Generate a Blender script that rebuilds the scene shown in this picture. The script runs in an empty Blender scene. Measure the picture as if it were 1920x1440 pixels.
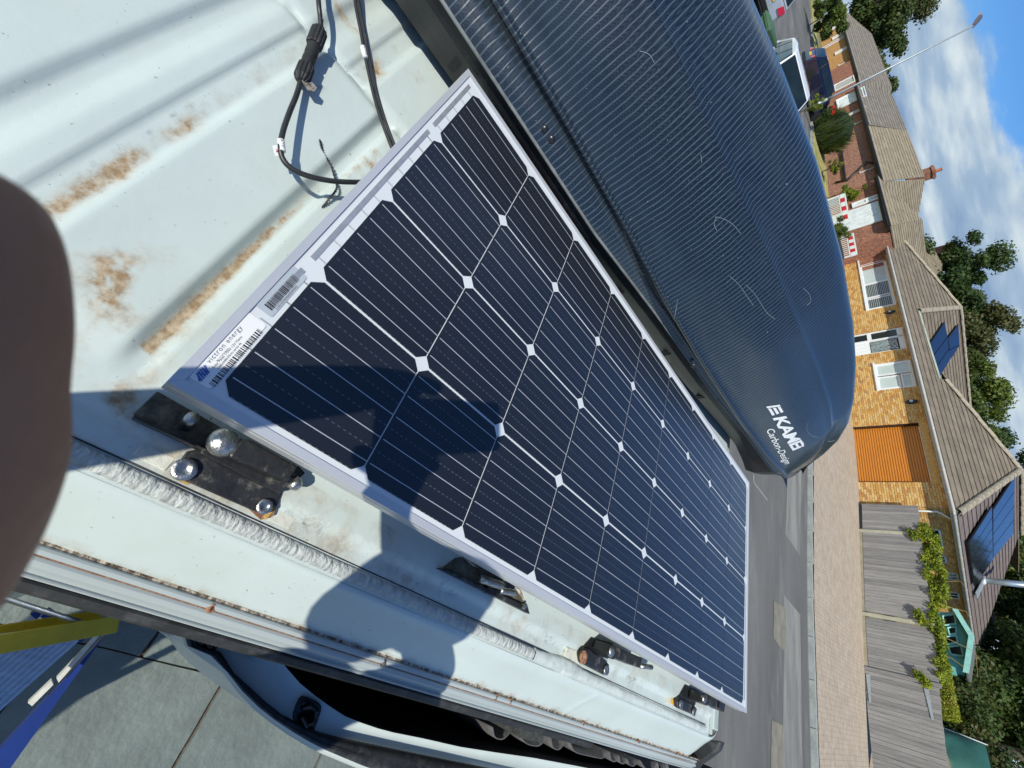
import bpy, bmesh, math, random
import numpy as np
from mathutils import Matrix, Vector, noise as mnoise

# ------------------------------------------------------------------ camera, sky, sun, exposure
SC = bpy.context.scene
COL = SC.collection
WG = np.array([[-0.32132543, 0.61262731, 0.72210647], [0.78867527, 0.59520553, -0.1540185], [-0.5241577, 0.52001745, -0.67441868]])
CAMG = np.array([0.746338, -0.033643, 2.546499])
WV = np.array([[-0.31371135, 0.61583441, 0.7227262], [0.786977, 0.5945143, -0.16498467], [-0.53127431, 0.51701134, -0.6711534]])
CAMV = np.array([0.751012, -0.031656, 2.538739])
VR = np.array([[0.99994425, 0.0, -0.01055941], [-4.699e-05, 0.9999901, -0.00444946], [0.01055931, 0.00444971, 0.99993435]])
VT = np.array([0.022175, 0.009344, 0.000138])
FPX = 779.8792
CAM_RIGHT = WG.T @ np.array([1., 0, 0]); CAM_DOWN = WG.T @ np.array([0, 1., 0]); CAM_FWD = WG.T @ np.array([0, 0, 1.])
cam_data = bpy.data.cameras.new('camera')
cam = bpy.data.objects.new('camera', cam_data); COL.objects.link(cam)
cm = Matrix.Identity(4)
for i in range(3):
    cm[i][0] = CAM_RIGHT[i]; cm[i][1] = -CAM_DOWN[i]; cm[i][2] = -CAM_FWD[i]; cm[i][3] = CAMG[i]
cam.matrix_world = cm
cam_data.sensor_width = 36.0; cam_data.sensor_fit = 'HORIZONTAL'; cam_data.lens = FPX / 1920 * 36.0
cam_data.clip_start = 0.004; cam_data.clip_end = 3000
cam_data.dof.use_dof = True; cam_data.dof.focus_distance = 1.6
cam_data.dof.aperture_fstop = 24.0
SC.camera = cam

SUN_AZ, SUN_EL = math.radians(142.0), math.radians(46.5)     # azimuth clockwise from +Y, where the sun stands
sun_dir = Vector((math.sin(SUN_AZ) * math.cos(SUN_EL), math.cos(SUN_AZ) * math.cos(SUN_EL), math.sin(SUN_EL)))
sd = bpy.data.lights.new('sun', 'SUN'); sd.energy = 4.6; sd.angle = math.radians(0.55); sd.color = (1.0, 0.955, 0.83)
so = bpy.data.objects.new('sun', sd); COL.objects.link(so)
so.rotation_euler = sun_dir.to_track_quat('Z', 'Y').to_euler(); so.location = (20, -30, 40)

world = bpy.data.worlds.new('World'); SC.world = world; world.use_nodes = True
def build_world():
    nt = world.node_tree; N = nt.nodes; Lk = nt.links; N.clear()
    out = N.new('ShaderNodeOutputWorld'); bg = N.new('ShaderNodeBackground'); bg.inputs['Strength'].default_value = 0.12
    sky = N.new('ShaderNodeTexSky'); sky.sky_type = 'NISHITA'; sky.sun_disc = False
    sky.sun_elevation = SUN_EL; sky.sun_rotation = SUN_AZ; sky.air_density = 1.0; sky.dust_density = 0.35; sky.ozone_density = 2.5
    geo = N.new('ShaderNodeTexCoord')
    # cumulus: flat cloud layer seen in perspective (direction divided by height)
    sep = N.new('ShaderNodeSeparateXYZ'); Lk.new(geo.outputs['Generated'], sep.inputs[0])
    def M(op, a, b=None, c=None):
        n = N.new('ShaderNodeMath'); n.operation = op
        for i, v in enumerate((a, b, c)):
            if v is None: continue
            if isinstance(v, (int, float)): n.inputs[i].default_value = v
            else: Lk.new(v, n.inputs[i])
        return n.outputs[0]
    z = M('ADD', M('MAXIMUM', sep.outputs[2], 0.0), 0.14)
    cx = M('DIVIDE', sep.outputs[0], z); cy = M('DIVIDE', sep.outputs[1], z)
    comb = N.new('ShaderNodeCombineXYZ'); Lk.new(cx, comb.inputs[0]); Lk.new(cy, comb.inputs[1]); comb.inputs[2].default_value = CLOUD_SEED
    def nz(scale, detail, rough, vec, lac=2.0):
        n = N.new('ShaderNodeTexNoise'); n.inputs['Scale'].default_value = scale; n.inputs['Detail'].default_value = detail
        n.inputs['Roughness'].default_value = rough; n.inputs['Lacunarity'].default_value = lac; Lk.new(vec, n.inputs['Vector']); return n.outputs['Fac']
    big = nz(CLOUD_SCALE, 7, 0.56, comb.outputs[0])
    mr = N.new('ShaderNodeMapRange'); mr.interpolation_type = 'SMOOTHSTEP'
    Lk.new(big, mr.inputs['Value']); mr.inputs['From Max'].default_value = CLOUD_HI
    mr.inputs['From Min'].default_value = CLOUD_LO
    thin = N.new('ShaderNodeMapRange'); thin.interpolation_type = 'SMOOTHSTEP'; Lk.new(sep.outputs[2], thin.inputs['Value'])      # fewer clouds overhead than towards the horizon
    thin.inputs['From Min'].default_value = 0.17; thin.inputs['From Max'].default_value = 0.36; thin.inputs['To Max'].default_value = 0.14
    Lk.new(M('SUBTRACT', big, thin.outputs[0]), mr.inputs['Value'])
    # shade inside the cloud: compare density with density a bit nearer the sun
    off = N.new('ShaderNodeVectorMath'); off.operation = 'ADD'; Lk.new(comb.outputs[0], off.inputs[0])
    off.inputs[1].default_value = (math.sin(SUN_AZ) * 0.22, math.cos(SUN_AZ) * 0.22, 0.0)
    big2 = nz(CLOUD_SCALE, 4, 0.5, off.outputs[0])
    lit = M('ADD', M('MULTIPLY', M('SUBTRACT', big, big2), 2.6), 0.5)
    fine = nz(CLOUD_SCALE * 1.9, 4, 0.5, comb.outputs[0])
    lit2 = M('ADD', lit, M('MULTIPLY', M('SUBTRACT', fine, 0.5), 1.7))
    ramp = N.new('ShaderNodeValToRGB'); Lk.new(lit2, ramp.inputs[0])
    e = ramp.color_ramp.elements
    e[0].position = 0.15; e[0].color = (1.9, 2.9, 4.6, 1); e[1].position = 0.85; e[1].color = (6.1, 6.9, 7.2, 1)
    m2 = ramp.color_ramp.elements.new(0.5); m2.color = (3.1, 4.2, 5.5, 1)
    tint = N.new('ShaderNodeMixRGB'); tint.blend_type = 'MULTIPLY'; tint.inputs[0].default_value = 1.0
    Lk.new(sky.outputs[0], tint.inputs[1]); tint.inputs[2].default_value = (0.40, 0.70, 1.05, 1)
    mix = N.new('ShaderNodeMixRGB'); Lk.new(mr.outputs[0], mix.inputs[0]); Lk.new(tint.outputs[0], mix.inputs[1]); Lk.new(ramp.outputs[0], mix.inputs[2])
    Lk.new(mix.outputs[0], bg.inputs[0]); Lk.new(bg.outputs[0], out.inputs[0])
CLOUD_SEED, CLOUD_SCALE, CLOUD_LO, CLOUD_HI = 8.1, 0.6, 0.405, 0.485
build_world()
SC.view_settings.view_transform = 'Standard'; SC.view_settings.look = 'None'
SC.view_settings.exposure = 0.0; SC.view_settings.gamma = 1.0; SC.view_settings.use_curve_mapping = False
SC.cycles.max_bounces = 6

# ------------------------------------------------------------------ measuring helpers (pixel -> point in the place)
def rv(px, py): return WV.T @ np.array([(px - 960) / FPX, (py - 720) / FPX, 1.0])
def rg(px, py): return WG.T @ np.array([(px - 960) / FPX, (py - 720) / FPX, 1.0])
def vz(px, py, z): r = rv(px, py); return CAMV + r * (z - CAMV[2]) / r[2]
def vx(px, py, X): r = rv(px, py); return CAMV + r * (X - CAMV[0]) / r[0]
def gz(px, py, z): r = rg(px, py); return CAMG + r * (z - CAMG[2]) / r[2]
def gn(px, py, P0, n): r = rg(px, py); n = np.array(n, float); return CAMG + r * ((np.array(P0) - CAMG) @ n) / (r @ n)
def gy(px, py, Y): return gn(px, py, (0, Y, 0), (0, 1, 0))
def far(px, py, D): r = rg(px, py); return CAMG + r * D / math.hypot(r[0], r[1])
VANM = Matrix(((*VR[0], VT[0]), (*VR[1], VT[1]), (*VR[2], VT[2]), (0, 0, 0, 1)))

# ------------------------------------------------------------------ builders
ORG = {}
def tag(o, label=None, cat=None, group=None, kind=None):
    if label: o['label'] = label
    if cat: o['category'] = cat
    if group: o['group'] = group
    if kind: o['kind'] = kind
    return o
def thing(name, label, cat, base=(0, 0, 0), frame='world', group=None):
    o = bpy.data.objects.new(name, None); COL.objects.link(o); o.empty_display_size = 0.05
    base = Vector([float(v) for v in base]); T = Matrix.Translation(base)
    o.matrix_world = (VANM @ T) if frame == 'van' else T
    ORG[o] = base
    return tag(o, label, cat, group)
class MB:
    def __init__(s): s.v = []; s.f = []; s.m = []; s.cur = 0
    def add(s, vs, fs):
        b = len(s.v); s.v += [tuple(float(c) for c in p) for p in vs]; s.f += [tuple(b + i for i in f) for f in fs]; s.m += [s.cur] * len(fs); return s
    def box(s, c, d, M=None):
        x, y, z = d[0] / 2, d[1] / 2, d[2] / 2
        vs = [Vector((i * x, j * y, k * z)) for i in (-1, 1) for j in (-1, 1) for k in (-1, 1)]
        if M is not None: vs = [M @ v for v in vs]
        vs = [v + Vector([float(q) for q in c]) for v in vs]
        return s.add(vs, [(0, 1, 3, 2), (4, 6, 7, 5), (0, 4, 5, 1), (2, 3, 7, 6), (0, 2, 6, 4), (1, 5, 7, 3)])
    def hexa(s, lo, hi):          # two quads, same winding
        n = len(lo); vs = list(lo) + list(hi)
        fs = [tuple(range(n))[::-1], tuple(range(n, 2 * n))] + [(i, (i + 1) % n, n + (i + 1) % n, n + i) for i in range(n)]
        return s.add(vs, fs)
    def prism(s, poly, z0, z1):
        a = sum(poly[i][0] * poly[(i + 1) % len(poly)][1] - poly[(i + 1) % len(poly)][0] * poly[i][1] for i in range(len(poly)))
        if a < 0: poly = poly[::-1]
        return s.hexa([(p[0], p[1], z0) for p in poly], [(p[0], p[1], z1) for p in poly])
    def tube(s, pts, r, n=8, cap=True):
        pts = [Vector([float(c) for c in p]) for p in pts]; rs = r if isinstance(r, (list, tuple)) else [r] * len(pts)
        rings = []; prev = None
        for i, p in enumerate(pts):
            d = (pts[min(i + 1, len(pts) - 1)] - pts[max(i - 1, 0)]).normalized()
            if prev is None:
                up = Vector((0, 0, 1)) if abs(d.z) < 0.95 else Vector((1, 0, 0)); a = d.cross(up).normalized()
            else: a = (prev - d * prev.dot(d)).normalized()
            prev = a; b = d.cross(a)
            rings.append([p + (a * math.cos(2 * math.pi * k / n) + b * math.sin(2 * math.pi * k / n)) * rs[i] for k in range(n)])
        vs = [v for rg_ in rings for v in rg_]; fs = []
        for i in range(len(pts) - 1):
            for k in range(n): fs.append((i * n + k, i * n + (k + 1) % n, (i + 1) * n + (k + 1) % n, (i + 1) * n + k))
        if cap: fs += [tuple(range(n))[::-1], tuple(range((len(pts) - 1) * n, len(pts) * n))]
        return s.add(vs, fs)
    def lathe(s, c, axis, prof, n=16):    # prof: (radius, height along axis)
        ax = Vector(axis).normalized(); a = ax.cross(Vector((0, 0, 1)) if abs(ax.z) < .9 else Vector((1, 0, 0))).normalized(); b = ax.cross(a); c = Vector([float(q) for q in c])
        vs = []; fs = []
        for r, h in prof:
            vs += [c + ax * h + (a * math.cos(2 * math.pi * k / n) + b * math.sin(2 * math.pi * k / n)) * max(r, 1e-5) for k in range(n)]
        for i in range(len(prof) - 1):
            for k in range(n): fs.append((i * n + k, i * n + (k + 1) % n, (i + 1) * n + (k + 1) % n, (i + 1) * n + k))
        fs += [tuple(range(n))[::-1], tuple(range((len(prof) - 1) * n, len(prof) * n))]
        return s.add(vs, fs)
    def loft(s, rings, closed=True, caps=True):
        n = len(rings[0]); vs = [p for r in rings for p in r]; fs = []
        for i in range(len(rings) - 1):
            for k in range(n if closed else n - 1): fs.append((i * n + k, i * n + (k + 1) % n, (i + 1) * n + (k + 1) % n, (i + 1) * n + k))
        if caps and closed: fs += [tuple(range(n))[::-1], tuple(range((len(rings) - 1) * n, len(rings) * n))]
        return s.add(vs, fs)
    def mesh(s, name, off=None, smooth=False):
        me = bpy.data.meshes.new(name)
        vs = s.v if off is None else [(p[0] - off[0], p[1] - off[1], p[2] - off[2]) for p in s.v]
        me.from_pydata(vs, [], s.f)
        if any(s.m): me.polygons.foreach_set('material_index', s.m)
        if smooth: me.polygons.foreach_set('use_smooth', [True] * len(me.polygons))
        me.update(); return me
    def build(s, name, mat, parent=None, smooth=False, frame='world', recalc=True, bevel=0, label=None, cat=None, group=None, kind=None):
        base = ORG[parent] if parent is not None else Vector((0, 0, 0))
        if parent is None:
            xs = np.array(s.v); base = Vector((xs[:, 0].mean(), xs[:, 1].mean(), xs[:, 2].min()))
        me = s.mesh(name, base, smooth)
        if recalc:
            bm = bmesh.new(); bm.from_mesh(me); bmesh.ops.recalc_face_normals(bm, faces=bm.faces); bm.to_mesh(me); bm.free()
        for mt in (mat if isinstance(mat, (list, tuple)) else [mat]): me.materials.append(mt)
        o = bpy.data.objects.new(name, me); COL.objects.link(o)
        if parent is not None: o.parent = parent; ORG[o] = base
        else:
            T = Matrix.Translation(base); o.matrix_world = (VANM @ T) if frame == 'van' else T; ORG[o] = base
        if bevel:
            md = o.modifiers.new('bevel', 'BEVEL'); md.width = bevel; md.segments = 2; md.limit_method = 'ANGLE'; md.angle_limit = math.radians(40)
        return tag(o, label, cat, group, kind)
def inst(name, me, parent, mtx):       # another object on the same mesh, under the same thing
    o = bpy.data.objects.new(name, me); COL.objects.link(o); o.parent = parent; o.matrix_local = mtx; ORG[o] = ORG[parent]; return o
def copy_tree(o, parent=None):
    kids = list(o.children); c = o.copy(); COL.objects.link(c); ORG[c] = ORG.get(o, Vector((0, 0, 0)))
    if parent is not None: c.parent = parent
    for k in kids: copy_tree(k, c)
    return c

# ------------------------------------------------------------------ materials
MATS = {}
def mat(name, col, rough=0.5, metal=0.0, var=0.12, scale=6.0, bump=0.0, bscale=None, spec=0.5, coat=0.0, coat_r=0.1, detail=5, col2=None, lo=0.35, hi=0.65, stretch=None, trans=0.0, dirt=None, alpha=None, sheen=0.0):
    if name in MATS: return MATS[name]
    m = bpy.data.materials.new(name); m.use_nodes = True; nt = m.node_tree; N = nt.nodes; Lk = nt.links
    p = N['Principled BSDF']; p.inputs['Roughness'].default_value = rough; p.inputs['Metallic'].default_value = metal
    p.inputs['Specular IOR Level'].default_value = spec; p.inputs['Coat Weight'].default_value = coat; p.inputs['Coat Roughness'].default_value = coat_r
    if trans: p.inputs['Transmission Weight'].default_value = trans
    tc = N.new('ShaderNodeTexCoord'); vec = tc.outputs['Object']
    if stretch:
        mp = N.new('ShaderNodeMapping'); mp.inputs['Scale'].default_value = stretch; Lk.new(vec, mp.inputs[0]); vec = mp.outputs[0]
    nz = N.new('ShaderNodeTexNoise'); nz.inputs['Scale'].default_value = scale; nz.inputs['Detail'].default_value = detail; nz.inputs['Roughness'].default_value = 0.6; Lk.new(vec, nz.inputs['Vector'])
    rp = N.new('ShaderNodeValToRGB'); Lk.new(nz.outputs['Fac'], rp.inputs[0])
    c2 = col2 if col2 else tuple(min(1, c * (1 + var)) for c in col); c1 = col if col2 else tuple(c * (1 - var) for c in col)
    rp.color_ramp.elements[0].position = lo; rp.color_ramp.elements[1].position = hi
    rp.color_ramp.elements[0].color = (*c1, 1); rp.color_ramp.elements[1].color = (*c2, 1)
    colout = rp.outputs[0]
    if dirt:                                   # (colour, scale, lo, hi): blotches of another colour
        dn = N.new('ShaderNodeTexNoise'); dn.inputs['Scale'].default_value = dirt[1]; dn.inputs['Detail'].default_value = 8; dn.inputs['Roughness'].default_value = 0.7; Lk.new(vec, dn.inputs['Vector'])
        dr = N.new('ShaderNodeMapRange'); Lk.new(dn.outputs['Fac'], dr.inputs[0]); dr.inputs[1].default_value = dirt[2]; dr.inputs[2].default_value = dirt[3]
        mx = N.new('ShaderNodeMixRGB'); Lk.new(dr.outputs[0], mx.inputs[0]); Lk.new(colout, mx.inputs[1]); mx.inputs[2].default_value = (*dirt[0], 1); colout = mx.outputs[0]
    Lk.new(colout, p.inputs['Base Color'])
    if bump:
        bn = N.new('ShaderNodeTexNoise'); bn.inputs['Scale'].default_value = bscale or scale * 4; bn.inputs['Detail'].default_value = 6; Lk.new(vec, bn.inputs['Vector'])
        bp = N.new('ShaderNodeBump'); bp.inputs['Strength'].default_value = bump; bp.inputs['Distance'].default_value = 0.02; Lk.new(bn.outputs['Fac'], bp.inputs['Height']); Lk.new(bp.outputs[0], p.inputs['Normal'])
    MATS[name] = m; return m
def nodes_of(m): return m.node_tree.nodes, m.node_tree.links, m.node_tree.nodes['Principled BSDF']
# ------------------------------------------------------------------ THE VAN (roof seen from above)
def sst(a, b, x):
    t = np.clip((np.asarray(x, float) - a) / (b - a), 0, 1); return t * t * (3 - 2 * t)
def fbm(x, y, s, seed=0.0, o=4): return mnoise.fractal(Vector((x * s, y * s, seed)), 1.0, 2.0, o)
PAINT = (0.525, 0.60, 0.585)
def paint_mat(name, base, rough=0.28, wavy=0.0):
    m = mat(name, base, rough=rough, var=0.05, scale=5, bump=0.03, bscale=30, coat=0.35, coat_r=0.12, dirt=((0.56, 0.55, 0.48), 9, 0.60, 0.85))
    return m
def dirty_paint(name, base, rough=0.33):
    """painted metal with two dirt attributes on the mesh: dirt (ochre) and grime (grey-black specks)"""
    m = bpy.data.materials.new(name); m.use_nodes = True; N, L, p = nodes_of(m)
    p.inputs['Roughness'].default_value = rough; p.inputs['Coat Weight'].default_value = 0.25; p.inputs['Coat Roughness'].default_value = 0.15
    tc = N.new('ShaderNodeTexCoord')
    def noise(sc, de, ro=0.6, st=None):
        n = N.new('ShaderNodeTexNoise'); n.inputs['Scale'].default_value = sc; n.inputs['Detail'].default_value = de; n.inputs['Roughness'].default_value = ro
        if st:
            mp = N.new('ShaderNodeMapping'); mp.inputs['Scale'].default_value = st; L.new(tc.outputs['Object'], mp.inputs[0]); L.new(mp.outputs[0], n.inputs['Vector'])
        else: L.new(tc.outputs['Object'], n.inputs['Vector'])
        return n.outputs['Fac']
    def mr(v, a, b, c=0.0, d=1.0):
        n = N.new('ShaderNodeMapRange'); L.new(v, n.inputs[0]); n.inputs[1].default_value = a; n.inputs[2].default_value = b; n.inputs[3].default_value = c; n.inputs[4].default_value = d; return n.outputs[0]
    def mul(a, b):
        n = N.new('ShaderNodeMath'); n.operation = 'MULTIPLY'; n.use_clamp = True; L.new(a, n.inputs[0])
        if isinstance(b, float): n.inputs[1].default_value = b
        else: L.new(b, n.inputs[1])
        return n.outputs[0]
    def mix(f, a, b):
        n = N.new('ShaderNodeMixRGB'); L.new(f, n.inputs[0])
        for i, c in ((1, a), (2, b)):
            if isinstance(c, tuple): n.inputs[i].default_value = (*c, 1)
            else: L.new(c, n.inputs[i])
        return n.outputs[0]
    ad = N.new('ShaderNodeAttribute'); ad.attribute_name = 'dirt'; ag = N.new('ShaderNodeAttribute'); ag.attribute_name = 'grime'
    c = mix(mr(noise(4, 5), 0.35, 0.65), tuple(v * 0.95 for v in base), tuple(min(1, v * 1.04) for v in base))
    c = mix(mul(mr(noise(2.6, 8, 0.7), 0.5, 0.75), 0.5), c, (base[0] * 0.86, base[1] * 0.84, base[2] * 0.76))   # old water marks
    specks = mul(mr(noise(150, 2, 0.7), 0.68, 0.74), mr(noise(14, 4), 0.42, 0.60)); c = mix(mul(specks, 0.75), c, (0.10, 0.10, 0.09))
    dn = mul(ad.outputs['Fac'], mr(noise(70, 6, 0.75), 0.30, 0.62, 0.25, 1.25)); c = mix(mr(dn, 0.06, 0.75), c, mix(mr(noise(120, 4), 0.4, 0.65), (0.27, 0.185, 0.10), (0.46, 0.38, 0.27)))
    gn_ = mul(ag.outputs['Fac'], mr(noise(110, 5, 0.75), 0.44, 0.58)); c = mix(gn_, c, (0.06, 0.055, 0.045))
    L.new(c, p.inputs['Base Color'])
    rr = mr(ad.outputs['Fac'], 0.0, 0.6, rough, 0.8); L.new(rr, p.inputs['Roughness'])
    b = N.new('ShaderNodeBump'); b.inputs['Strength'].default_value = 0.12; b.inputs['Distance'].default_value = 0.004; L.new(noise(40, 5), b.inputs['Height']); L.new(b.outputs[0], p.inputs['Normal'])
    MATS[name] = m; return m
M_ROOF = dirty_paint('weathered_white_paint', PAINT)
M_WHITE = paint_mat('white_paint', PAINT)
M_BLACK = mat('black_steel', (0.018, 0.019, 0.021), rough=0.42, var=0.3, scale=30, bump=0.1, bscale=120, dirt=((0.20, 0.19, 0.165), 45, 0.56, 0.74), spec=0.5)
M_RUBBER = mat('black_rubber', (0.018, 0.019, 0.02), rough=0.6, var=0.3, scale=20, bump=0.1, dirt=((0.10, 0.10, 0.10), 25, 0.5, 0.8))
M_STEEL = mat('zinc_steel', (0.50, 0.50, 0.48), rough=0.36, metal=1.0, var=0.3, scale=120, bump=0.15, bscale=300, dirt=((.20, .13, .08), 90, .58, .72))
M_RUST = mat('rusty_steel', (0.22, 0.075, 0.03), rough=0.85, var=0.5, scale=140, bump=0.4, bscale=300, col2=(0.42, 0.24, 0.14))
M_RAIL = mat('rail_paint', (0.40, 0.45, 0.455), rough=0.30, var=0.06, scale=6, coat=0.3, dirt=((0.40, 0.40, 0.37), 22, 0.56, 0.8), stretch=(1, 0.25, 1))
M_SEAL = mat('ribbed_sealant', (0.36, 0.39, 0.38), rough=0.5, var=0.25, scale=130, bump=0.5, bscale=190, stretch=(0.45, 1.0, 1.0), col2=(0.54, 0.58, 0.56), dirt=((0.17, 0.17, 0.15), 26, 0.60, 0.8))
M_DARK = mat('dark_interior', (0.006, 0.006, 0.007), rough=0.85, var=0.3, scale=10, spec=0.15)

van = thing('white_van', 'white van with weathered roof carrying the solar panel, gutter rail and open side door', 'van', (0, 0, 0), 'van')
def set_attr(o, name, vals):
    a = o.data.attributes.new(name, 'FLOAT', 'POINT'); a.data.foreach_set('value', np.asarray(vals, dtype=np.float32))

def zroof(X, Y):
    X = np.asarray(X, float); Y = np.asarray(Y, float)
    wav = 0.0012 * np.sin(X * 9 + 1) * np.sin(Y * 7)
    Yo = Y - 0.068 * (1 - sst(0.098, 0.112, X))               # the pressing left of the seam is offset
    fade = 1 - sst(0.60, 0.655, X)
    z = np.zeros_like(X)
    z += -0.007 * sst(-0.286, -0.270, Yo) + 0.007 * sst(-0.262, -0.236, Yo)
    z += -0.0045 * sst(-0.2185, -0.2135, Yo)
    z += 0.011 * sst(-0.186, -0.172, Yo)
    z += -0.012 * sst(-0.080, -0.064, Yo) + 0.010 * sst(-0.0535, -0.047, Yo)
    z *= fade * (1 - sst(-0.02, 0.02, Y) * 0)
    z += -0.006 * np.exp(-((X - 0.105) / 0.010) ** 2) * (Y < 0.0)
    z += -0.009 * sst(0.682, 0.697, X)                        # step to the side channel
    z += 0.004 * sst(-0.172, -0.155, X) * 0
    return 2.0 + z + wav
xs = np.concatenate([np.linspace(-0.96, -0.22, 12), np.arange(-0.20, 0.02, 0.009), np.arange(0.02, 0.60, 0.005), np.arange(0.60, 0.7361, 0.004)])
ys = np.concatenate([np.linspace(-2.4, -0.46, 9), np.arange(-0.44, 0.02, 0.0038), np.arange(0.02, 1.5, 0.008), [1.5]])
GX, GY = np.meshgrid(xs, ys, indexing='ij'); GZ = zroof(GX, GY)
nx, ny = GX.shape
idx = np.arange(nx * ny).reshape(nx, ny)
roof = MB()
fs = np.stack([idx[:-1, :-1], idx[1:, :-1], idx[1:, 1:], idx[:-1, 1:]], -1).reshape(-1, 4)
roof.v = np.stack([GX, GY, GZ], -1).reshape(-1, 3).tolist(); roof.f = fs.tolist(); roof.m = [0] * len(fs)
o_roof = roof.build('roof', M_ROOF, van, smooth=True, recalc=False)
dirt = np.zeros(nx * ny); grime = np.zeros(nx * ny)
def ell(x, y, cx, cy, rx, ry): return math.exp(-(((x - cx) / rx) ** 2 + ((y - cy) / ry) ** 2))
for k, (x, y, z) in enumerate(roof.v):
    if x < -0.16 or y < -0.4: continue
    n = fbm(x, y, 22, 1.0); n2 = fbm(x, y, 60, 5.0)
    if y < 0.02:
        yo = y - (0.068 if x < 0.105 else 0)
        d = 0
        if x < 0.62:
            e = max(0, min(1, (x - 0.22) / 0.27))
            d += e ** 1.5 * 1.0 * math.exp(-((yo + 0.192 - 0.003 * n) / 0.0075) ** 2) * (0.75 + 0.7 * n)
            d += 0.22 * math.exp(-((yo + 0.195) / 0.012) ** 2) * (0.5 + 0.9 * n)
            e2 = max(0, min(1, (x - 0.30) / 0.16)) if x < 0.66 else 0
            d += e2 * 1.25 * math.exp(-((y + 0.0625 - 0.0015 * n) / 0.0048) ** 2)
        d += 0.35 * ell(x, y, 0.62, -0.052, 0.08, 0.018) * (0.5 + n * 1.2)
        d += 1.25 * ell(x, y, 0.572, -0.126, 0.019, 0.014) * max(0, 0.85 + 1.7 * n2) + 1.0 * ell(x, y, 0.598, -0.115, 0.012, 0.013) * max(0, 0.9 + 1.3 * n2)
        d += 0.42 * ell(x, y, 0.60, -0.108, 0.05, 0.042) * max(0, 0.35 + 1.8 * n)
        d += 0.9 * ell(x, y, 0.657, -0.052, 0.020, 0.012) * max(0, 0.6 + n) + 0.8 * ell(x, y, 0.672, -0.035, 0.012, 0.03) * max(0, .5 + n)
        d += 0.5 * ell(x, y, 0.04, -0.125, 0.012, 0.03) * max(0, .4 + 2 * n) + 0.5 * ell(x, y, -0.03, -0.075, 0.018, 0.02) * max(0, .4 + 2.2 * n) + 0.45 * ell(x, y, 0.02, -0.19, 0.008, 0.05) * max(0, .4 + 2 * n)
        d += 0.8 * ell(x, y, 0.205, -0.032, 0.03, 0.012) * max(0, .5 + 1.5 * n2) + 0.5 * ell(x, y, 0.26, -0.045, 0.08, 0.006) * max(0, .3 + 2 * n2)
        dirt[k] = max(0, d) + 0.10 * max(0, n) * (y > -0.3)
        grime[k] = 0.5 * ell(x, y, 0.19, -0.15, 0.02, 0.008) + 0.35 * math.exp(-((yo + 0.203) / 0.004) ** 2) * max(0, n2) * 2 * (x < .6) + 0.4 * ell(x, y, .11, -.03, .05, .03) * max(0, n2)
    if x > 0.655:
        g = 0.28 * max(0, 0.35 + n2) * max(0, .4 + n)
        for cy in (0.07, 0.17, 0.40, 0.68, 1.02, 1.38): g += 0.55 * ell(x, y, 0.694, cy, 0.010, 0.045) * max(0, .35 + 1.2 * n2)
        grime[k] = max(0, g)
        dirt[k] = max(dirt[k], 0.20 + 0.35 * n) * (0.9 if y < 0.35 else 0.45) if x < .716 else 0.1
        for cy, s_ in ((0.03, .4), (0.23, .12), (0.58, .3), (1.0, .25), (1.42, .25)): dirt[k] += s_ * ell(x, y, 0.682, cy, 0.02, 0.03) * max(0, .6 + 1.5 * n)
set_attr(o_roof, 'dirt', dirt); set_attr(o_roof, 'grime', grime)

# ribbed sealant bead beside the roof panel, then the smooth filler beyond Y .66
def extr(prof, y0, y1, step, wob=None):
    n = max(2, int((y1 - y0) / step) + 1); rings = []
    for i in range(n):
        y = y0 + (y1 - y0) * i / (n - 1); rings.append([(p[0] + (wob(y, j)[0] if wob else 0), y, p[1] + (wob(y, j)[1] if wob else 0)) for j, p in enumerate(prof)])
    return rings
def bead_w(y, j):
    if j in (0, 6): return (0, 0)
    a = math.sin(y * 900 + 2.5 * math.sin(y * 37) + j * 0.9) * 0.00028 + 0.0005 * fbm(y, j, 90, 2.0); return (a * .6, a + 0.0008 * fbm(y, 0, 12, 3))
bead = MB().loft(extr([(.7150, 1.990), (.7165, 1.9945), (.7195, 1.9965), (.7235, 1.9972), (.728, 1.9965), (.732, 1.994), (.7345, 1.986)], -0.5, 0.655, 0.0012, bead_w), closed=False, caps=False)
bead.build('sealant_bead', M_SEAL, van, smooth=True)
M_FILL = mat('filler_paint', (0.50, 0.555, 0.54), rough=0.4, var=0.12, scale=40, bump=0.25, bscale=60, dirt=((0.42, 0.40, 0.36), 40, 0.60, 0.78))
def fill_w(y, j): return (0.003 * math.exp(-((y - .76) / .06) ** 2) * (-1 if j < 3 else .6) * 2, 0.0012 * fbm(y, j * .3, 16, 8) + 0.003 * math.exp(-((y - .76) / .07) ** 2) * (j not in (0, 6)))
MB().loft(extr([(.7135, 1.9895), (.7165, 1.9935), (.7195, 1.9950), (.7235, 1.9955), (.728, 1.9945), (.732, 1.992), (.7345, 1.986)], 0.66, 1.47, 0.006, fill_w), closed=False, caps=False).build('sealant_bead', M_FILL, van, smooth=True)
gr = MB()
gr.loft(extr([(.7125, 1.9925), (.7140, 1.9925), (.7140, 1.990), (.7125, 1.990)], -0.5, 1.47, 0.02), caps=True)
gr.loft(extr([(.7340, 1.9885), (.7368, 1.9885), (.7368, 1.984), (.7340, 1.984)], -0.5, 1.49, 0.02), caps=True)
gr.build('seam_line', M_RUBBER, van)
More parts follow.
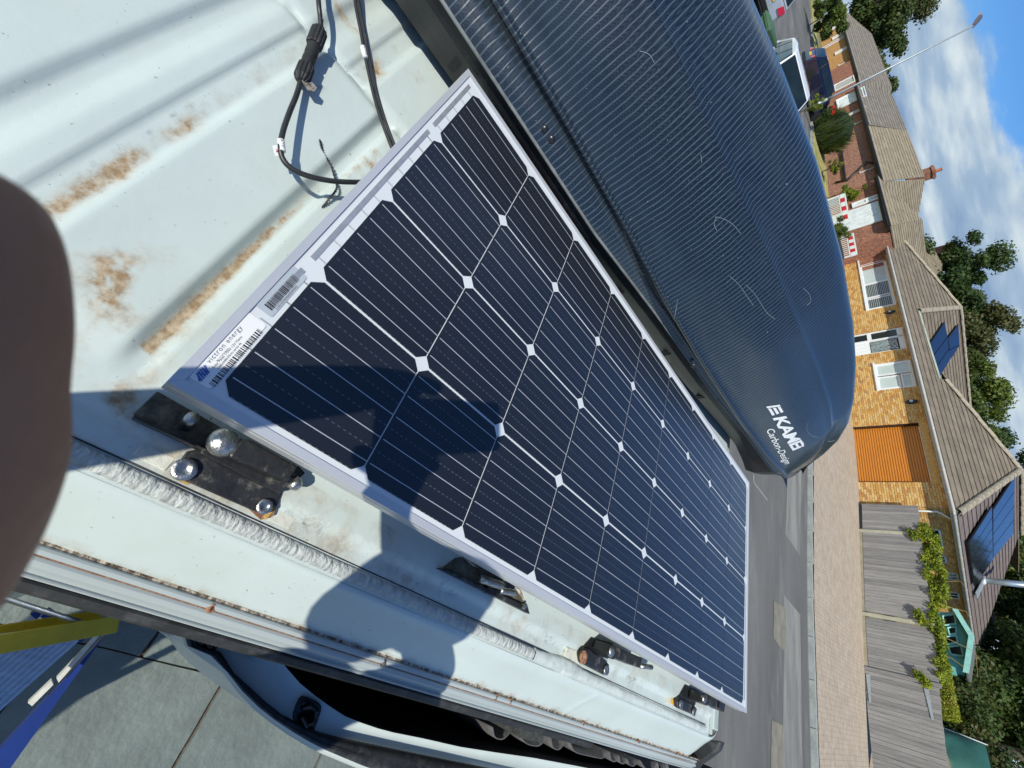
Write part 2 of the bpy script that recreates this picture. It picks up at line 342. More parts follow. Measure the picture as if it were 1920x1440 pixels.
# curved white band down to the gutter
band_p = [(.7362, 1.9905), (.7400, 1.9900), (.7450, 1.9862), (.7530, 1.9775), (.763, 1.9668), (.774, 1.9555), (.785, 1.9445), (.793, 1.9365), (.7985, 1.9310)]
def band_w(y, j): return (0.0004 * fbm(y, j * .2, 3, 1), 0.0009 * fbm(y, j * .4, 2.2, 4) + (0.0025 * math.exp(-((y - (0.868 + (8 - j) * 0.0055)) / .0045) ** 2) if 1 < j < 8 else 0))
bd = MB(); rings = extr(band_p, -0.6, 1.60, 0.006, band_w)
rings = [r if r[0][1] < 1.5 else [(q[0] - .09 * ((r[0][1] - 1.5) / .1) ** 2 * .3, q[1], q[2] - 0.012 * ((r[0][1] - 1.5) / .1) ** 2) for q in r] for r in rings]
bd.loft(rings, closed=False, caps=False); ob = bd.build('roof_side', M_ROOF, van, smooth=True)
dd_, gg_ = [], []
for (x, y, z) in bd.v:
    n = fbm(x, y, 35, 7.0); e = sst(.788, .7985, x)
    dd_.append(float(e) * (0.25 + 0.65 * max(0, n + .15)) * (1.0 if y > .3 else .7)); gg_.append(float(sst(.7945, .7985, x)) * (0.9 if y > .30 else .45) * max(0, .35 + 1.2 * n))
set_attr(ob, 'dirt', dd_); set_attr(ob, 'grime', gg_)
jl = MB().loft(extr([(.7975, 1.9320), (.8000, 1.9322), (.8010, 1.929), (.7975, 1.928)], -0.5, 1.60, 0.012, lambda y, j: (0.0005 * fbm(y, 0, 60, 1), 0.0006 * fbm(y, j, 70, 2))))
jl.build('joint_sealant', mat('dirty_sealant', (0.10, 0.07, 0.045), rough=0.9, scale=120, col2=(0.50, 0.44, 0.36), bump=0.5, bscale=200, lo=.42, hi=.6), van)
# gutter rail with its rolls, pale lip and black seal
rail_p = [(.8000, 1.9300), (.8022, 1.9345), (.8045, 1.9362), (.8068, 1.9360), (.8088, 1.9335), (.8096, 1.9312), (.8104, 1.9322), (.8135, 1.9338), (.8165, 1.9335), (.8190, 1.9308), (.8215, 1.9265), (.8235, 1.9240), (.8250, 1.9235), (.8262, 1.9260), (.8276, 1.9268), (.8288, 1.9255), (.8292, 1.9150), (.8000, 1.9150)]
MB().loft(extr(rail_p, -0.8, 1.60, 0.04, lambda y, j: (0, -0.01 * max(0, (y - 1.3) / .3) ** 2))).build('gutter_rail', M_RAIL, van, smooth=False, bevel=0)
MB().loft(extr([(.8300, 1.9235), (.8322, 1.9255), (.8395, 1.9205), (.8425, 1.9130), (.8400, 1.9000), (.8300, 1.9000)], -0.8, 1.02, 0.05)).build('rubber_seal', M_RUBBER, van, smooth=False)
MB().loft(extr([(.8092, 1.9332), (.8100, 1.9332), (.8100, 1.931), (.8092, 1.931)], -0.8, 1.55, 0.1)).build('crack_line', M_RUST, van)
MB().loft(extr([(.7340, 1.990), (.757, 1.982), (.785, 1.955), (.806, 1.932), (.829, 1.918), (.829, 1.88), (.760, 1.88)], 1.602, 1.635, 0.01)).build('end_cap', M_RUBBER, van, smooth=False, bevel=.004)
SCREWS = [((396, 1140), 1), ((720, 1243), 0), ((930, 1307), 1), ((957, 1315), 1), ((1093, 1357), 2), ((1197, 1391), 2), ((1272, 1413), 2)]
for (px_, py_), kind_ in SCREWS:
    P = vz(px_, py_, 1.9345); mt = M_RUST if kind_ else M_BLACK
    s_ = MB().lathe((P[0], P[1], P[2] - .0015), (0.15, 0, 1), [(0.0052, 0), (0.0050, 0.0018), (0.0030, 0.0030), (0.0, 0.0032)], 14)
    sc = s_.build('screw', mt, van, smooth=True)
    MB().box((P[0] + .0005, P[1], P[2] + .0020), (0.0050, 0.0009, 0.0012)).build('screw_slot', M_BLACK, sc)
# tail end of the roof: rubber strip, then the tailgate edge
te = MB()
for X0, X1 in ((-0.9, 0.715),): te.loft([[(x, 1.502, 1.990), (x, 1.520, 1.990), (x, 1.520, 1.93), (x, 1.502, 1.93)] for x in np.linspace(X0, X1, 8)])
te.build('rubber_seal', M_RUBBER, van)
MB().loft([[(x, 1.522, 1.996), (x, 1.572, 1.990), (x, 1.590, 1.975), (x, 1.590, 1.90), (x, 1.522, 1.90)] for x in np.linspace(-0.9, 0.716, 8)]).build('tailgate', M_WHITE, van, bevel=.004)
MB().loft([[(x, 1.50, 2.0), (x, 1.502, 1.99), (x, 1.50, 1.9)] for x in (-.9, .73)], closed=False, caps=False).build('roof_edge', M_WHITE, van)
# body below: inner shell, floor and lower side
bdy = MB(); bdy.box((-0.08, -0.45, 1.90), (1.78, 4.1, 0.03)); bdy.build('inner_roof', M_DARK, van)
MB().box((-0.08, -0.45, 0.42), (1.72, 4.1, 0.06)).build('floor_pan', M_DARK, van)
MB().box((-0.93, -0.45, 1.15), (0.05, 4.1, 1.50)).build('body_side', M_WHITE, van)
MB().box((-0.08, 1.59, 1.15), (1.70, 0.05, 1.46)).build('rear_panel', M_WHITE, van)
MB().box((-0.08, -2.48, 1.15), (1.70, 0.05, 1.46)).build('front_panel', M_WHITE, van)
MB().box((0.10, 0.45, 1.15), (0.05, 2.2, 1.46)).build('bulkhead', M_DARK, van)
side_sec = [(.800, 1.905), (.838, 1.72), (.872, 1.50), (.888, 1.34), (.890, 1.20), (.882, .80), (.86, .40), (.80, .40), (.80, 1.2)]
MB().loft([[(p[0] - .045 * max(0, (y - 1.45)) ** 2 * 8, y, p[1]) for p in side_sec] for y in (1.00, 1.04, 1.2, 1.4, 1.62)]).build('body_side', M_WHITE, van, smooth=False, bevel=.006)
MB().loft([[(p[0], y, p[1]) for p in side_sec] for y in (-2.4, -1.5, -.6, .10)]).build('body_side', M_WHITE, van, bevel=.006)
bp = MB(); bp.loft([[(.865, .86, z0), (.865, .94, z0), (.80, .96, z0), (.80, .84, z0)] for z0 in (.45, 1.85)])
bp.build('door_pillar', mat('pillar_trim', (0.05, 0.055, 0.05), rough=0.8, scale=80, bump=0.3, var=.4), van)
for k in range(2):
    y0 = -.75 + k * 3.05 - .0
    MB().lathe((.72, y0 - 0.9 + k * .2, .33), (1, 0, 0), [(0.18, 0), (.33, .02), (.33, .19), (.18, .21)], 24).build('wheel', M_RUBBER, van)

# side door standing open, seen along its upper rim
def pxline(pts, z): return [vz(a, b, z) for a, b in pts]
def resample(P, n):
    P = np.array(P, float); d = np.concatenate([[0], np.cumsum(np.linalg.norm(np.diff(P, axis=0), axis=1))]); t = np.linspace(0, d[-1], n)
    return np.stack([np.interp(t, d, P[:, i]) for i in range(3)], 1)
ZD = 1.76
d_out = resample(pxline([(333, 1165), (340, 1190), (347, 1212), (366, 1240), (374, 1239), (398, 1237), (410, 1247), (430, 1281), (470, 1325), (520, 1366), (590, 1408), (680, 1445), (760, 1474), (860, 1505), (980, 1535), (1120, 1560), (1300, 1590), (1500, 1625)], ZD), 90)
d_s1 = resample(pxline([(338, 1163), (344, 1190), (352, 1212), (370, 1230), (380, 1231), (402, 1229), (414, 1240), (436, 1277), (476, 1319), (525, 1358), (595, 1400), (683, 1437), (763, 1465), (863, 1496), (983, 1526), (1123, 1551), (1303, 1582), (1503, 1617)], ZD + .004), 90)
d_s2 = resample(pxline([(360, 1163), (363, 1195), (370, 1207), (382, 1221), (395, 1225), (414, 1223), (424, 1237), (442, 1266), (483, 1302), (505, 1323), (535, 1346), (592, 1374), (640, 1387), (722, 1404), (830, 1426), (960, 1452), (1130, 1480), (1500, 1540)], ZD + .002), 90)
d_c = resample(pxline([(455, 1163), (470, 1180), (485, 1196), (512, 1220), (535, 1250), (562, 1281), (605, 1316), (650, 1345), (690, 1360), (725, 1371), (800, 1386), (860, 1400), (930, 1411), (1000, 1421), (1080, 1436), (1150, 1450), (1300, 1478), (1500, 1512)], ZD - .014), 90)
door = MB(); door.loft([[tuple(d_out[i] - np.array([0, 0, .03])), tuple(d_out[i]), tuple(d_s1[i])] for i in range(90)], closed=False, caps=False)
o_door = door.build('side_door', mat('door_edge_paint', (0.46, 0.51, 0.48), rough=0.3, var=.06), van, smooth=True)
sk = MB(); sk.loft([[tuple(d_out[i] + np.array([0.0, 0, -.004])), tuple(d_out[i] + np.array([0.03, 0.0, -.35])), tuple(d_out[i] + np.array([0.02, 0, -1.25]))] for i in range(90)], closed=False, caps=False); sk.build('door_skin', M_WHITE, o_door, smooth=True)
sl = MB(); sl.loft([[tuple(d_s1[i]), tuple(d_s1[i] * .67 + d_s2[i] * .33 + np.array([0, 0, .006])), tuple(d_s1[i] * .55 + d_s2[i] * .45 + np.array([0, 0, .001])), tuple(d_s1[i] * .3 + d_s2[i] * .7 + np.array([0, 0, .004])), tuple(d_s2[i] + np.array([0, 0, -.004])), tuple(d_s2[i] + np.array([0, 0, -.012]))] for i in range(90)], closed=False, caps=False)
sl.build('door_seal', M_RUBBER, o_door, smooth=True)
ch = MB()
def chan(i):
    a, b = d_s2[i] + np.array([0, 0, -.012]), d_c[i]
    step = 0.008 * (math.exp(-((i - 34) / 1.6) ** 2) + math.exp(-((i - 52) / 1.5) ** 2)); st2 = .004 * ((i > 34) + (i > 52))
    return [tuple(a + (b - a) * t + np.array([0, 0, -0.006 * math.sin(math.pi * t) ** .7 + (step + st2) * (0.15 < t < .9)])) for t in (0, .06, .18, .4, .62, .82, .94, 1)]
ch.loft([chan(i) for i in range(90)], closed=False, caps=False); ch.build('door_channel', M_WHITE, o_door, smooth=True)
ic = MB(); ic.loft([[tuple(d_c[i]), tuple(d_c[i] + np.array([-.006, 0, -.006])), tuple(d_c[i] + np.array([-.004, .0, -.05])), tuple(d_c[i] + np.array([.0, .0, -1.2]))] for i in range(90)], closed=False, caps=False); ic.build('door_card', M_DARK, o_door, smooth=True)
def latch(quad, z):
    q = [vz(a, b, z) for a, b in quad]; c = sum(q) / 4; m = MB()
    n = 20; pts = []
    for k in range(n):
        t = 2 * math.pi * k / n; u = abs(math.cos(t)) ** .45 * (1 if math.cos(t) > 0 else -1); v = abs(math.sin(t)) ** .45 * (1 if math.sin(t) > 0 else -1)
        a, b = (u + 1) / 2, (v + 1) / 2; pts.append(q[0] * (1 - a) * (1 - b) + q[1] * a * (1 - b) + q[2] * a * b + q[3] * (1 - a) * b)
    m.hexa([tuple(p + np.array([0, 0, -.02])) for p in pts], [tuple(p) for p in pts])
    inner = [tuple(c + (p - c) * .55) for p in pts]
    e1, e2 = (q[1] - q[0]), (q[3] - q[0])
    m.tube([c - e1 * .28 - e2 * .1 + np.array([0, 0, .002]), c - e1 * .1 - e2 * .34 + np.array([0, 0, .012]), c + e1 * .14 - e2 * .28 + np.array([0, 0, .012]), c + e1 * .22 + e2 * .1 + np.array([0, 0, .003])], .0045, 8)
    m.tube([c - e1 * .22 + e2 * .16 + np.array([0, 0, .004]), c + e1 * .02 + e2 * .34 + np.array([0, 0, .010]), c + e1 * .22 + e2 * .22 + np.array([0, 0, .004])], .006, 8)
    for s1, s2 in ((-.34, -.3), (.34, .3), (.36, -.05)): m.lathe(c + e1 * s1 + e2 * s2, (0, 0, 1), [(.004, 0), (.004, .003), (.0, .004)], 10)
    lo = m.build('door_latch', mat('gloss_black_plastic', (0.008, 0.008, 0.009), rough=0.22, var=.2), o_door, smooth=False, bevel=.0015)
    MB().prism([(p[0], p[1]) for p in [c + (np.array(pp) - c) * .5 for pp in inner]], c[2] - .001, c[2] + .0012).build('latch_hole', M_DARK, lo)
latch([(567, 1303), (607, 1322), (588, 1378), (545, 1352)], ZD - .010)
latch([(391, 1184), (414, 1196), (398, 1218), (382, 1207)], ZD - .010)
lp = MB(); lp.loft([[vz(427 + 42 * t, 1203 + 12 * t + (26 * t if t > .3 else 0), ZD - .014 + h) for t in (0, .5, 1)] for h in (0, .012)], closed=False, caps=False); lp.build('hinge_cover', M_BLACK, o_door)
# grey curtain hanging inside the door window
ct = MB(); nC = 150
for r in range(2):
    pass
crv = resample(pxline([(915, 1396), (980, 1408), (1060, 1420), (1120, 1432), (1200, 1450), (1300, 1470)], ZD - .02), nC)
rows = []
for zz, am in ((0.0, 1.0), (-.02, 1.0), (-.12, .8), (-.42, .6)):
    row = []
    for i in range(nC):
        s = i / nC; ph = 70 * s + 3 * math.sin(11 * s) + 2 * math.sin(23 * s + 1)
        a = (0.5 + 0.5 * math.sin(ph)) ** 1.6 * .024 * (0.55 + .6 * abs(math.sin(5 * s + .4))) * am
        row.append((crv[i][0] - .012 - a, crv[i][1] + .004 * math.cos(ph), crv[i][2] + zz))
    rows.append(row)
ct.loft(rows, closed=False, caps=False)
oc = ct.build('curtain', mat('grey_cloth', (0.115, 0.11, 0.115), rough=0.95, var=.2, scale=60, bump=.4, bscale=900), None, smooth=True, frame='van', label='ruffled dark grey curtain hanging inside the open side door', cat='curtain')
sm = oc.modifiers.new('thick', 'SOLIDIFY'); sm.thickness = .0022
oc_hem = None
# ------------------------------------------------------------------ SOLAR PANEL
PX0, PX1, PY0, PY1, PZ = -0.022, 0.656, -0.031, 1.457, 2.10
M_ALU = mat('anodised_frame', (0.58, 0.60, 0.63), rough=0.38, metal=0.35, var=0.04, scale=4, bump=0.02, bscale=200)
M_BACK = mat('white_backsheet', (0.62, 0.655, 0.68), rough=0.5, var=0.02, coat=0.35, coat_r=0.20)
M_TIN = mat('tinned_ribbon', (0.52, 0.54, 0.55), rough=0.35, metal=0.6, var=0.1, scale=80, coat=.5)
M_BUS = mat('busbar_silver', (0.52, 0.55, 0.58), rough=0.4, metal=0.3, var=0.05, coat=.5, coat_r=.2)
def cell_material():
    m = mat('solar_cell', (0.0042, 0.0055, 0.0095), rough=0.42, var=0.25, scale=3, spec=0.35, coat=1.0, coat_r=0.17)
    N, L, p = nodes_of(m); tc = N.new('ShaderNodeTexCoord'); base = p.inputs['Base Color'].links[0].from_socket
    sep = N.new('ShaderNodeSeparateXYZ'); L.new(tc.outputs['Object'], sep.inputs[0])
    def M(op, a, b):
        n = N.new('ShaderNodeMath'); n.operation = op
        for i, v in enumerate((a, b)):
            if isinstance(v, (int, float)): n.inputs[i].default_value = v
            else: L.new(v, n.inputs[i])
        return n.outputs[0]
    f1 = M('FRACT', M('MULTIPLY', sep.outputs[1], 1 / 0.00185), 0); line = M('LESS_THAN', f1, 0.20)
    # dotted tabbing rows half way between the busbars
    gx = M('ABSOLUTE', M('SUBTRACT', M('FRACT', M('MULTIPLY', sep.outputs[0], 1 / 0.0312), 0), 0.5), 0)
    dot = M('MULTIPLY', M('LESS_THAN', gx, 0.013), M('LESS_THAN', M('FRACT', M('MULTIPLY', sep.outputs[1], 1 / 0.0074), 0), 0.5))
    fac = M('MAXIMUM', M('MULTIPLY', line, 0.20), M('MULTIPLY', dot, 0.60))
    mx = N.new('ShaderNodeMixRGB'); L.new(fac, mx.inputs[0]); L.new(base, mx.inputs[1]); mx.inputs[2].default_value = (0.17, 0.19, 0.22, 1)
    L.new(mx.outputs[0], p.inputs['Base Color'])
    nz = N.new('ShaderNodeTexNoise'); nz.inputs['Scale'].default_value = 700; L.new(tc.outputs['Object'], nz.inputs['Vector'])
    bp = N.new('ShaderNodeBump'); bp.inputs['Strength'].default_value = 0.10; bp.inputs['Distance'].default_value = 0.001; L.new(nz.outputs['Fac'], bp.inputs['Height']); L.new(bp.outputs[0], p.inputs['Coat Normal'])
    return m
M_CELL = cell_material()
panel = thing('solar_module', 'black monocrystalline solar panel in a silver frame lying along the white van roof', 'solar panel', ((PX0 + PX1) / 2, (PY0 + PY1) / 2, PZ - .03), 'van')
FW = 0.0092
def frame_rail(a, b, inward):
    a, b, iw = Vector(a), Vector(b), Vector(inward); d = (b - a).normalized(); m = MB()
    prof = [(0, 0), (FW, 0), (FW, -.0022), (.0022, -.0022), (.0018, -.0060), (.0030, -.0085), (.0018, -.011), (.0018, -.0285), (.024, -.0285), (.024, -.030), (0, -.030), (0, -.0115), (.0009, -.0105), (.0009, -.0085), (0, -.0075)]
    lo = [a + iw * x + d * x + Vector((0, 0, z)) for x, z in prof]; hi = [b + iw * x - d * x + Vector((0, 0, z)) for x, z in prof]
    m.loft([[tuple(v) for v in lo], [tuple(v) for v in hi]]); return m.build('frame_rail', M_ALU, panel, bevel=.0004)
frame_rail((PX0, PY0, PZ), (PX1, PY0, PZ), (0, 1, 0)); frame_rail((PX1, PY0, PZ), (PX1, PY1, PZ), (-1, 0, 0))
frame_rail((PX1, PY1, PZ), (PX0, PY1, PZ), (0, -1, 0)); frame_rail((PX0, PY1, PZ), (PX0, PY0, PZ), (1, 0, 0))
ZG = PZ - 0.0018
MB().box(((PX0 + PX1) / 2, (PY0 + PY1) / 2, ZG - .0024), (PX1 - PX0 - .008, PY1 - PY0 - .008, .0045)).build('backsheet', M_BACK, panel)
PA, PB, CS, CH = 0.15875, 0.1604, 0.1571, 0.0108       # pitch along, pitch across, cell size, corner cut
cm_ = MB(); hs = CS / 2
poly = [(-hs + CH, -hs), (hs - CH, -hs), (hs, -hs + CH), (hs, hs - CH), (hs - CH, hs), (-hs + CH, hs), (-hs, hs - CH), (-hs, -hs + CH)]
cm_.prism(poly, 0, 0.0006); cell_me = cm_.mesh('solar_cell'); cell_me.materials.append(M_CELL)
bm_ = MB()
for k in range(5):
    bm_.box(((k - 2) * 0.0312, 0.002, 0.00085), (0.00095, PA - .004, 0.0004))
bus_me = bm_.mesh('busbars'); bus_me.materials.append(M_BUS)
tick_me = None
pb = ORG[panel]
for i in range(9):
    for j in range(4):
        c = Vector((0.0002 + (j + .5) * PB - .0000, (i + .5) * PA + .0004, ZG)) - pb
        o = inst('solar_cell', cell_me, panel, Matrix.Translation(c)); inst('busbars', bus_me, o, Matrix.Identity(4))
for x0, x1 in ((.004, .150), (.168, .470), (.488, .548)):
    rb = MB(); rb.box(((x0 + x1) / 2, -.0122, ZG + .0004), (x1 - x0, .0060, .0005)); rb.build('interconnect_ribbon', M_TIN, panel)
    tk = MB()
    for j in range(4):
        for k in range(5):
            x = (j + .5) * PB + (k - 2) * .0312
            if x0 - .003 < x < x1 + .07 and (x < .55 or x0 > .48): tk.box((x, -.0045, ZG + .0003), (.0012, .0140, .0003))
    tk.build('ribbon_tabs', M_TIN, panel)
for x0, x1 in ((.01, .31), (.33, .63)): MB().box(((x0 + x1) / 2, 1.4395, ZG + .0004), (x1 - x0, .0050, .0005)).build('interconnect_ribbon', M_TIN, panel)

# text helper: outlines of the built-in font as a flat or slightly raised mesh, mapped by a function (u right, v up) -> point
def text_geo(s, size, extrude=0.0, shear=0.0, bold=0.0, spacing=1.0):
    cu = bpy.data.curves.new('lettering', 'FONT'); cu.body = s; cu.size = size; cu.shear = shear; cu.offset = bold; cu.space_character = spacing; cu.resolution_u = 3; cu.extrude = extrude
    ob = bpy.data.objects.new('lettering', cu); COL.objects.link(ob); dg = bpy.context.evaluated_depsgraph_get(); dg.update()
    me = bpy.data.meshes.new_from_object(ob.evaluated_get(dg)); vs = [tuple(v.co) for v in me.vertices]; fs = [tuple(p.vertices) for p in me.polygons]
    bpy.data.objects.remove(ob); bpy.data.curves.remove(cu); bpy.data.meshes.remove(me)
    return vs, fs
def put_text(mb, s, size, fn, **kw):
    vs, fs = text_geo(s, size, **kw); mb.add([fn(v[0], v[1], v[2]) for v in vs], fs); return max(v[0] for v in vs)
M_INK = mat('black_ink', (0.015, 0.015, 0.017), rough=0.5, var=.1, coat=.3)
M_BLUE = mat('blue_ink', (0.04, 0.12, 0.42), rough=0.5, var=.1, coat=.3)
M_LABEL = mat('label_paper', (0.78, 0.79, 0.79), rough=0.5, var=.02, coat=.3)
M_LABEL2 = mat('foil_label', (0.42, 0.47, 0.52), rough=0.35, var=.04, coat=.4)
rnd = random.Random(4)
def label(name, x_r, y_lo, w, h, m_, build):
    """flat label: u runs towards -X (reading direction), v towards -Y"""
    z = ZG + .0006
    b = MB(); n = 6; r = min(w, h) * .16; pts = []
    for cx, cy, a0 in ((w - r, h - r, 0), (r, h - r, 90), (r, r, 180), (w - r, r, 270)):
        for k in range(n): t = math.radians(a0 + 90 * k / (n - 1)); pts.append((x_r - (cx + r * math.cos(t)), y_lo - (cy + r * math.sin(t))))
    b.prism(pts, z - .0005, z); o = b.build(name, m_, panel); build(lambda u, v, q=0: (x_r - u, y_lo - v, z + .0002 + q), o); return o
def bars(fn, u0, u1, v0, v1):
    m = MB(); u = u0
    while u < u1:
        w = rnd.choice([.0006, .0006, .0011, .0016]); a, b = u, min(u + w, u1)
        m.add([fn(a, v0), fn(b, v0), fn(b, v1), fn(a, v1)], [(0, 1, 2, 3)]); u += w + rnd.choice([.0006, .0008, .0013])
    return m
def lab1(fn, o):
    m = MB(); put_text(m, 'victron energy', .0062, lambda u, v, q: fn(.019 + u, .0138 + v), spacing=1.2); m.build('lettering', mat('grey_ink', (.05, .07, .12), rough=.5), o)
    m = MB(); put_text(m, 'B L U E  P O W E R', .0019, lambda u, v, q: fn(.024 + u, .0106 + v)); put_text(m, 'Solar Panel 175W-12V Mono', .0033, lambda u, v, q: fn(.017 + u, .0088 + v)); put_text(m, '1485x668x30mm series 4a', .0029, lambda u, v, q: fn(.019 + u, .0058 + v)); m.build('lettering', M_INK, o)
    b = bars(fn, .004, .072, -.0012, .0042); b.build('barcode', M_INK, o)
    m = MB()
    for k in range(5): m.tube([fn(.004 + k * .0022 - .001, .0095, .0001), fn(.0045 + k * .0022, .013, .0001), fn(.006 + k * .0022, .0165, .0001)], .0007, 5)
    m.tube([fn(.0015, .0105, .0001), fn(.006, .0158, .0001), fn(.010, .0100, .0001), fn(.0155, .0160, .0001)], .0008, 5); m.build('emblem', M_BLUE, o)
label('maker_label', .6435, -.0028, .080, .0200, M_LABEL, lab1)
def lab2(fn, o):
    bars(fn, .006, .053, .0040, .0125).build('barcode', M_INK, o)
    m = MB(); put_text(m, '210510D24036000490405', .0033, lambda u, v, q: fn(.010 + u, .0010 + v)); m.build('lettering', M_INK, o)
label('barcode_label', .5540, -.0040, .062, .0175, M_LABEL2, lab2)

# ------------------------------------------------------------------ BRACKETS that hold the panel to the roof
M_CREAM = mat('cream_patch', (0.60, 0.61, 0.54), rough=0.45, var=.08, scale=30, dirt=((0.16, 0.15, 0.12), 60, .60, .72), bump=.15)
M_BROWN = mat('brown_residue', (0.30, 0.21, 0.13), rough=0.9, scale=90, col2=(0.66, 0.62, 0.55), bump=.5, bscale=150)
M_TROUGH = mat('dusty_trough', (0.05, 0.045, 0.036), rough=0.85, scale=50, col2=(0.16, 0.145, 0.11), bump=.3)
def pz(pts, z): return [tuple(vz(a, b, z)) for a, b in pts]
def slab(pts, z, h, name, m_, parent, bevel=.0012):
    lo = pz(pts, z); m = MB(); m.hexa([(p[0], p[1], z - h) for p in lo], lo); return m.build(name, m_, parent, bevel=bevel)
def bolt(px, py, z, r, parent, dome=False, axis=(0, 0, 1), m_=None):
    c = vz(px, py, z); m = MB()
    if dome: m.lathe((c[0], c[1], c[2] - r * .55), axis, [(r * math.cos(t), r * .75 * math.sin(t)) for t in np.linspace(0, math.pi / 2, 9)], 24)
    else:
        m.lathe((c[0], c[1], c[2] - .004), axis, [(r, 0), (r, .0022), (r * .96, .003), (r * .45, .0032), (r * .40, .0026), (0, .0026)], 20)
    return m.build('bolt', m_ or M_STEEL, parent, smooth=True)
def bracket(label_, polys):
    b = vz(*polys['at'], 1.99); return thing('panel_bracket', label_, 'bracket', b, 'van', 'black brackets clamping the solar panel to the van roof')
b1 = bracket('large black bracket with three bright bolts at the near corner of the panel', dict(at=(430, 880)))
tr = MB(); q0 = pz([(257, 771), (293, 737), (470, 836), (389, 842)], 2.004)
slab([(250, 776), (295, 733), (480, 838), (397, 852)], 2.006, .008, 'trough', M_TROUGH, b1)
slab([(252, 777), (389, 842), (395, 851), (250, 783)], 2.022, .02, 'trough_lip', M_BLACK, b1)
slab([(351, 846), (382, 840), (436, 858), (530, 922), (520, 948), (486, 962), (344, 900), (325, 881)], 2.004, .006, 'base_plate', M_BLACK, b1)
slab([(382, 838), (428, 852), (545, 905), (524, 926), (376, 850)], 2.018, .014, 'upstand', M_BLACK, b1)
slab([(388, 838), (405, 812), (440, 826), (432, 858)], 2.030, .03, 'bolt_foot', M_BLACK, b1)
slab([(428, 856), (440, 836), (450, 826), (466, 822), (560, 873), (541, 903)], 2.046, .035, 'clamp', M_BLACK, b1, .003)
slab([(545, 884), (560, 873), (573, 887), (556, 902)], 2.020, .018, 'clamp_end', M_BLACK, b1)
bolt(422.5, 829, 2.047, .0145, b1, True); bolt(346.5, 880, 2.011, .0112, b1); bolt(497.5, 950, 2.011, .0085, b1)
m = MB(); e0 = vz(552, 905, 2.02); m.lathe((e0[0], e0[1] - .004, e0[2] + .002), (0.2, 1, 0), [(.008, 0), (.008, .006), (.005, .011), (0, .012)], 16); m.build('bolt', M_STEEL, b1, smooth=True)
st = MB(); s0 = vz(347, 798, 2.006); s1 = vz(362, 782, 2.030); st.tube([s0, s0 * .6 + s1 * .4, s1], [.0062, .0062, .0060], 14); st.build('stud', M_STEEL, b1, smooth=True)
rs_ = MB()
for q in ([(322, 884), (338, 897), (352, 906), (330, 896)], [(468, 955), (492, 966), (520, 948), (512, 968), (490, 975)]):
    P = pz(q, 1.9985); rs_.hexa([(p[0], p[1], p[2] - .003) for p in P], P)
rs_.build('rusty_shim', M_RUST, b1)
slab([(333, 896), (360, 906), (352, 909), (330, 899)], 2.000, .004, 'rubber_pad', mat('ochre_pad', (.42, .26, .08), rough=.8, var=.3, scale=60), b1)
slab([(493, 968), (519, 945), (524, 948), (500, 975)], 2.000, .004, 'rubber_pad', MATS['ochre_pad'], b1)
slab([(247, 853), (273, 825), (335, 855), (309, 884)], 1.9925, .003, 'plate_patch', M_CREAM, van)
slab([(499, 975), (527, 946), (560, 964), (542, 993)], 1.9925, .003, 'plate_patch', M_CREAM, van)
# bracket 2: trapezoid trough with two galvanised stubs
b2 = bracket('trough bracket with two galvanised stubs half way along the panel edge', dict(at=(910, 1090)))
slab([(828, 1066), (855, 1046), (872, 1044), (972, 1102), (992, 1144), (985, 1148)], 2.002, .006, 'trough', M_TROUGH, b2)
slab([(824, 1067), (836, 1066), (990, 1138), (994, 1152)], 2.010, .012, 'trough_lip', M_BLACK, b2)
slab([(916, 1098), (938, 1101), (932, 1120), (915, 1113)], 2.012, .014, 'strap', M_BLACK, b2)
for a, b, r in (((901, 1085), (942, 1099), .0062), ((938, 1107), (966, 1112), .0052)):
    P, Q = vz(*a, 2.022), vz(*b, 2.024); n = 9; pts = [P + (Q - P) * t for t in np.linspace(0, 1, n)]
    m = MB(); m.tube(pts, [r * (1 if k % 2 else .92) for k in range(n)], 14); m.build('stud', M_STEEL, b2, smooth=True)
for q in ([(986, 1133), (990, 1137), (984, 1144), (979, 1140)],): slab(q, 2.014, .01, 'clip', M_STEEL, b2)
for q in ([(866, 1043), (880, 1050), (900, 1066), (888, 1062)], [(957, 1090), (978, 1108), (985, 1130), (968, 1105)]): slab(q, 2.003, .004, 'sealant_smear', M_BROWN, b2)
# brackets 3 and 4 further along
def small_bracket(lab, pl, cl, bolts, dome, rusty, patch, stub=None):
    b = bracket(lab, dict(at=pl[0])); slab(pl, 2.010, .012, 'base_plate', M_BLACK, b, .003)
    for c in cl: slab(c, 2.042, .036, 'clamp', M_BLACK, b, .002)
    for x, y in bolts: bolt(x, y, 2.015, .0095, b)
    bolt(*dome, 2.044, .011, b, True)
    if rusty: bolt(*rusty, 2.014, .012, b, m_=M_RUST)
    slab(patch, 1.9960, .006, 'rubber_pad', M_CREAM, b)
    if stub:
        P, Q = vz(*stub[0], 2.02), vz(*stub[1], 2.02); m = MB(); m.tube([P, Q], .0055, 12); m.build('stud', M_STEEL, b, smooth=True)
    return b
b3 = small_bracket('black bracket with one rusty bolt further along the panel edge', [(1090, 1228), (1096, 1216), (1106, 1216), (1143, 1245), (1143, 1262), (1136, 1267), (1092, 1244)],
    [[(1138, 1223), (1145, 1208), (1160, 1215), (1152, 1238)], [(1152, 1234), (1160, 1214), (1205, 1234), (1200, 1253)]], [(1139, 1257)], (1149, 1222), (1096, 1233), [(1058, 1231), (1063, 1213), (1090, 1223), (1086, 1245)], ((1200, 1248), (1221, 1251)))
slab([(1092, 1217), (1110, 1196), (1150, 1206), (1140, 1236)], 2.004, .004, 'bracket_web', M_BLACK, b3)
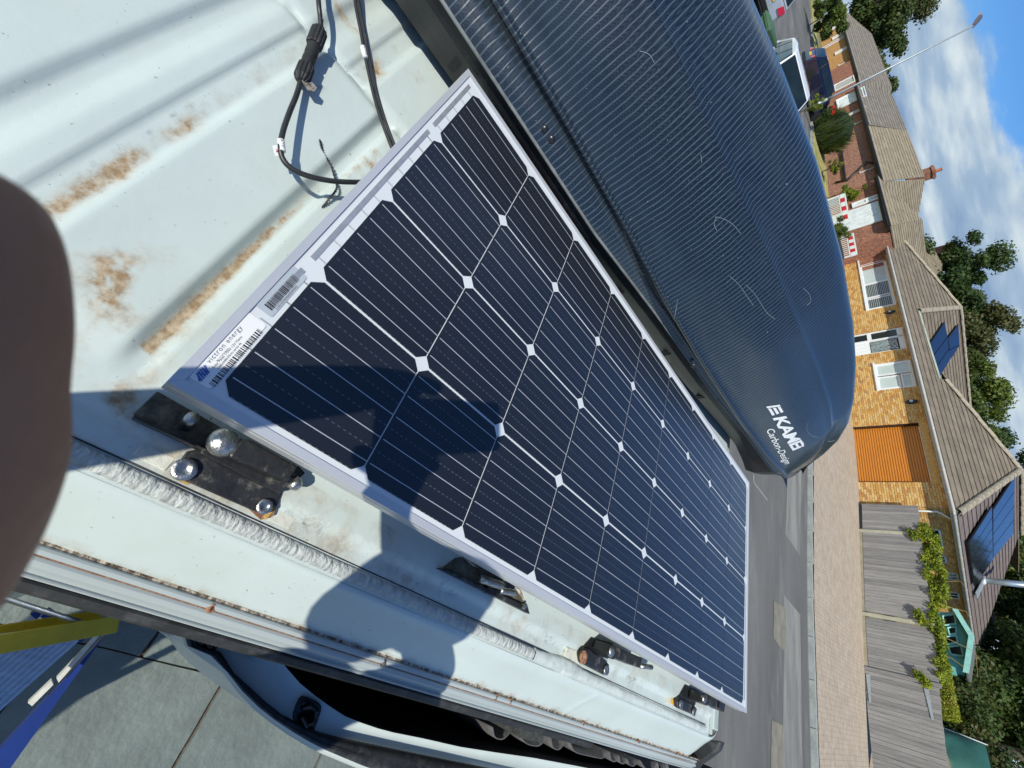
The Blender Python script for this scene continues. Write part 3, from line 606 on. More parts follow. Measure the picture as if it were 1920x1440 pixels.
b4 = small_bracket('black bracket with amber pad at the far end of the panel', [(1271, 1314), (1276, 1308), (1302, 1322), (1308, 1330), (1304, 1342), (1272, 1328)],
    [[(1316, 1318), (1319, 1300), (1330, 1304), (1326, 1324)], [(1326, 1322), (1330, 1303), (1347, 1310), (1344, 1329)], [(1348, 1328), (1350, 1312), (1361, 1318), (1358, 1336)]], [(1279, 1322), (1303, 1335)], (1322, 1311), None, [(1249, 1319), (1253, 1303), (1272, 1313), (1269, 1328)])
slab([(1271, 1310), (1286, 1284), (1312, 1296), (1303, 1324)], 2.004, .004, 'bracket_web', M_BLACK, b4)
slab([(1257, 1317), (1260, 1309), (1271, 1315), (1269, 1327)], 1.9972, .002, 'amber_pad', mat('amber_pad', (.55, .34, .05), rough=.5, var=.3, scale=60), b4)
for q in ([(611, 936), (624, 902), (655, 921), (634, 955)], [(772, 1030), (790, 1015), (803, 1024), (790, 1037)], [(1051, 1165), (1056, 1150), (1066, 1155), (1062, 1181)], [(1222, 1268), (1225, 1246), (1234, 1250), (1231, 1273)]):
    slab(q, 1.9985, .003, 'slot_pad', M_BROWN, van)

# ------------------------------------------------------------------ CABLES on the roof
M_CABLE = mat('black_cable', (0.022, 0.023, 0.025), rough=0.42, var=.2, scale=40, dirt=((.10, .10, .10), 60, .6, .8))
def curve_pts(pts, n=40):
    P = np.array(pts, float); out = []
    for i in range(len(P) - 1):
        p0, p1, p2, p3 = P[max(i - 1, 0)], P[i], P[i + 1], P[min(i + 2, len(P) - 1)]
        for t in np.linspace(0, 1, max(2, n // (len(P) - 1)), endpoint=False): out.append(.5 * ((2 * p1) + (-p0 + p2) * t + (2 * p0 - 5 * p1 + 4 * p2 - p3) * t * t + (-p0 + 3 * p1 - 3 * p2 + p3) * t ** 3))
    out.append(P[-1]); return out
def cable_px(pts): return curve_pts([vz(a, b, z) for a, b, z in pts], 90)
c1 = thing('solar_cable', 'black cable with fat black inline connector and white PLUS tag looping under the panel', 'cable', vz(560, 170, 2.0), 'van', 'leads running to the solar panel')
MB().tube(cable_px([(592, -120, 2.025), (594, -60, 2.03), (597, 0, 2.034), (600, 30, 2.030), (602, 52, 2.027)]), .0034, 10).build('lead', M_CABLE, c1, smooth=True)
MB().tube(cable_px([(564, 150, 2.020), (556, 178, 2.022), (543, 210, 2.028), (531, 245, 2.034), (526, 275, 2.036), (530, 297, 2.034), (547, 316, 2.034), (578, 330, 2.036), (620, 339, 2.036), (660, 341.5, 2.034), (700, 341, 2.030)]), .0034, 10).build('lead', M_CABLE, c1, smooth=True)
A, Bp = vz(602, 50, 2.026), vz(564, 153, 2.020); ax = Bp - A; Lc = np.linalg.norm(ax)
def cprof(prof, name, ribs=0):
    m = MB(); axv = Vector(ax / Lc); a = axv.cross(Vector((0, 0, 1))).normalized(); b = axv.cross(a); n = 36; rings = []
    for r, t in prof:
        rings.append([tuple(Vector(A) + axv * (t * Lc) + (a * math.cos(2 * math.pi * k / n) + b * math.sin(2 * math.pi * k / n)) * (r - (ribs if k % 3 == 0 else 0))) for k in range(n)])
    m.loft(rings); return m.build(name, M_RUBBER, c1, smooth=False)
cprof([(.0040, 0), (.0060, .03), (.0060, .10)], 'gland', 0); cprof([(.0098, .08), (.0110, .10), (.0110, .34), (.0098, .36)], 'connector_nut', .0012)
cprof([(.0080, .36), (.0084, .37), (.0084, .52), (.0070, .53), (.0070, .57), (.0084, .58), (.0084, .74)], 'connector_body', 0)
cprof([(.0088, .72), (.0106, .74), (.0108, .93), (.0095, .96), (.0060, 1.0)], 'connector_nut', .0013)
for q in ([(588, 58), (596, 42), (607, 36), (604, 60), (596, 72)], [(566, 150), (575, 142), (594, 164), (590, 172), (578, 168)]):
    tp = MB(); P = pz(q, 2.024); tp.hexa([(p[0], p[1], p[2] - .002) for p in P], P); tp.build('sealing_tape', mat('grubby_tape', (.10, .095, .085), rough=.8, scale=80, col2=(.40, .36, .32), bump=.4), c1)
M_TAG = mat('white_sleeve', (.80, .82, .82), rough=.45, var=.03)
def sleeve(a, b, z, s, parent, col=M_INK):
    P, Q = vz(*a, z), vz(*b, z); d = (Q - P); Ld = np.linalg.norm(d); d /= Ld; side = np.cross(d, [0, 0, 1]); side /= np.linalg.norm(side)
    m = MB(); m.tube([P, Q], .0042, 14); o = m.build('sleeve', M_TAG, parent, smooth=True); t = MB()
    def fn(u, v, q):
        ang = (v - .0016) / .0043; return P + d * (.0015 + u) + (-side * math.sin(ang) * -1 * .0044) + np.array([0, 0, math.cos(ang) * .0044])
    put_text(t, s, .0048, lambda u, v, q: P + d * (.0012 + u) - (-side) * (math.sin((v - .0016) / .0043) * .0044) + np.array([0, 0, math.cos((v - .0016) / .0043) * .0044])); t.build('lettering', col, o)
    return o
sleeve((526.5, 263), (529, 284), 2.036, 'PLUS', c1)
fl = MB(); F = pz([(511, 273), (526, 271), (530, 293), (516, 292)], 2.034); F2 = [(p[0], p[1], p[2] - .0006) for p in F]; fl.hexa(F2, F); fo = fl.build('tag_flag', M_TAG, c1)
pm_ = MB(); fc = vz(520, 283, 2.0346); pm_.box(fc, (.0045, .0007, .0003)); pm_.box(fc + np.array([0, 0, .0004]), (.0007, .0045, .0003)); pm_.build('plus_sign', mat('red_ink', (.5, .02, .02), rough=.5), fo)
c2 = thing('solar_cable', 'pair of thin black leads with a white sleeve running straight under the panel edge', 'cable', vz(690, 120, 2.0), 'van', 'leads running to the solar panel')
for off in (-3.4, 3.4):
    MB().tube(cable_px([(664 + off, -80, 2.014), (669 + off, 0, 2.014), (680 + off, 60, 2.012), (691 + off, 120, 2.010), (706 + off, 185, 2.010), (722 + off, 235, 2.012), (741 + off, 283, 2.015), (765 + off, 330, 2.02)]), .0026, 8).build('lead', M_CABLE, c2, smooth=True)
s2 = sleeve((680, 88), (685, 108), 2.0135, 'MINUS', c2)
w = thing('tie_wire', 'short twisted black wire lying on the white roof beside the panel', 'wire', vz(620, 320, 2.0), 'van')
wp = cable_px([(600, 262, 2.012), (603, 275, 2.008), (607, 286, 2.006), (613, 297, 2.006), (621, 310, 2.006), (626, 326, 2.007), (631, 342, 2.012), (632, 352, 2.014), (627, 362, 2.014), (620, 370, 2.012), (611, 382, 2.008), (605, 389, 2.005)])
for ph in (0, math.pi):
    MB().tube([p + np.array([math.cos(k * .9 + ph), math.sin(k * .9 + ph), .4 * math.sin(k * .9 + ph)]) * .0011 for k, p in enumerate(wp)], .0009, 6).build('strand', M_CABLE, w, smooth=True)

# ------------------------------------------------------------------ ROOF BOX
def box_mat():
    m = bpy.data.materials.new('striped_box_shell'); m.use_nodes = True; N, L, p = nodes_of(m); tc = N.new('ShaderNodeTexCoord')
    p.inputs['Roughness'].default_value = .38; p.inputs['Coat Weight'].default_value = .8; p.inputs['Coat Roughness'].default_value = .10
    sep = N.new('ShaderNodeSeparateXYZ'); L.new(tc.outputs['Object'], sep.inputs[0])
    def M(op, a, b=0.0, c=None):
        n = N.new('ShaderNodeMath'); n.operation = op
        for i, v in enumerate((a, b, c)):
            if v is None: continue
            if isinstance(v, (int, float)): n.inputs[i].default_value = v
            else: L.new(v, n.inputs[i])
        return n.outputs[0]
    def noise(sc, de, st=None):
        n = N.new('ShaderNodeTexNoise'); n.inputs['Scale'].default_value = sc; n.inputs['Detail'].default_value = de; n.inputs['Roughness'].default_value = .65
        if st: mp = N.new('ShaderNodeMapping'); mp.inputs['Scale'].default_value = st; L.new(tc.outputs['Object'], mp.inputs[0]); L.new(mp.outputs[0], n.inputs['Vector'])
        else: L.new(tc.outputs['Object'], n.inputs['Vector'])
        return n.outputs['Fac']
    yy = M('ADD', sep.outputs[1], M('MULTIPLY', M('SUBTRACT', noise(9, 2), .5), .012))
    ph = M('FRACT', M('MULTIPLY', yy, 1 / .0125)); tri = M('ABSOLUTE', M('SUBTRACT', ph, .5))                # 0 middle .. .5 edge
    line = M('SUBTRACT', 1.0, M('MULTIPLY', tri, M('ADD', 4.0, M('MULTIPLY', noise(35, 3), 5.5)))); line = M('MULTIPLY', M('MAXIMUM', line, 0.0), M('ADD', .35, M('MULTIPLY', noise(8, 4, (1, .5, 1)), 1.25)))
    # slanted stitches between the lines
    sx = M('ADD', M('MULTIPLY', sep.outputs[2], 1.3), sep.outputs[0]); st = M('FRACT', M('ADD', M('MULTIPLY', sx, -1 / .0042), M('MULTIPLY', tri, 2.2))); stitch = M('MULTIPLY', M('LESS_THAN', st, .5), M('GREATER_THAN', tri, .14))
    brk = M('MULTIPLY', M('SUBTRACT', noise(60, 3), .2), 1.5)
    fac = M('MINIMUM', M('ADD', M('MULTIPLY', line, .75), M('MULTIPLY', M('MULTIPLY', stitch, .22), brk)), 1.0)
    mx = N.new('ShaderNodeMixRGB'); L.new(fac, mx.inputs[0]); mx.inputs[1].default_value = (.0042, .0090, .018, 1); mx.inputs[2].default_value = (.105, .150, .178, 1)
    # dusty haze and white scuffs
    du = N.new('ShaderNodeMapRange'); L.new(noise(5, 6, (1, .35, 1)), du.inputs[0]); du.inputs[1].default_value = .45; du.inputs[2].default_value = .8
    m2 = N.new('ShaderNodeMixRGB'); L.new(M('MULTIPLY', du.outputs[0], .40), m2.inputs[0]); L.new(mx.outputs[0], m2.inputs[1]); m2.inputs[2].default_value = (.038, .060, .078, 1)
    sp = N.new('ShaderNodeMapRange'); L.new(noise(160, 2), sp.inputs[0]); sp.inputs[1].default_value = .735; sp.inputs[2].default_value = .78
    m3 = N.new('ShaderNodeMixRGB'); L.new(sp.outputs[0], m3.inputs[0]); L.new(m2.outputs[0], m3.inputs[1]); m3.inputs[2].default_value = (.35, .38, .38, 1)
    L.new(m3.outputs[0], p.inputs['Base Color'])
    rr = N.new('ShaderNodeMapRange'); L.new(noise(7, 6), rr.inputs[0]); rr.inputs[3].default_value = .08; rr.inputs[4].default_value = .32; L.new(rr.outputs[0], p.inputs['Coat Roughness'])
    b = N.new('ShaderNodeBump'); b.inputs['Strength'].default_value = .25; b.inputs['Distance'].default_value = .002; L.new(fac, b.inputs['Height']); L.new(b.outputs[0], p.inputs['Normal'])
    MATS['striped_box_shell'] = m; return m
M_BOX = box_mat(); M_TRAY = mat('black_box_base', (0.010, 0.011, 0.013), rough=0.42, var=.3, scale=12, bump=.08, bscale=200, dirt=((.06, .065, .07), 8, .55, .85))
YS = [-1.1, -.6, -.1, .1, .35, .6, .85, 1.05, 1.2, 1.38, 1.52, 1.64, 1.74, 1.80, 1.90, 2.00, 2.08, 2.13]
def ip(y, xs_, vs_): return float(np.interp(y, xs_, vs_))
XC = -.44
def sec(y):
    """half section on the near side: list of (X, z) from lip to crown"""
    lx = ip(y, [-1.1, -.1, .35, .67, 1.02, 1.38, 1.64, 1.75, 1.9, 2.02, 2.13], [-.065, -.042, -.042, -.098, -.126, -.176, -.200, -.215, -.285, -.36, -.43])
    lz = ip(y, [.35, .67], [2.120, 2.110])
    cx = ip(y, [-1.1, -.1, .15, .35, .6, .85, 1.2, 1.45, 1.7, 1.78, 1.9, 2.02, 2.13], [-.10, -.072, -.068, -.063, -.062, -.076, -.103, -.133, -.180, -.205, -.275, -.35, -.425])
    cz = ip(y, [.15, .35, .6, .85, 1.2, 1.7, 2.13], [2.176, 2.174, 2.165, 2.156, 2.151, 2.150, 2.12])
    rx = ip(y, [-1.1, .08, .33, .68, .98, 1.25, 1.5, 1.65, 1.8, 1.95, 2.13], [-.21, -.185, -.195, -.225, -.245, -.300, -.335, -.345, -.36, -.39, -.435])
    rz = ip(y, [-1.1, .08, .33, .68, .98, 1.25, 1.5, 1.65, 1.8, 1.95, 2.08, 2.13], [2.32, 2.345, 2.354, 2.361, 2.362, 2.357, 2.345, 2.325, 2.275, 2.215, 2.15, 2.125])
    kz = ip(y, [-1.1, .2, .4, .63, .94, 1.2, 1.4, 1.6, 1.75, 1.88, 2.0, 2.08, 2.13], [2.43, 2.452, 2.472, 2.486, 2.484, 2.468, 2.445, 2.410, 2.370, 2.315, 2.24, 2.175, 2.13])
    kz = max(kz, rz + .004)
    P = [(lx, lz), (lx - .004, lz + .010), (lx - .012, lz + .022), (cx - .014, cz - .014), (cx - .004, cz - .008), (cx, cz), (cx - .006, cz + .003), (cx - .014, cz - .001), (cx - .022, cz + .004)]
    for t in (.12, .3, .5, .7, .88): 
        s = 1.0 if y < 1.5 else max(.2, 1 - (y - 1.5) / .5)
        P.append((cx - .022 + (rx - cx + .022) * t + .010 * math.sin(math.pi * t) * s, cz + .004 + (rz - cz - .004) * t + .010 * math.sin(math.pi * t) * s))
    P += [(rx + .003, rz - .006), (rx, rz), (rx - .010, rz + .004), (rx - .030, rz + .010 + .0 * y)]
    for t in (.35, .65, .85, 1.0):
        P.append((rx - .030 + (XC - rx + .030) * t, rz + .010 + (max(kz - rz - .010, 0)) * math.sin(t * math.pi / 2)))
    return P
def full(y):
    h = sec(y); far_ = [(2 * XC - p[0], p[1]) for p in h[::-1]]; return [(p[0], y, p[1]) for p in h + far_[1:]]
YF = sorted(set(list(np.linspace(-1.1, 1.5, 60)) + list(np.linspace(1.5, 2.13, 34))))
box = thing('roof_box', 'long dark blue striped roof box with white lettering lying beside the solar panel', 'roof box', (XC, .4, 2.0), 'van')
bm2 = MB(); bm2.loft([full(y) for y in YF], closed=False, caps=False); n_ = len(full(0)); bm2.add(full(YF[-1]), [tuple(range(n_))]); bm2.add(full(YF[0]), [tuple(range(n_))])
o_lid = bm2.build('lid', M_BOX, box, smooth=True)
lipm = MB()
for sg in (1, -1):
    ring = []
    for y in YF:
        lx, lz = sec(y)[0]; X = lambda x: x if sg > 0 else 2 * XC - x
        ring.append([(X(lx + .004), y, lz - .001), (X(lx + .005), y, lz - .004), (X(lx + .002), y, lz - .006), (X(lx - .008), y, lz - .005), (X(lx - .008), y, lz + .001)])
    lipm.loft(ring)
lipm.build('lid_rim', mat('rim_plastic', (.16, .175, .175), rough=.35, var=.25, scale=30), box, smooth=True)
tray = MB(); ring = []
for y in YF:
    lx, lz = sec(y)[0]; f_ = ip(y, [1.5, 2.13], [0, .06]); q = ip(y, [.9, 1.4, 1.64, 1.8], [0, .0, .03, .06])
    a = [(lx - .004, lz - .006), (lx - .006, lz - .03 - q), (lx - .020, lz - .062 - q), (lx - .030, 2.030), (lx - .075, 2.008 + f_), (lx - .11, 2.006 + f_)]
    a = [(min(p[0], -.02), p[1]) for p in a]; ring.append([(p[0], y, p[1]) for p in a] + [(2 * XC - p[0], y, p[1]) for p in a[::-1]])
tray.loft(ring, closed=True); tray.build('base_tray', M_TRAY, box, smooth=False, bevel=0)
for y0 in (-.05, .26, .55, .84, 1.1): 
    m = MB(); lx, lz = sec(y0)[0]; m.box((lx - .016, y0, lz - .045), (.008, .014, .05)); m.build('tray_rib', M_TRAY, box)
def on_side(px, py, dz=0.002):
    """point on the near side of the lid that the given ray meets (march along the ray)"""
    r = rv(px, py)
    for t in np.linspace(.5, 3.2, 2701) / np.linalg.norm(r):
        P = CAMV + r * t
        if not (-1 < P[1] < 2.12): continue
        h = sec(P[1]); hz = [q[1] for q in h]; hx = [q[0] for q in h]
        if hz[0] < P[2] < hz[-1]:
            k = max(i for i in range(len(hz)) if hz[i] <= P[2] or i == 0)
            xs__ = np.interp(P[2], np.maximum.accumulate(hz), hx)
            if P[0] <= xs__ and P[0] > XC: return P
    return None
for px_, py_ in ((1020, 243), (1033, 262), (1295, 675), (1300, 686)):
    P = on_side(px_, py_)
    if P is None: P = vz(px_, py_, 2.135)
    MB().lathe((P[0] - .002, P[1], P[2]), (1, 0, .45), [(.0075, 0), (.0075, .002), (.006, .004), (.003, .0052), (0, .0055)], 16).build('rivet', mat('dark_rivet', (.05, .055, .06), rough=.3, metal=.7, var=.2), box, smooth=True)
# lettering: bilinear patch between four rays that meet the lid
M_LETTER = mat('white_lettering', (.72, .75, .76), rough=.4, var=.06, scale=120, coat=.6, dirt=((.25, .3, .34), 160, .62, .75))
Q = [on_side(*p) for p in ((1437, 762), (1489, 846), (1510, 834), (1460, 756))]      # start low, end low, end high, start high
Q2 = [on_side(*p) for p in ((1437, 806), (1472, 870), (1485, 866), (1450, 800))]
def patch(Q):
    def fn(u, v):
        P = Q[0] * (1 - u) * (1 - v) + Q[1] * u * (1 - v) + Q[2] * u * v + Q[3] * (1 - u) * v
        h = sec(P[1]); x = np.interp(P[2], np.maximum.accumulate([q[1] for q in h]), [q[0] for q in h]); return (x + .0022, P[1], P[2])
    return fn
def letter_patch(s, Q, shear, bold, u0=0.0, extra=None, spacing=1.0):
    vs, fs = text_geo(s, 1.0, shear=shear, bold=bold, spacing=spacing); xm = max(v[0] for v in vs); x0 = min(v[0] for v in vs); y1 = .72; fn = patch(Q); m = MB()
    m.add([fn(u0 + (1 - u0) * (v[0] - x0) / (xm - x0), v[1] / y1) for v in vs], fs)
    if extra: extra(m, fn)
    return m.build('lettering', M_LETTER, box)
def k_emblem(m, fn):
    # three-bar emblem before the name
    for a in (0.0, .38, .76): m.add([fn(.012 + (a * .22 + .10) * .13, .05 + a * .95), fn(.165, .05 + a * .95), fn(.165, .05 + a * .95 + .22), fn(.012 + (a * .22 + .24) * .13, .05 + a * .95 + .22)], [(0, 1, 2, 3)])
    m.add([fn(-.01, .0), fn(.02, .0), fn(.055, 1.03), fn(.02, 1.03)], [(0, 1, 2, 3)])
letter_patch('KAMEi', Q, .18, .03, .21, k_emblem, .92)
letter_patch('Carbon-Design', Q2, .25, .008)

# scratches and scuffs on the shell
M_SCR = mat('pale_scratch', (.22, .27, .30), rough=.6)
for pts in ([(1340, 407), (1352, 409), (1372, 420), (1388, 438)], [(1342, 408), (1338, 420), (1343, 432)], [(1368, 518), (1385, 534), (1400, 556), (1412, 573)], [(1398, 534), (1415, 552), (1436, 585), (1452, 598)], [(1198, 96), (1216, 102), (1226, 118)], [(1505, 540), (1517, 552), (1519, 566), (1512, 572)], [(1553, 828), (1566, 826), (1576, 832), (1580, 840)], [(1313, 290), (1315, 305)], [(1245, 640), (1239, 668), (1228, 688)], [(1320, 735), (1312, 758), (1306, 770)], [(1270, 562), (1262, 600)], [(1515, 792), (1512, 804), (1520, 816), (1534, 820)]):
    C = [on_side(*p) for p in pts]; C = [c + np.array([.0012, 0, .0008]) for c in C if c is not None]
    if len(C) > 1:
        m = MB(); cp = curve_pts(C, 16); cp = [(np.interp(c[2], np.maximum.accumulate([q[1] for q in sec(c[1])]), [q[0] for q in sec(c[1])]) + .0008, c[1], c[2]) for c in cp]; m.tube(cp, .00055, 4); m.build('scratch', M_SCR, box)
# ------------------------------------------------------------------ GROUND, ROAD, DRIVE
def zroad(x): return 0.028 * max(0.0, -x - 3) if x > -70 else 0.028 * 67
def ykerb(x): return 12.97 - 0.10 * x if x > -60 else 18.97
def zbase(x): return float(np.interp(x, [-90, -60, -40, -27, -9, 0, 6], [2.3, 1.9, 1.25, 0.92, 0.70, 0.27, 0.15]))
def yhouse(x): return 19.3 - 0.09 * (x + 9) if x > -30 else 19.6
def zg(x, y):
    yk = ykerb(x); zr = zroad(x)
    if y <= yk: return zr
    t = min(1.0, (y - yk) / max(1.0, yhouse(x) - yk)); return zr + .11 + t * (zbase(x) - zr - .11)
M_GRASS_FAR = mat('dry_ground', (0.15, 0.16, 0.06), rough=0.95, scale=.8, col2=(0.22, 0.19, 0.09), bump=.3)
xsg = np.concatenate([np.linspace(-400, -80, 9), np.linspace(-70, 20, 31), np.linspace(30, 300, 9)])
ysg = np.concatenate([np.linspace(-300, -12, 7), np.linspace(-6, 44, 26), np.linspace(60, 500, 9)])
gm = MB(); gm.v = [(x, y, zg(x, min(y, 60)) - (.40 if y < ykerb(x) + 2.6 else .03)) for x in xsg for y in ysg]; ny_ = len(ysg)
gm.f = [(i * ny_ + j, (i + 1) * ny_ + j, (i + 1) * ny_ + j + 1, i * ny_ + j + 1) for i in range(len(xsg) - 1) for j in range(ny_ - 1)]; gm.m = [0] * len(gm.f)
gm.build('ground', M_GRASS_FAR, None, smooth=True, kind='structure')
M_ASPH = mat('asphalt', (0.125, 0.125, 0.118), rough=.9, var=.22, scale=.6, detail=10, bump=.5, bscale=60, dirt=((.24, .235, .22), 1.1, .52, .78), stretch=(.3, 1, 1))
def strip(name, m_, yl, yh, x0, x1, n, dz, kind='structure', m=3, zf=None):
    s = MB(); zf = zf or zg
    for i in range(n + 1):
        x = x0 + (x1 - x0) * i / n
        for j in range(m + 1):
            y = yl(x) + (yh(x) - yl(x)) * j / m; s.v.append((x, y, zf(x, y) + dz))
    s.f = [(i * (m + 1) + j, (i + 1) * (m + 1) + j, (i + 1) * (m + 1) + j + 1, i * (m + 1) + j + 1) for i in range(n) for j in range(m)]; s.m = [0] * len(s.f)
    return s.build(name, m_, None, kind=kind)
zr2 = lambda x, y: zroad(x)
strip('road', M_ASPH, lambda x: 4.6 - .02 * x, lambda x: ykerb(x) - .02, -120, 20, 70, 0.0, zf=zr2)
M_ASPH2 = mat('worn_asphalt', (0.20, 0.20, 0.185), rough=.95, var=.3, scale=1.5, detail=10, bump=.6, bscale=70, dirt=((.30, .29, .26), 2.4, .50, .72), stretch=(.2, 1, 1))
strip('road_edge', M_ASPH2, lambda x: ykerb(x) - 2.15, lambda x: ykerb(x) - .75, -30, 16, 40, .004, zf=zr2)
M_PATCH = mat('asphalt_patch', (0.215, 0.20, 0.16), rough=.95, var=.2, scale=3, bump=.5, bscale=70)
def patch_px(name, pts, dz, m_):
    P = []
    for a, b in pts:
        z = 0
        for _ in range(4): q = gz(a, b, z); z = zroad(q[0]) + dz
        P.append(gz(a, b, z))
    s = MB(); s.v = [tuple(p) for p in P]; s.f = [tuple(range(len(P)))]; s.m = [0]; s.build(name, m_, None, kind='structure')
patch_px('asphalt_patch', [(1451, 1127), (1473, 1140), (1474, 1210), (1467, 1220), (1450, 1195)], .008, M_PATCH)
patch_px('asphalt_patch', [(1447, 1350), (1468, 1360), (1470, 1460), (1445, 1460)], .008, M_PATCH)
patch_px('asphalt_patch', [(1464, 45), (1472, 46), (1484, 92), (1480, 98), (1464, 92)], .008, mat('tan_asphalt', (.34, .29, .18), rough=.95, scale=2))
patch_px('road_crack', [(1412, 890), (1413, 905), (1438, 938), (1440, 938), (1414, 904), (1414, 890)], .008, mat('pale_crack', (.33, .33, .31), rough=.95))
M_BLOCK = bpy.data.materials.new('block_paving'); M_BLOCK.use_nodes = True
def block_mat(m):
    N, L, p = nodes_of(m); tc = N.new('ShaderNodeTexCoord'); mp = N.new('ShaderNodeMapping'); mp.inputs['Rotation'].default_value = (0, 0, -.1); L.new(tc.outputs['Object'], mp.inputs[0])
    br = N.new('ShaderNodeTexBrick'); L.new(mp.outputs[0], br.inputs['Vector']); br.inputs['Scale'].default_value = 1.0; br.inputs['Brick Width'].default_value = .21; br.inputs['Row Height'].default_value = .105; br.inputs['Mortar Size'].default_value = .008
    br.inputs['Color1'].default_value = (.40, .325, .25, 1); br.inputs['Color2'].default_value = (.46, .39, .31, 1); br.inputs['Mortar'].default_value = (.29, .24, .185, 1); br.inputs['Bias'].default_value = .1
    nz = N.new('ShaderNodeTexNoise'); nz.inputs['Scale'].default_value = 5.0; nz.inputs['Detail'].default_value = 10; nz.inputs['Roughness'].default_value = .75; L.new(tc.outputs['Object'], nz.inputs['Vector'])
    rp = N.new('ShaderNodeValToRGB'); L.new(nz.outputs['Fac'], rp.inputs[0]); rp.color_ramp.elements[0].color = (.78, .77, .77, 1); rp.color_ramp.elements[1].color = (1.18, 1.16, 1.12, 1); rp.color_ramp.elements[0].position = .3; rp.color_ramp.elements[1].position = .7
    mx = N.new('ShaderNodeMixRGB'); mx.blend_type = 'MULTIPLY'; mx.inputs[0].default_value = 1; L.new(br.outputs['Color'], mx.inputs[1]); L.new(rp.outputs[0], mx.inputs[2]); L.new(mx.outputs[0], p.inputs['Base Color']); p.inputs['Roughness'].default_value = .95
    bp = N.new('ShaderNodeBump'); bp.inputs['Strength'].default_value = .7; bp.inputs['Distance'].default_value = .01; bp.invert = True; L.new(br.outputs['Fac'], bp.inputs['Height']); L.new(bp.outputs[0], p.inputs['Normal'])
block_mat(M_BLOCK)
strip('block_drive', M_BLOCK, lambda x: ykerb(x) + .14, lambda x: yhouse(x) + .6, -24, 14, 50, .004, m=8)
M_KERB = mat('concrete_kerb', (0.33, 0.35, 0.33), rough=.9, var=.15, scale=6, bump=.3)
M_VERGE = mat('verge_grass', (0.20, 0.22, 0.05), rough=.95, scale=1.6, col2=(0.46, 0.39, 0.16), bump=.8, bscale=40, detail=8)
strip('lawn', M_VERGE, lambda x: ykerb(x) + .14, lambda x: yhouse(x) + .3, -70, -24.1, 40, .006, m=6)
kb = []
kme = MB().box((0, 0, 0), (.905, .125, .24)).mesh('kerb_stone'); kme.materials.append(M_KERB)
kerb = bpy.data.objects.new('kerb', None); COL.objects.link(kerb); kerb['kind'] = 'structure'; ORG[kerb] = Vector((0, 0, 0))
x = 14.0
while x > -62:
    y = ykerb(x) + .06; o = inst('kerb_stone', kme, kerb, Matrix.Translation((x, y, zroad(x) + .11 - .12)) @ Matrix.Rotation(math.atan(-.10), 4, 'Z')); x -= .915
# near paving: big slate slabs round the van
M_SLATE = mat('slate_paving', (0.155, 0.185, 0.172), rough=.55, var=.18, scale=3.5, detail=10, bump=.35, bscale=28, dirt=((.27, .285, .25), 6, .60, .82), spec=.4)
M_JOINT = mat('brown_joint', (.13, .085, .06), rough=.95, var=.4, scale=90, bump=.6, bscale=200)
pat = bpy.data.objects.new('patio', None); COL.objects.link(pat); pat['kind'] = 'structure'; ORG[pat] = Vector((0, 0, 0))
MB().box((0.7, .8, -.032), (7.2, 7.4, .03)).build('joint_bed', M_JOINT, pat)
rs = random.Random(8)
smes = []
for k in range(5):
    s = MB(); W_, H_ = .884, .664; n = 9; pts = []
    for a, b in (((-W_ / 2, -H_ / 2), (W_ / 2, -H_ / 2)), ((W_ / 2, -H_ / 2), (W_ / 2, H_ / 2)), ((W_ / 2, H_ / 2), (-W_ / 2, H_ / 2)), ((-W_ / 2, H_ / 2), (-W_ / 2, -H_ / 2))):
        for i in range(n):
            t = i / n; nx__, ny__ = (b[1] - a[1]), -(b[0] - a[0]); l = math.hypot(nx__, ny__); w_ = rs.uniform(-.0025, .0025); pts.append((a[0] + (b[0] - a[0]) * t + nx__ / l * w_, a[1] + (b[1] - a[1]) * t + ny__ / l * w_))
    s.prism(pts, -.03, 0); me = s.mesh('paving_slab'); me.materials.append(M_SLATE); smes.append(me)
for col_, x0 in enumerate((-1.42, -.52, .355, 1.245, 2.145, 3.045)):
    for r in range(-3, 6):
        yy = 1.0 + r * .68 + (0 if col_ >= 3 else .30)
        inst('paving_slab', rs.choice(smes), pat, Matrix.Translation((x0 + .45, yy + .34, rs.uniform(-.002, .001))) @ Matrix.Rotation(math.pi * rs.randint(0, 1), 4, 'Z'))

# ------------------------------------------------------------------ NEAREST HOUSE (yellow brick bungalow)
GH = np.array([-9.416, 19.602, 0.0]); TH = -0.069
DD = np.array([math.cos(TH), math.sin(TH), 0.0]); NN = np.array([-DD[1], DD[0], 0.0])
def hp(s, t, z): return tuple(GH + s * DD + t * NN + np.array([0, 0, z]))
def hs_(px, py):
    P = gn(px, py, GH, NN); d = P - GH; return float(d @ DD), float(P[2])
HM = Matrix(((DD[0], NN[0], 0, GH[0]), (DD[1], NN[1], 0, GH[1]), (0, 0, 1, 0), (0, 0, 0, 1)))     # (s, t, z) -> place
house = thing('brick_bungalow', 'yellow brick bungalow with brown roof, orange garage door and white gutter facing the van', 'bungalow', (0, 0, 0), group='bungalows along the street')
BCOL = [(0.60, 0.345, 0.098), (0.66, 0.42, 0.15), (0.55, 0.285, 0.075), (0.68, 0.47, 0.20), (0.47, 0.235, 0.085)]
M_BRICKS = [mat('yellow_brick_%s' % 'abcde'[i], c, rough=.9, var=.16, scale=14, bump=.3, bscale=80) for i, c in enumerate(BCOL)]
M_MORTAR = mat('mortar', (0.30, 0.235, 0.15), rough=.95, var=.1, scale=20)
ZB = 0.73
OPEN = [(-15.45, -10.2, 1.86, 3.02), (-6.33, -4.70, 1.76, 3.04), (-2.76, 0.0, 0.5, 2.82), (-8.55, -7.05, 0.5, 3.02)]
S0, S1, ZT = -17.55, 1.0, 3.14
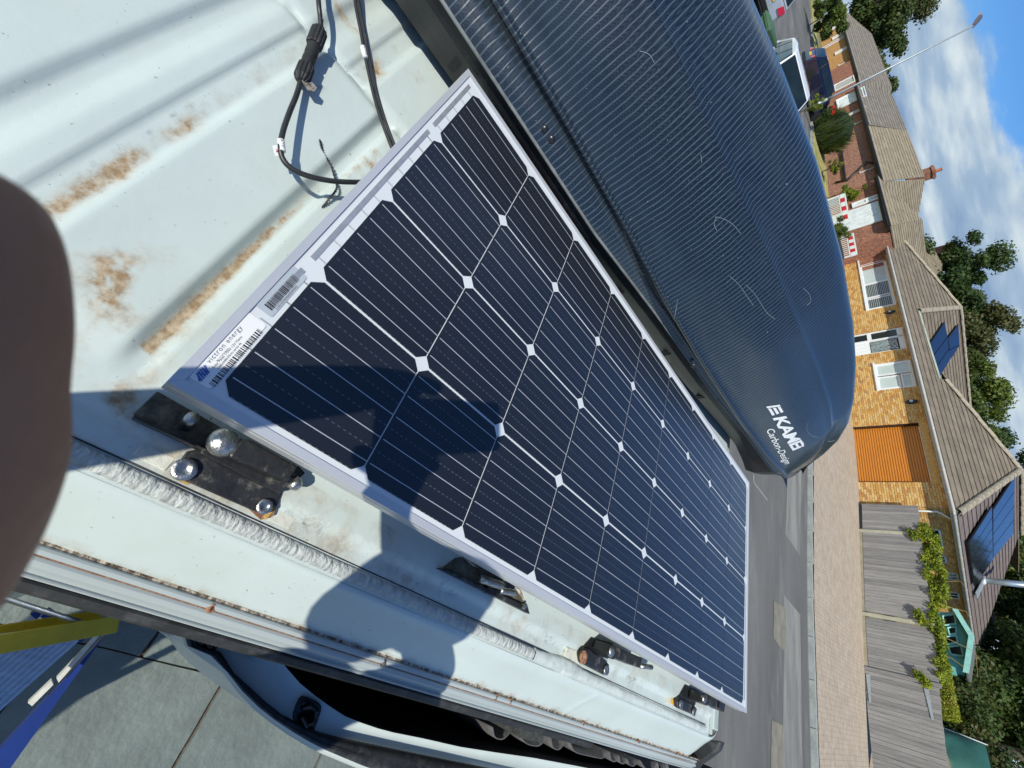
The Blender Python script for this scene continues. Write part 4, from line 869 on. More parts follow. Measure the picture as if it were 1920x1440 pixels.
def rects(s0, s1, z0, z1, holes):
    ss = sorted({s0, s1} | {h for o in holes for h in o[:2]}); zs = sorted({z0, z1} | {min(max(h, z0), z1) for o in holes for h in o[2:]})
    for a, b in zip(ss[:-1], ss[1:]):
        for c, d in zip(zs[:-1], zs[1:]):
            m_ = ((a + b) / 2, (c + d) / 2)
            if not any(o[0] < m_[0] < o[1] and o[2] < m_[1] < o[3] for o in holes): yield a, b, c, d
wl = MB()
for a, b, c, d in rects(S0, S1, ZB - .3, ZT, OPEN): wl.add([hp(a, .012, c), hp(b, .012, c), hp(b, .012, d), hp(a, .012, d)], [(0, 1, 2, 3)])
wl.add([hp(S1, .01, ZB - .4), hp(S1, 14, ZB - .4), hp(S1, 14, ZT), hp(S1, .01, ZT)], [(0, 1, 2, 3)]); wl.add([hp(S0, .01, ZB - .4), hp(S0, 14, ZB - .4), hp(S0, 14, ZT), hp(S0, .01, ZT)], [(0, 1, 2, 3)])
o_wall = wl.build('wall', M_MORTAR, house, recalc=False)
full_b = []
for i in range(5):
    me = MB().box((0, 0, 0), (.215, .10, .065)).mesh('brick'); me.materials.append(M_BRICKS[i]); full_b.append(me)
rb = random.Random(3); near_b = []; stuff = MB()
row = 0; z = ZB - .26
def brick_row(face_fn, s0, s1, z, holes, row, dist_fn):
    s = s0 - (.1125 if row % 2 else 0)
    while s < s1:
        a, b = max(s, s0), min(s + .225, s1); segs = [(a, b)]
        for o in holes:
            if o[2] - .03 < z + .0375 < o[3] + .03:
                ns = []
                for u, v in segs:
                    if v <= o[0] or u >= o[1]: ns.append((u, v)); continue
                    if u < o[0]: ns.append((u, o[0]))
                    if v > o[1]: ns.append((o[1], v))
                segs = ns
        for u, v in segs:
            if v - u > .04: yield u, v
        s += .225
allb = []
z = ZB - .26; row = 0
while z < ZT - .07:
    for u, v in brick_row(None, S0, S1, z, OPEN, row, None): allb.append(('f', u, v, z))
    for u, v in brick_row(None, 0.0, 13.0, z, [], row + 1, None):
        if z > 1.6: allb.append(('e', u, v, z))
    z += .075; row += 1
full_ones = [b for b in allb if b[0] == 'f' and b[2] - b[1] > .22 and b[3] > 1.0]
full_ones.sort(key=lambda b: -b[1]); pick = set(full_ones[:298])
for b in allb:
    k = rb.choices(range(5), (3, 4, 3, 2, 1))[0]; cz = b[3] + .0375; cs = (b[1] + b[2]) / 2; pr_ = rb.uniform(-.003, .003)
    if b in pick:
        inst('brick', full_b[k], o_wall, HM @ Matrix.Translation((cs, .045 + pr_, cz)))
    else:
        stuff.cur = k
        if b[0] == 'f':
            l = b[2] - b[1] - .010; x0, x1 = cs - l / 2, cs + l / 2; f_ = -.005 + pr_
            stuff.add([hp(x0, f_, cz - .0325), hp(x1, f_, cz - .0325), hp(x1, f_, cz + .0325), hp(x0, f_, cz + .0325), hp(x0, .03, cz - .0325), hp(x1, .03, cz - .0325), hp(x1, .03, cz + .0325), hp(x0, .03, cz + .0325)], [(0, 1, 2, 3), (0, 4, 5, 1), (3, 2, 6, 7), (0, 3, 7, 4), (1, 5, 6, 2)])
        else:
            l = b[2] - b[1] - .010; t0, t1 = cs - l / 2, cs + l / 2; f_ = S1 + .012 + pr_
            stuff.add([hp(f_, t0, cz - .0325), hp(f_, t1, cz - .0325), hp(f_, t1, cz + .0325), hp(f_, t0, cz + .0325), hp(S1 - .01, t0, cz - .0325), hp(S1 - .01, t1, cz - .0325), hp(S1 - .01, t1, cz + .0325), hp(S1 - .01, t0, cz + .0325)], [(0, 1, 2, 3), (0, 4, 5, 1), (3, 2, 6, 7), (0, 3, 7, 4), (1, 5, 6, 2)])
stuff.build('brickwork', M_BRICKS, house, recalc=False, kind='stuff')
M_UPVC = mat('white_upvc', (0.80, 0.82, 0.82), rough=.35, var=.03, scale=3)
M_GLASS = mat('window_glass', (0.012, 0.02, 0.02), rough=.06, var=.3, scale=2, spec=.8)
M_NET = mat('net_curtain', (.52, .60, .58), rough=.6, var=.06, scale=2, coat=.8, coat_r=.05)
M_BLIND = mat('dark_blind_glass', (.06, .075, .075), rough=.25, var=.2, scale=3, coat=.8, coat_r=.05)
def hbox(mb, s0, s1, t0, t1, z0, z1):
    mb.add([hp(s, t, z) for s in (s0, s1) for t in (t0, t1) for z in (z0, z1)], [(0, 1, 3, 2), (4, 6, 7, 5), (0, 4, 5, 1), (2, 3, 7, 6), (0, 2, 6, 4), (1, 5, 7, 3)]); return mb
def hwindow(s0, s1, z0, z1, lights, parent=house, fw=.07):
    """lights: list of (s0, s1, z0, z1, glass material, slats)"""
    fr = MB(); hbox(fr, s0, s1, .03, .10, z0, z0 + fw); hbox(fr, s0, s1, .03, .10, z1 - fw, z1); hbox(fr, s0, s0 + fw, .03, .10, z0 + fw, z1 - fw); hbox(fr, s1 - fw, s1, .03, .10, z0 + fw, z1 - fw)
    o = fr.build('window', M_UPVC, parent)
    sl_ = MB(); hbox(sl_, s0 - .04, s1 + .04, -.06, .03, z0 - .02, z0 + .05); sl_.build('sill', M_UPVC, o)
    xs_ = sorted({round(l[0], 3) for l in lights} - {round(s0, 3)})
    for l in lights:
        f = MB(); a, b, c, d = l[:4]; w_ = .045
        hbox(f, a, b, .02, .09, c, c + w_); hbox(f, a, b, .02, .09, d - w_, d); hbox(f, a, a + w_, .02, .09, c + w_, d - w_); hbox(f, b - w_, b, .02, .09, c + w_, d - w_); f.build('sash', M_UPVC, o)
        g = MB(); hbox(g, a + w_, b - w_, .055, .065, c + w_, d - w_); g.build('pane', l[4], o)
        if len(l) > 5:
            v = MB(); n = l[5]
            for k in range(n): zz = c + w_ + (d - c - 2 * w_) * (k + .5) / n; hbox(v, a + w_, b - w_, .050, .054, zz - .010, zz + .006)
            v.build('blind_slats', mat('pale_blind', (.45, .50, .50), rough=.5), o)
    return o
hwindow(-15.45, -10.2, 1.86, 3.02, [(-15.38, -14.15, 1.93, 2.95, M_NET), (-14.05, -12.35, 1.93, 2.95, M_NET), (-12.35, -11.2, 1.93, 2.95, M_BLIND, 14), (-11.1, -10.27, 1.93, 2.95, M_BLIND, 12)])
hwindow(-6.33, -4.70, 1.76, 3.04, [(-6.26, -5.60, 1.83, 2.97, M_NET), (-5.50, -4.77, 1.83, 2.56, M_NET), (-5.50, -4.77, 2.62, 2.97, M_NET)])
# front door with side light
dr = MB(); hbox(dr, -8.55, -7.05, .04, .12, 3.0, 3.06); hbox(dr, -8.55, -8.48, .04, .12, ZB - .1, 3.0); hbox(dr, -7.12, -7.05, .04, .12, ZB - .1, 3.0); hbox(dr, -8.02, -7.93, .04, .12, ZB - .1, 3.0); hbox(dr, -8.48, -8.02, .04, .12, 1.70, 1.86); hbox(dr, -8.48, -7.1, .04, .12, 2.80, 3.0)
od = dr.build('door', M_UPVC, house)
g = MB(); hbox(g, -8.48, -8.02, .08, .09, 1.86, 2.8); hbox(g, -8.48, -8.02, .08, .09, ZB, 1.70); g.build('side_light', M_GLASS, od)
g = MB(); hbox(g, -7.93, -7.12, .06, .10, ZB - .1, 1.75); 
for k in range(3): hbox(g, -7.86 + k * .25, -7.68 + k * .25, .05, .06, 1.0, 1.65)
g.build('door_panel', M_UPVC, od)
g = MB(); hbox(g, -7.85, -7.18, .07, .08, 1.78, 2.55); g.build('door_glass', mat('obscure_glass', (.22, .27, .27), rough=.2, var=.4, scale=9, coat=.8), od)
g = MB(); hbox(g, -7.85, -7.18, .065, .072, 2.40, 2.75); g.build('fanlight', mat('patterned_glass', (.08, .09, .085), rough=.3, scale=20, col2=(.6, .62, .6), lo=.48, hi=.55), od)
# garage door: horizontal slats, deep reveal
M_GAR = mat('orange_garage_door', (0.60, 0.215, 0.022), rough=.42, var=.05, scale=4, coat=.3)
gd = MB(); hbox(gd, -2.76, 0.0, .20, .21, .5, 2.80); og = gd.build('garage_door', M_GAR, house)
n_sl = 27; sme = MB(); hbox(sme, -2.72, -.02, .0, 0, 0, 0)
for k in range(n_sl):
    z0 = .64 + k * .08; s_ = MB()
    pr = [(.195, z0 + .002), (.172, z0 + .012), (.166, z0 + .040), (.172, z0 + .066), (.195, z0 + .076)]
    s_.loft([[hp(s, t, z) for t, z in pr] + [hp(s, .198, z0 + .076), hp(s, .198, z0 + .002)] for s in (-2.74, -.015)]); s_.build('slat', M_GAR, og)
for a_, b_ in ((-2.80, -2.755), (-.005, .04)): rv_ = MB(); hbox(rv_, a_, b_, .02, .25, .5, 2.85); rv_.build('garage_jamb', mat('dark_timber', (.035, .015, .006), rough=.7), house)
lt = MB()
for k in range(38):
    a = -2.80 + k * .075; hbox(lt, a + .004, a + .071, -.008, .03, 2.83, 3.045)
lt.build('soldier_course', M_BRICKS[1], house, kind='stuff')
sf = MB(); hbox(sf, S0 - .4, S1 + .30, -.34, .0, 3.105, 3.125); hbox(sf, S0 - .4, S1 + .30, -.36, -.335, 3.09, 3.24); hbox(sf, S1, S1 + .30, .0, 13.4, 3.105, 3.125); hbox(sf, S1 + .30, S1 + .325, -.36, 13.4, 3.09, 3.24)
sf.build('soffit', mat('soffit_board', (.42, .42, .37), rough=.6, var=.1), house)
M_GUT = mat('white_gutter', (.78, .80, .78), rough=.35, var=.04, scale=2)
gu = MB(); gp = [(.0, .0), (-.012, -.05), (-.055, -.075), (-.10, -.05), (-.112, .0), (-.104, .0), (-.095, -.045), (-.055, -.065), (-.018, -.045), (-.008, .0)]
gu.loft([[hp(s, -.365 + a, 3.235 + b) for a, b in gp] for s in (S0 - .45, S1 + .44)]); gut = gu.build('gutter', M_GUT, house)
gu = MB(); gu.loft([[hp(S1 + .33 - a, t, 3.235 + b) for a, b in gp] for t in (-.45, 13.4)]); gut2 = gu.build('gutter', M_GUT, house)
brm = MB().loft([[(x * .06, a * 1.08 - .0, b * 1.12) for a, b in gp] for x in (-.5, .5)]).mesh('gutter_bracket'); brm.materials.append(M_GUT)
for k in range(21): inst('gutter_bracket', brm, gut, HM @ Matrix.Translation((S0 - .2 + k * .92, -.362, 3.238)))
for k in range(14): inst('gutter_bracket', brm, gut2, HM @ Matrix.Translation((S1 + .327, .1 + k * .98, 3.238)) @ Matrix.Rotation(math.pi / 2, 4, 'Z'))
dp = MB(); dp.tube([hp(S1 + .28, .45, 3.17), hp(S1 + .20, .42, 3.08), hp(S1 + .09, .25, 2.86), hp(S1 + .07, .20, 2.78), hp(S1 + .07, .20, 1.2)], .034, 10); dp.build('downpipe', M_GUT, house, smooth=True)
dp = MB(); dp.tube([hp(S1 + .28, 12.9, 3.17), hp(S1 + .20, 12.9, 3.08), hp(S1 + .09, 12.7, 2.80), hp(S1 + .07, 12.7, 1.2)], .034, 10); dp.build('downpipe', M_GUT, house, smooth=True)
# oval lamps on the wall
for px_, py_ in ((1669, 586), (1709, 754)):
    s, z = hs_(px_, py_); m = MB(); c = np.array(hp(s, -.01, z)); m.loft([[tuple(c + DD * (.20 * k_ * math.cos(a)) * .55 + np.array([0, 0, .20 * k_ * math.sin(a)]) - NN * d) for a in np.linspace(0, 2 * math.pi, 16, endpoint=False)] for k_, d in ((1, 0), (1, .04), (.75, .07))]); ol = m.build('wall_lamp', M_RUBBER, house)
    m = MB(); m.lathe(c - NN * .07, -NN, [(.06, 0), (.06, .02), (.03, .03)], 12); m.build('lamp_glass', MATS['net_curtain'], ol)
# east wall windows
def ewin(px0, py0, px1, py1):
    P0, P1 = gn(px0, py0, hp(S1, 0, 0), DD), gn(px1, py1, hp(S1, 0, 0), DD); t0, t1 = sorted(((P0 - GH) @ NN, (P1 - GH) @ NN)); z0, z1 = sorted((P0[2], P1[2]))
    fr = MB(); c = S1 + .012
    for a, b, d, e in ((t0, t1, z0, z0 + .06), (t0, t1, z1 - .06, z1), (t0, t0 + .06, z0, z1), (t1 - .06, t1, z0, z1), ((t0 + t1) / 2 - .03, (t0 + t1) / 2 + .03, z0, z1)): hbox(fr, c, c + .03, a, b, d, e)
    o = fr.build('window', M_UPVC, house); g = MB(); hbox(g, c + .008, c + .014, t0 + .05, t1 - .05, z0 + .05, z1 - .05); g.build('pane', M_GLASS, o)
ewin(1737, 990, 1769, 1024); ewin(1752, 1040, 1776, 1054); ewin(1764, 1071, 1798, 1087); ewin(1776, 1108, 1800, 1122)

# ------------------------------------------------------------------ roofs laid in lapped courses
TCOL = [(0.20, 0.165, 0.12), (0.215, 0.18, 0.135), (0.185, 0.15, 0.115)]
M_TILES = [mat('brown_roof_tile_%s' % 'abc'[i], c, rough=.95, var=.2, scale=2.2, detail=8, bump=.6, bscale=24, dirt=((.36, .33, .24), 5, .66, .80)) for i, c in enumerate(TCOL)]
M_RIDGE = mat('ridge_mortar_tile', (0.30, 0.265, 0.20), rough=.95, var=.22, scale=5, bump=.5, bscale=30)
def clip_v(poly, v, keep_above):
    out = []
    for i in range(len(poly)):
        a, b = poly[i], poly[(i + 1) % len(poly)]; ia, ib = (a[1] >= v) == keep_above, (b[1] >= v) == keep_above
        if ia: out.append(a)
        if ia != ib: t = (v - a[1]) / (b[1] - a[1]); out.append((a[0] + (b[0] - a[0]) * t, v))
    return out
def roof_plane(parent, pts, udir, gauge=.32, lift=.030, mats=None, name='tile_course'):
    P = [Vector([float(c) for c in p]) for p in pts]; u = Vector([float(c) for c in udir]).normalized()
    n = Vector((0, 0, 0))
    for i in range(len(P)): n += (P[i] - P[0]).cross(P[(i + 1) % len(P)] - P[0])
    n.normalize(); n = n if n.z > 0 else -n
    u = (u - n * u.dot(n)).normalized(); v = n.cross(u); v = v if v.z > 0 else -v; O = P[0]
    uv = [((p - O).dot(u), (p - O).dot(v)) for p in P]; v0, v1 = min(q[1] for q in uv), max(q[1] for q in uv)
    base = MB(); base.add([tuple(p - n * .03) for p in P], [tuple(range(len(P)))]); base.build('roof_deck', mats[0] if mats else M_TILES[0], parent, recalc=False)
    k = 0; vv = v0
    while vv < v1 - .02:
        q = clip_v(clip_v(uv, vv, True), vv + gauge, False)
        if len(q) >= 3:
            h = lambda w: lift * (1 - (w - vv) / gauge) + .006
            top = [O + u * a + v * b + n * h(b) for a, b in q]; bot = [O + u * a + v * b - n * .02 for a, b in q]
            m = MB(); m.hexa([tuple(p) for p in bot], [tuple(p) for p in top]); m.build(name, (mats or M_TILES)[k % 3 if mats is None else k % len(mats)], parent)
        vv += gauge; k += 1
rt_me = MB(); rt_me.loft([[(x, .13 * math.cos(a), .10 * math.sin(a)) for a in np.linspace(-.15, math.pi + .15, 8)] for x in (0, .44)], closed=False, caps=False); rt_me = rt_me.mesh('ridge_tile'); rt_me.materials.append(M_RIDGE)
def ridge(parent, a, b):
    a, b = Vector([float(c) for c in a]), Vector([float(c) for c in b]); d = b - a; L_ = d.length; n = max(1, int(L_ / .45)); x = d.normalized(); y = Vector((0, 0, 1)).cross(x).normalized(); z = x.cross(y)
    for i in range(n):
        p = a + d * (i / n) + z * (.0 + (.012 if i % 2 else 0)); M = Matrix(((x.x, y.x, z.x, p.x), (x.y, y.y, z.y, p.y), (x.z, y.z, z.z, p.z), (0, 0, 0, 1))) @ Matrix.Diagonal((L_ / n / .44 * 1.02, 1, 1, 1)); inst('ridge_tile', rt_me, parent, M)
roof_o = bpy.data.objects.new('roof', None); COL.objects.link(roof_o); roof_o.parent = house; ORG[roof_o] = ORG[house]
EL, ER, PT = S0 - .45, S1 + .42, -.42
tp = math.tan(math.radians(27)); ZE = 3.235
def fz(t): return ZE + (t - PT) * tp
KL = 4.5
AL = (-13.55, 4.1); AR = (-3.10, 4.1)
for q in ([(EL, PT), (-9.95, PT), (-9.95, .50), AL], [(-9.95, PT), (-5.45, PT), (-5.45, .60), (-9.95, .50)], [(-5.45, PT), (ER, PT), AR, (-5.75, .95), (-5.45, .60)]):
    roof_plane(roof_o, [hp(a, b, fz(b)) for a, b in q], DD)
# east slope of the left wing, running back
ezl = lambda s: fz(4.1) - (s - AL[0]) * tp
roof_plane(roof_o, [hp(-9.95, .50, ezl(-9.95)), hp(-6.6, 3.4, ezl(-6.6)), hp(-6.6, 15, ezl(-6.6)), hp(AL[0], 15, fz(4.1)), hp(AL[0], 4.1, fz(4.1))], NN)
# west slope of the right wing (mostly hidden), east slope over the side wall
wzr = lambda s: fz(4.1) - (AR[0] - s) * tp
roof_plane(roof_o, [hp(AR[0], 4.1, fz(4.1)), hp(AR[0], 14, fz(4.1)), hp(-6.5, 14, wzr(-6.5)), hp(-6.2, 1.0, wzr(-6.2))], NN)
roof_plane(roof_o, [hp(ER, PT, ZE), hp(ER, 13.8, ZE), hp(AR[0], 9.6, fz(4.1)), hp(AR[0], AR[1], fz(4.1))], NN, mats=[mat('plum_roof_tile_%s' % 'ab'[i], c, rough=.9, var=.15, scale=3, bump=.4, bscale=24) for i, c in enumerate(((.17, .135, .125), (.185, .15, .14)))])
roof_plane(roof_o, [hp(EL, PT, ZE), hp(AL[0], AL[1], fz(4.1)), hp(AL[0], 14, fz(4.1)), hp(EL, 14, ZE)], NN)
for a, b in ((hp(EL, PT, ZE + .05), hp(*AL, fz(4.1) + .04)), (hp(-9.95, .5, fz(.5) + .05), hp(*AL, fz(4.1) + .04)), (hp(*AL, fz(4.1) + .05), hp(AL[0], 14, fz(4.1) + .05)), (hp(ER, PT, ZE + .05), hp(*AR, fz(4.1) + .04)), (hp(-5.75, .95, fz(.95) + .05), hp(*AR, fz(4.1) + .04)), (hp(*AR, fz(4.1) + .05), hp(AR[0], 9.6, fz(4.1) + .05))): ridge(roof_o, a, b)
fl_ = MB(); fl_.loft([[hp(s, t - .05, fz(t) + .03), hp(s, t - .02, fz(t) + .09), hp(s, t + .05, fz(t) + .05), hp(s, t + .05, fz(t) - .05)] for s, t in ((-9.95, .52), (-7.5, .56), (-5.5, .62))]); fl_.build('lead_flashing', mat('green_lead', (.30, .35, .30), rough=.6, scale=3, col2=(.45, .50, .40)), roof_o)
# solar arrays on this roof
M_PV = mat('far_solar_cell', (0.008, 0.010, 0.022), rough=.2, var=.2, scale=1, coat=.9, coat_r=.08)
M_PVF = mat('black_pv_frame', (.008, .008, .01), rough=.5)
def array(lab, P0, n, quads, lift_):
    n = np.array(n, float); n /= np.linalg.norm(n); P0 = np.array(P0) + n * lift_
    q0 = gn(*quads[0][0], P0, n); th_ = thing('solar_panel_array', lab, 'solar panels', q0, group=None)
    for q in quads:
        P = [gn(a, b, P0, n) for a, b in q]; c = sum(P) / len(P)
        m = MB(); m.hexa([tuple(p - n * .045) for p in P], [tuple(p) for p in P]); o = m.build('module', M_PVF, th_)
        m = MB(); m.hexa([tuple(c + (p - c) * .972 - n * .01) for p in P], [tuple(c + (p - c) * .972 + n * .006) for p in P]); m.build('module_glass', M_PV, o)
    m = MB()
    for q in quads:
        P = [gn(a, b, P0 - n * .08, n) for a, b in q]; m.tube([P[0] * .7 + P[1] * .3, P[2] * .3 + P[3] * .7 if len(P) > 3 else P[2]], .025, 6)
    m.build('mounting_rails', mat('rail_alu', (.4, .4, .4), rough=.4, metal=.8), th_, kind='stuff')
    return th_
nE = np.cross(NN, np.array([DD[0], DD[1], -tp])); nE = nE if nE[2] > 0 else -nE
array('five dark solar panels on the sunny inner slope of the bungalow roof', hp(AL[0], 4.1, fz(4.1)), nE,
      [[(1742, 647), (1771, 604), (1776.5, 631), (1748, 669)], [(1748.5, 670), (1777, 632), (1779, 654), (1753.5, 689)], [(1754, 690), (1779.3, 655), (1785, 668), (1761, 708)], [(1777.5, 634), (1797, 608), (1799, 646), (1780, 656)], [(1780, 657), (1799.2, 647), (1786, 669), (1784, 667)]], .13)
nE2 = np.cross(NN, np.array([DD[0], DD[1], -tp])); nE2 = nE2 if nE2[2] > 0 else -nE2
def lerp2(a, b, t): return (a[0] + (b[0] - a[0]) * t, a[1] + (b[1] - a[1]) * t)
lowL, lowR, midL, midR, topL, topR = (1816, 1018), (1828, 1100), (1860, 949), (1862, 1049), (1903, 893), (1900, 1001)
qs = []
for k in range(5): qs.append([lerp2(lowL, lowR, k / 5 + .004), lerp2(midL, midR, k / 5 + .004), lerp2(midL, midR, (k + 1) / 5 - .004), lerp2(lowL, lowR, (k + 1) / 5 - .004)])
for k in range(4): qs.append([lerp2((1861.2, 957), (1861.8, 1048), k / 4 + .004), lerp2(topL, topR, k / 4 + .004), lerp2(topL, topR, (k + 1) / 4 - .004), lerp2((1861.2, 957), (1861.8, 1048), (k + 1) / 4 - .004)])
array('large blue grey solar array on the side slope of the bungalow roof', hp(AR[0], 4.1, fz(4.1)), nE2, qs, .14)

# ------------------------------------------------------------------ FENCE, GATE, HEDGE
M_BOARD = [mat('weathered_board_%s' % 'abc'[i], c, rough=.9, var=.18, scale=4, detail=9, stretch=(7, 7, .5), bump=.5, bscale=16) for i, c in enumerate(((.235, .225, .215), (.275, .262, .25), (.205, .195, .19)))]
M_POST = mat('concrete_post', (.40, .385, .29), rough=.9, var=.12, scale=5)
FA = np.array([-8.30, 19.20]); FB = np.array([-.45, 18.35])
def fpt(px, top):    # ground/top line of the fence measured along its run
    return None
fdir = (FB - FA) / np.linalg.norm(FB - FA); FL = np.linalg.norm(FB - FA)
def fx(px, py):
    n = np.array([-fdir[1], fdir[0], 0]); P = gn(px, py, (*FA, 0), n); return float((P[:2] - FA) @ fdir), float(P[2])
key_b = [fx(*p) for p in ((1606, 950), (1608, 1050), (1611, 1150), (1616, 1252), (1621, 1330), (1628, 1403), (1632, 1440))]
key_t = [fx(*p) for p in ((1721, 948), (1727, 1000), (1732, 1050), (1742, 1110), (1748, 1168), (1753, 1200), (1758, 1250), (1765, 1330), (1773, 1400), (1779, 1440))]
bz = lambda d: float(np.interp(d, [k[0] for k in key_b] + [14], [k[1] for k in key_b] + [key_b[-1][1] - .1]))
tz = lambda d: float(np.interp(d, [k[0] for k in key_t] + [14], [k[1] for k in key_t] + [key_t[-1][1] - .1]))
g_start = fx(1616, 1254)[0]; g_end = fx(1645, 1440)[0] + .1
fence = thing('timber_fence', 'weathered grey feather-edge fence with pale posts along the block drive', 'fence', (*FA, .5))
gate = thing('timber_gate', 'weathered grey board gate with two long metal hinges beside the fence', 'gate', (*(FA + fdir * g_start), .3))
rf = random.Random(5)
post_d = [fx(1607, 995)[0], fx(1611, 1150)[0]]
fn_ = np.array([-fdir[1], fdir[0]])
def board(parent, d0, w, z0, z1, lean, k):
    m = MB(); y = rf.uniform(-.004, .004)
    def P(d, o, z): q = FA + fdir * d + fn_ * (o + y); return (q[0], q[1], z)
    a, b = d0, d0 + w
    m.hexa([P(a, -.022, z0), P(b, -.010, z0), P(b, 0, z0), P(a, 0, z0)], [P(a + lean, -.022, z1), P(b + lean, -.010, z1), P(b + lean, 0, z1), P(a + lean, 0, z1)])
    m.build('board', M_BOARD[rf.choice((0, 0, 1, 1, 2))], parent)
d = 0.02
while d < g_start - .04:
    w = rf.uniform(.093, .107)
    if not any(abs(d + w / 2 - p) < .07 for p in post_d): board(fence, d, w + .012, bz(d) + .16, tz(d) + rf.uniform(-.012, .006), rf.uniform(-.006, .006), 0)
    d += w
for p in post_d + [g_start - .03]:
    m = MB(); q = FA + fdir * p
    Mr = Matrix.Rotation(math.atan2(fdir[1], fdir[0]), 3, 'Z'); m.box((q[0] - fn_[0] * .02, q[1] - fn_[1] * .02, (bz(p) + tz(p)) / 2 + .02), (.10, .10, tz(p) - bz(p) + .06), Mr); m.build('post', M_POST if p < g_start - .1 else M_BOARD[0], fence, bevel=.008)
for a, b in ((post_d[0] + .05, post_d[1] - .05), (post_d[1] + .05, g_start - .08)):
    m = MB(); n = 10; m.loft([[(*(FA + fdir * (a + (b - a) * i / n) + fn_ * o), bz(a + (b - a) * i / n) + zz) for o, zz in ((-.03, -.15), (-.03, .15), (.02, .15), (.02, -.15))] for i in range(n + 1)]); m.build('gravel_board', mat('gravel_board_wood', (.33, .29, .20), rough=.9, var=.15, scale=4), fence)
d = g_start + .03
while d < g_end:
    w = rf.uniform(.10, .125)
    board(gate, d, w + .010, bz(d) + .07, tz(d) + rf.uniform(-.008, .004), rf.uniform(-.004, .004), 0); d += w
for (a0, b0), (a1, b1) in (((1628, 1265), (1632, 1318)), ((1737, 1292), (1749, 1350))):
    (d0, z0), (d1, z1) = fx(a0, b0), fx(a1, b1); P = FA + fdir * d0 - fn_ * .03; Q_ = FA + fdir * d1 - fn_ * .03
    m = MB(); m.hexa([(P[0], P[1], z0 - .05), (Q_[0], Q_[1], z1 - .025), (Q_[0] - fn_[0] * .008, Q_[1] - fn_[1] * .008, z1 - .025), (P[0] - fn_[0] * .008, P[1] - fn_[1] * .008, z0 - .05)], [(P[0], P[1], z0 + .05), (Q_[0], Q_[1], z1 + .025), (Q_[0] - fn_[0] * .008, Q_[1] - fn_[1] * .008, z1 + .025), (P[0] - fn_[0] * .008, P[1] - fn_[1] * .008, z0 + .05)]); m.build('strap_hinge', mat('galvanised_hinge', (.42, .46, .46), rough=.5, metal=.4, var=.1), gate)
# ------------------------------------------------------------------ OTHER HOUSES along the street
def brick_mat(name, c1, c2, mort):
    m = bpy.data.materials.new(name); m.use_nodes = True; N, L, p = nodes_of(m); tc = N.new('ShaderNodeTexCoord'); sep = N.new('ShaderNodeSeparateXYZ'); L.new(tc.outputs['Object'], sep.inputs[0])
    ad = N.new('ShaderNodeMath'); ad.operation = 'ADD'; L.new(sep.outputs[0], ad.inputs[0]); L.new(sep.outputs[1], ad.inputs[1]); cb = N.new('ShaderNodeCombineXYZ'); L.new(ad.outputs[0], cb.inputs[0]); L.new(sep.outputs[2], cb.inputs[1])
    b = N.new('ShaderNodeTexBrick'); L.new(cb.outputs[0], b.inputs['Vector']); b.inputs['Scale'].default_value = 1; b.inputs['Brick Width'].default_value = .225; b.inputs['Row Height'].default_value = .075; b.inputs['Mortar Size'].default_value = .006
    b.inputs['Color1'].default_value = (*c1, 1); b.inputs['Color2'].default_value = (*c2, 1); b.inputs['Mortar'].default_value = (*mort, 1)
    n = N.new('ShaderNodeTexNoise'); n.inputs['Scale'].default_value = 9; n.inputs['Detail'].default_value = 6; L.new(tc.outputs['Object'], n.inputs['Vector']); rp = N.new('ShaderNodeValToRGB'); L.new(n.outputs['Fac'], rp.inputs[0]); rp.color_ramp.elements[0].position = .35; rp.color_ramp.elements[1].position = .65
    rp.color_ramp.elements[0].color = (.65, .65, .65, 1); rp.color_ramp.elements[1].color = (1.3, 1.25, 1.2, 1); mx = N.new('ShaderNodeMixRGB'); mx.blend_type = 'MULTIPLY'; mx.inputs[0].default_value = 1; L.new(b.outputs['Color'], mx.inputs[1]); L.new(rp.outputs[0], mx.inputs[2]); L.new(mx.outputs[0], p.inputs['Base Color']); p.inputs['Roughness'].default_value = .95
    bp = N.new('ShaderNodeBump'); bp.inputs['Strength'].default_value = .6; bp.inputs['Distance'].default_value = .01; bp.invert = True; L.new(b.outputs['Fac'], bp.inputs['Height']); L.new(bp.outputs[0], p.inputs['Normal']); MATS[name] = m; return m
M_RED = brick_mat('red_brick', (.36, .155, .09), (.27, .11, .075), (.26, .19, .15))
M_PLUM = brick_mat('mottled_red_brick', (.40, .20, .135), (.27, .13, .095), (.30, .21, .16))
M_YEL = brick_mat('far_yellow_brick', (.58, .32, .10), (.46, .23, .07), (.35, .26, .15))
M_BGUT = mat('black_gutter', (.012, .012, .012), rough=.4)
GREYT = [mat('grey_roof_tile_%s' % 'ab'[i], c, rough=.95, var=.2, scale=2, bump=.5, bscale=20) for i, c in enumerate(((.225, .20, .165), (.205, .18, .15)))]
SANDT = [mat('sandy_roof_tile_%s' % 'ab'[i], c, rough=.95, var=.2, scale=2, bump=.5, bscale=20) for i, c in enumerate(((.29, .245, .17), (.27, .225, .155)))]
def wallbox(parent, x0, x1, y0, y1, z0, z1, m_, name='wall'):
    return MB().box(((x0 + x1) / 2, (y0 + y1) / 2, (z0 + z1) / 2), (x1 - x0, y1 - y0, z1 - z0)).build(name, m_, parent)
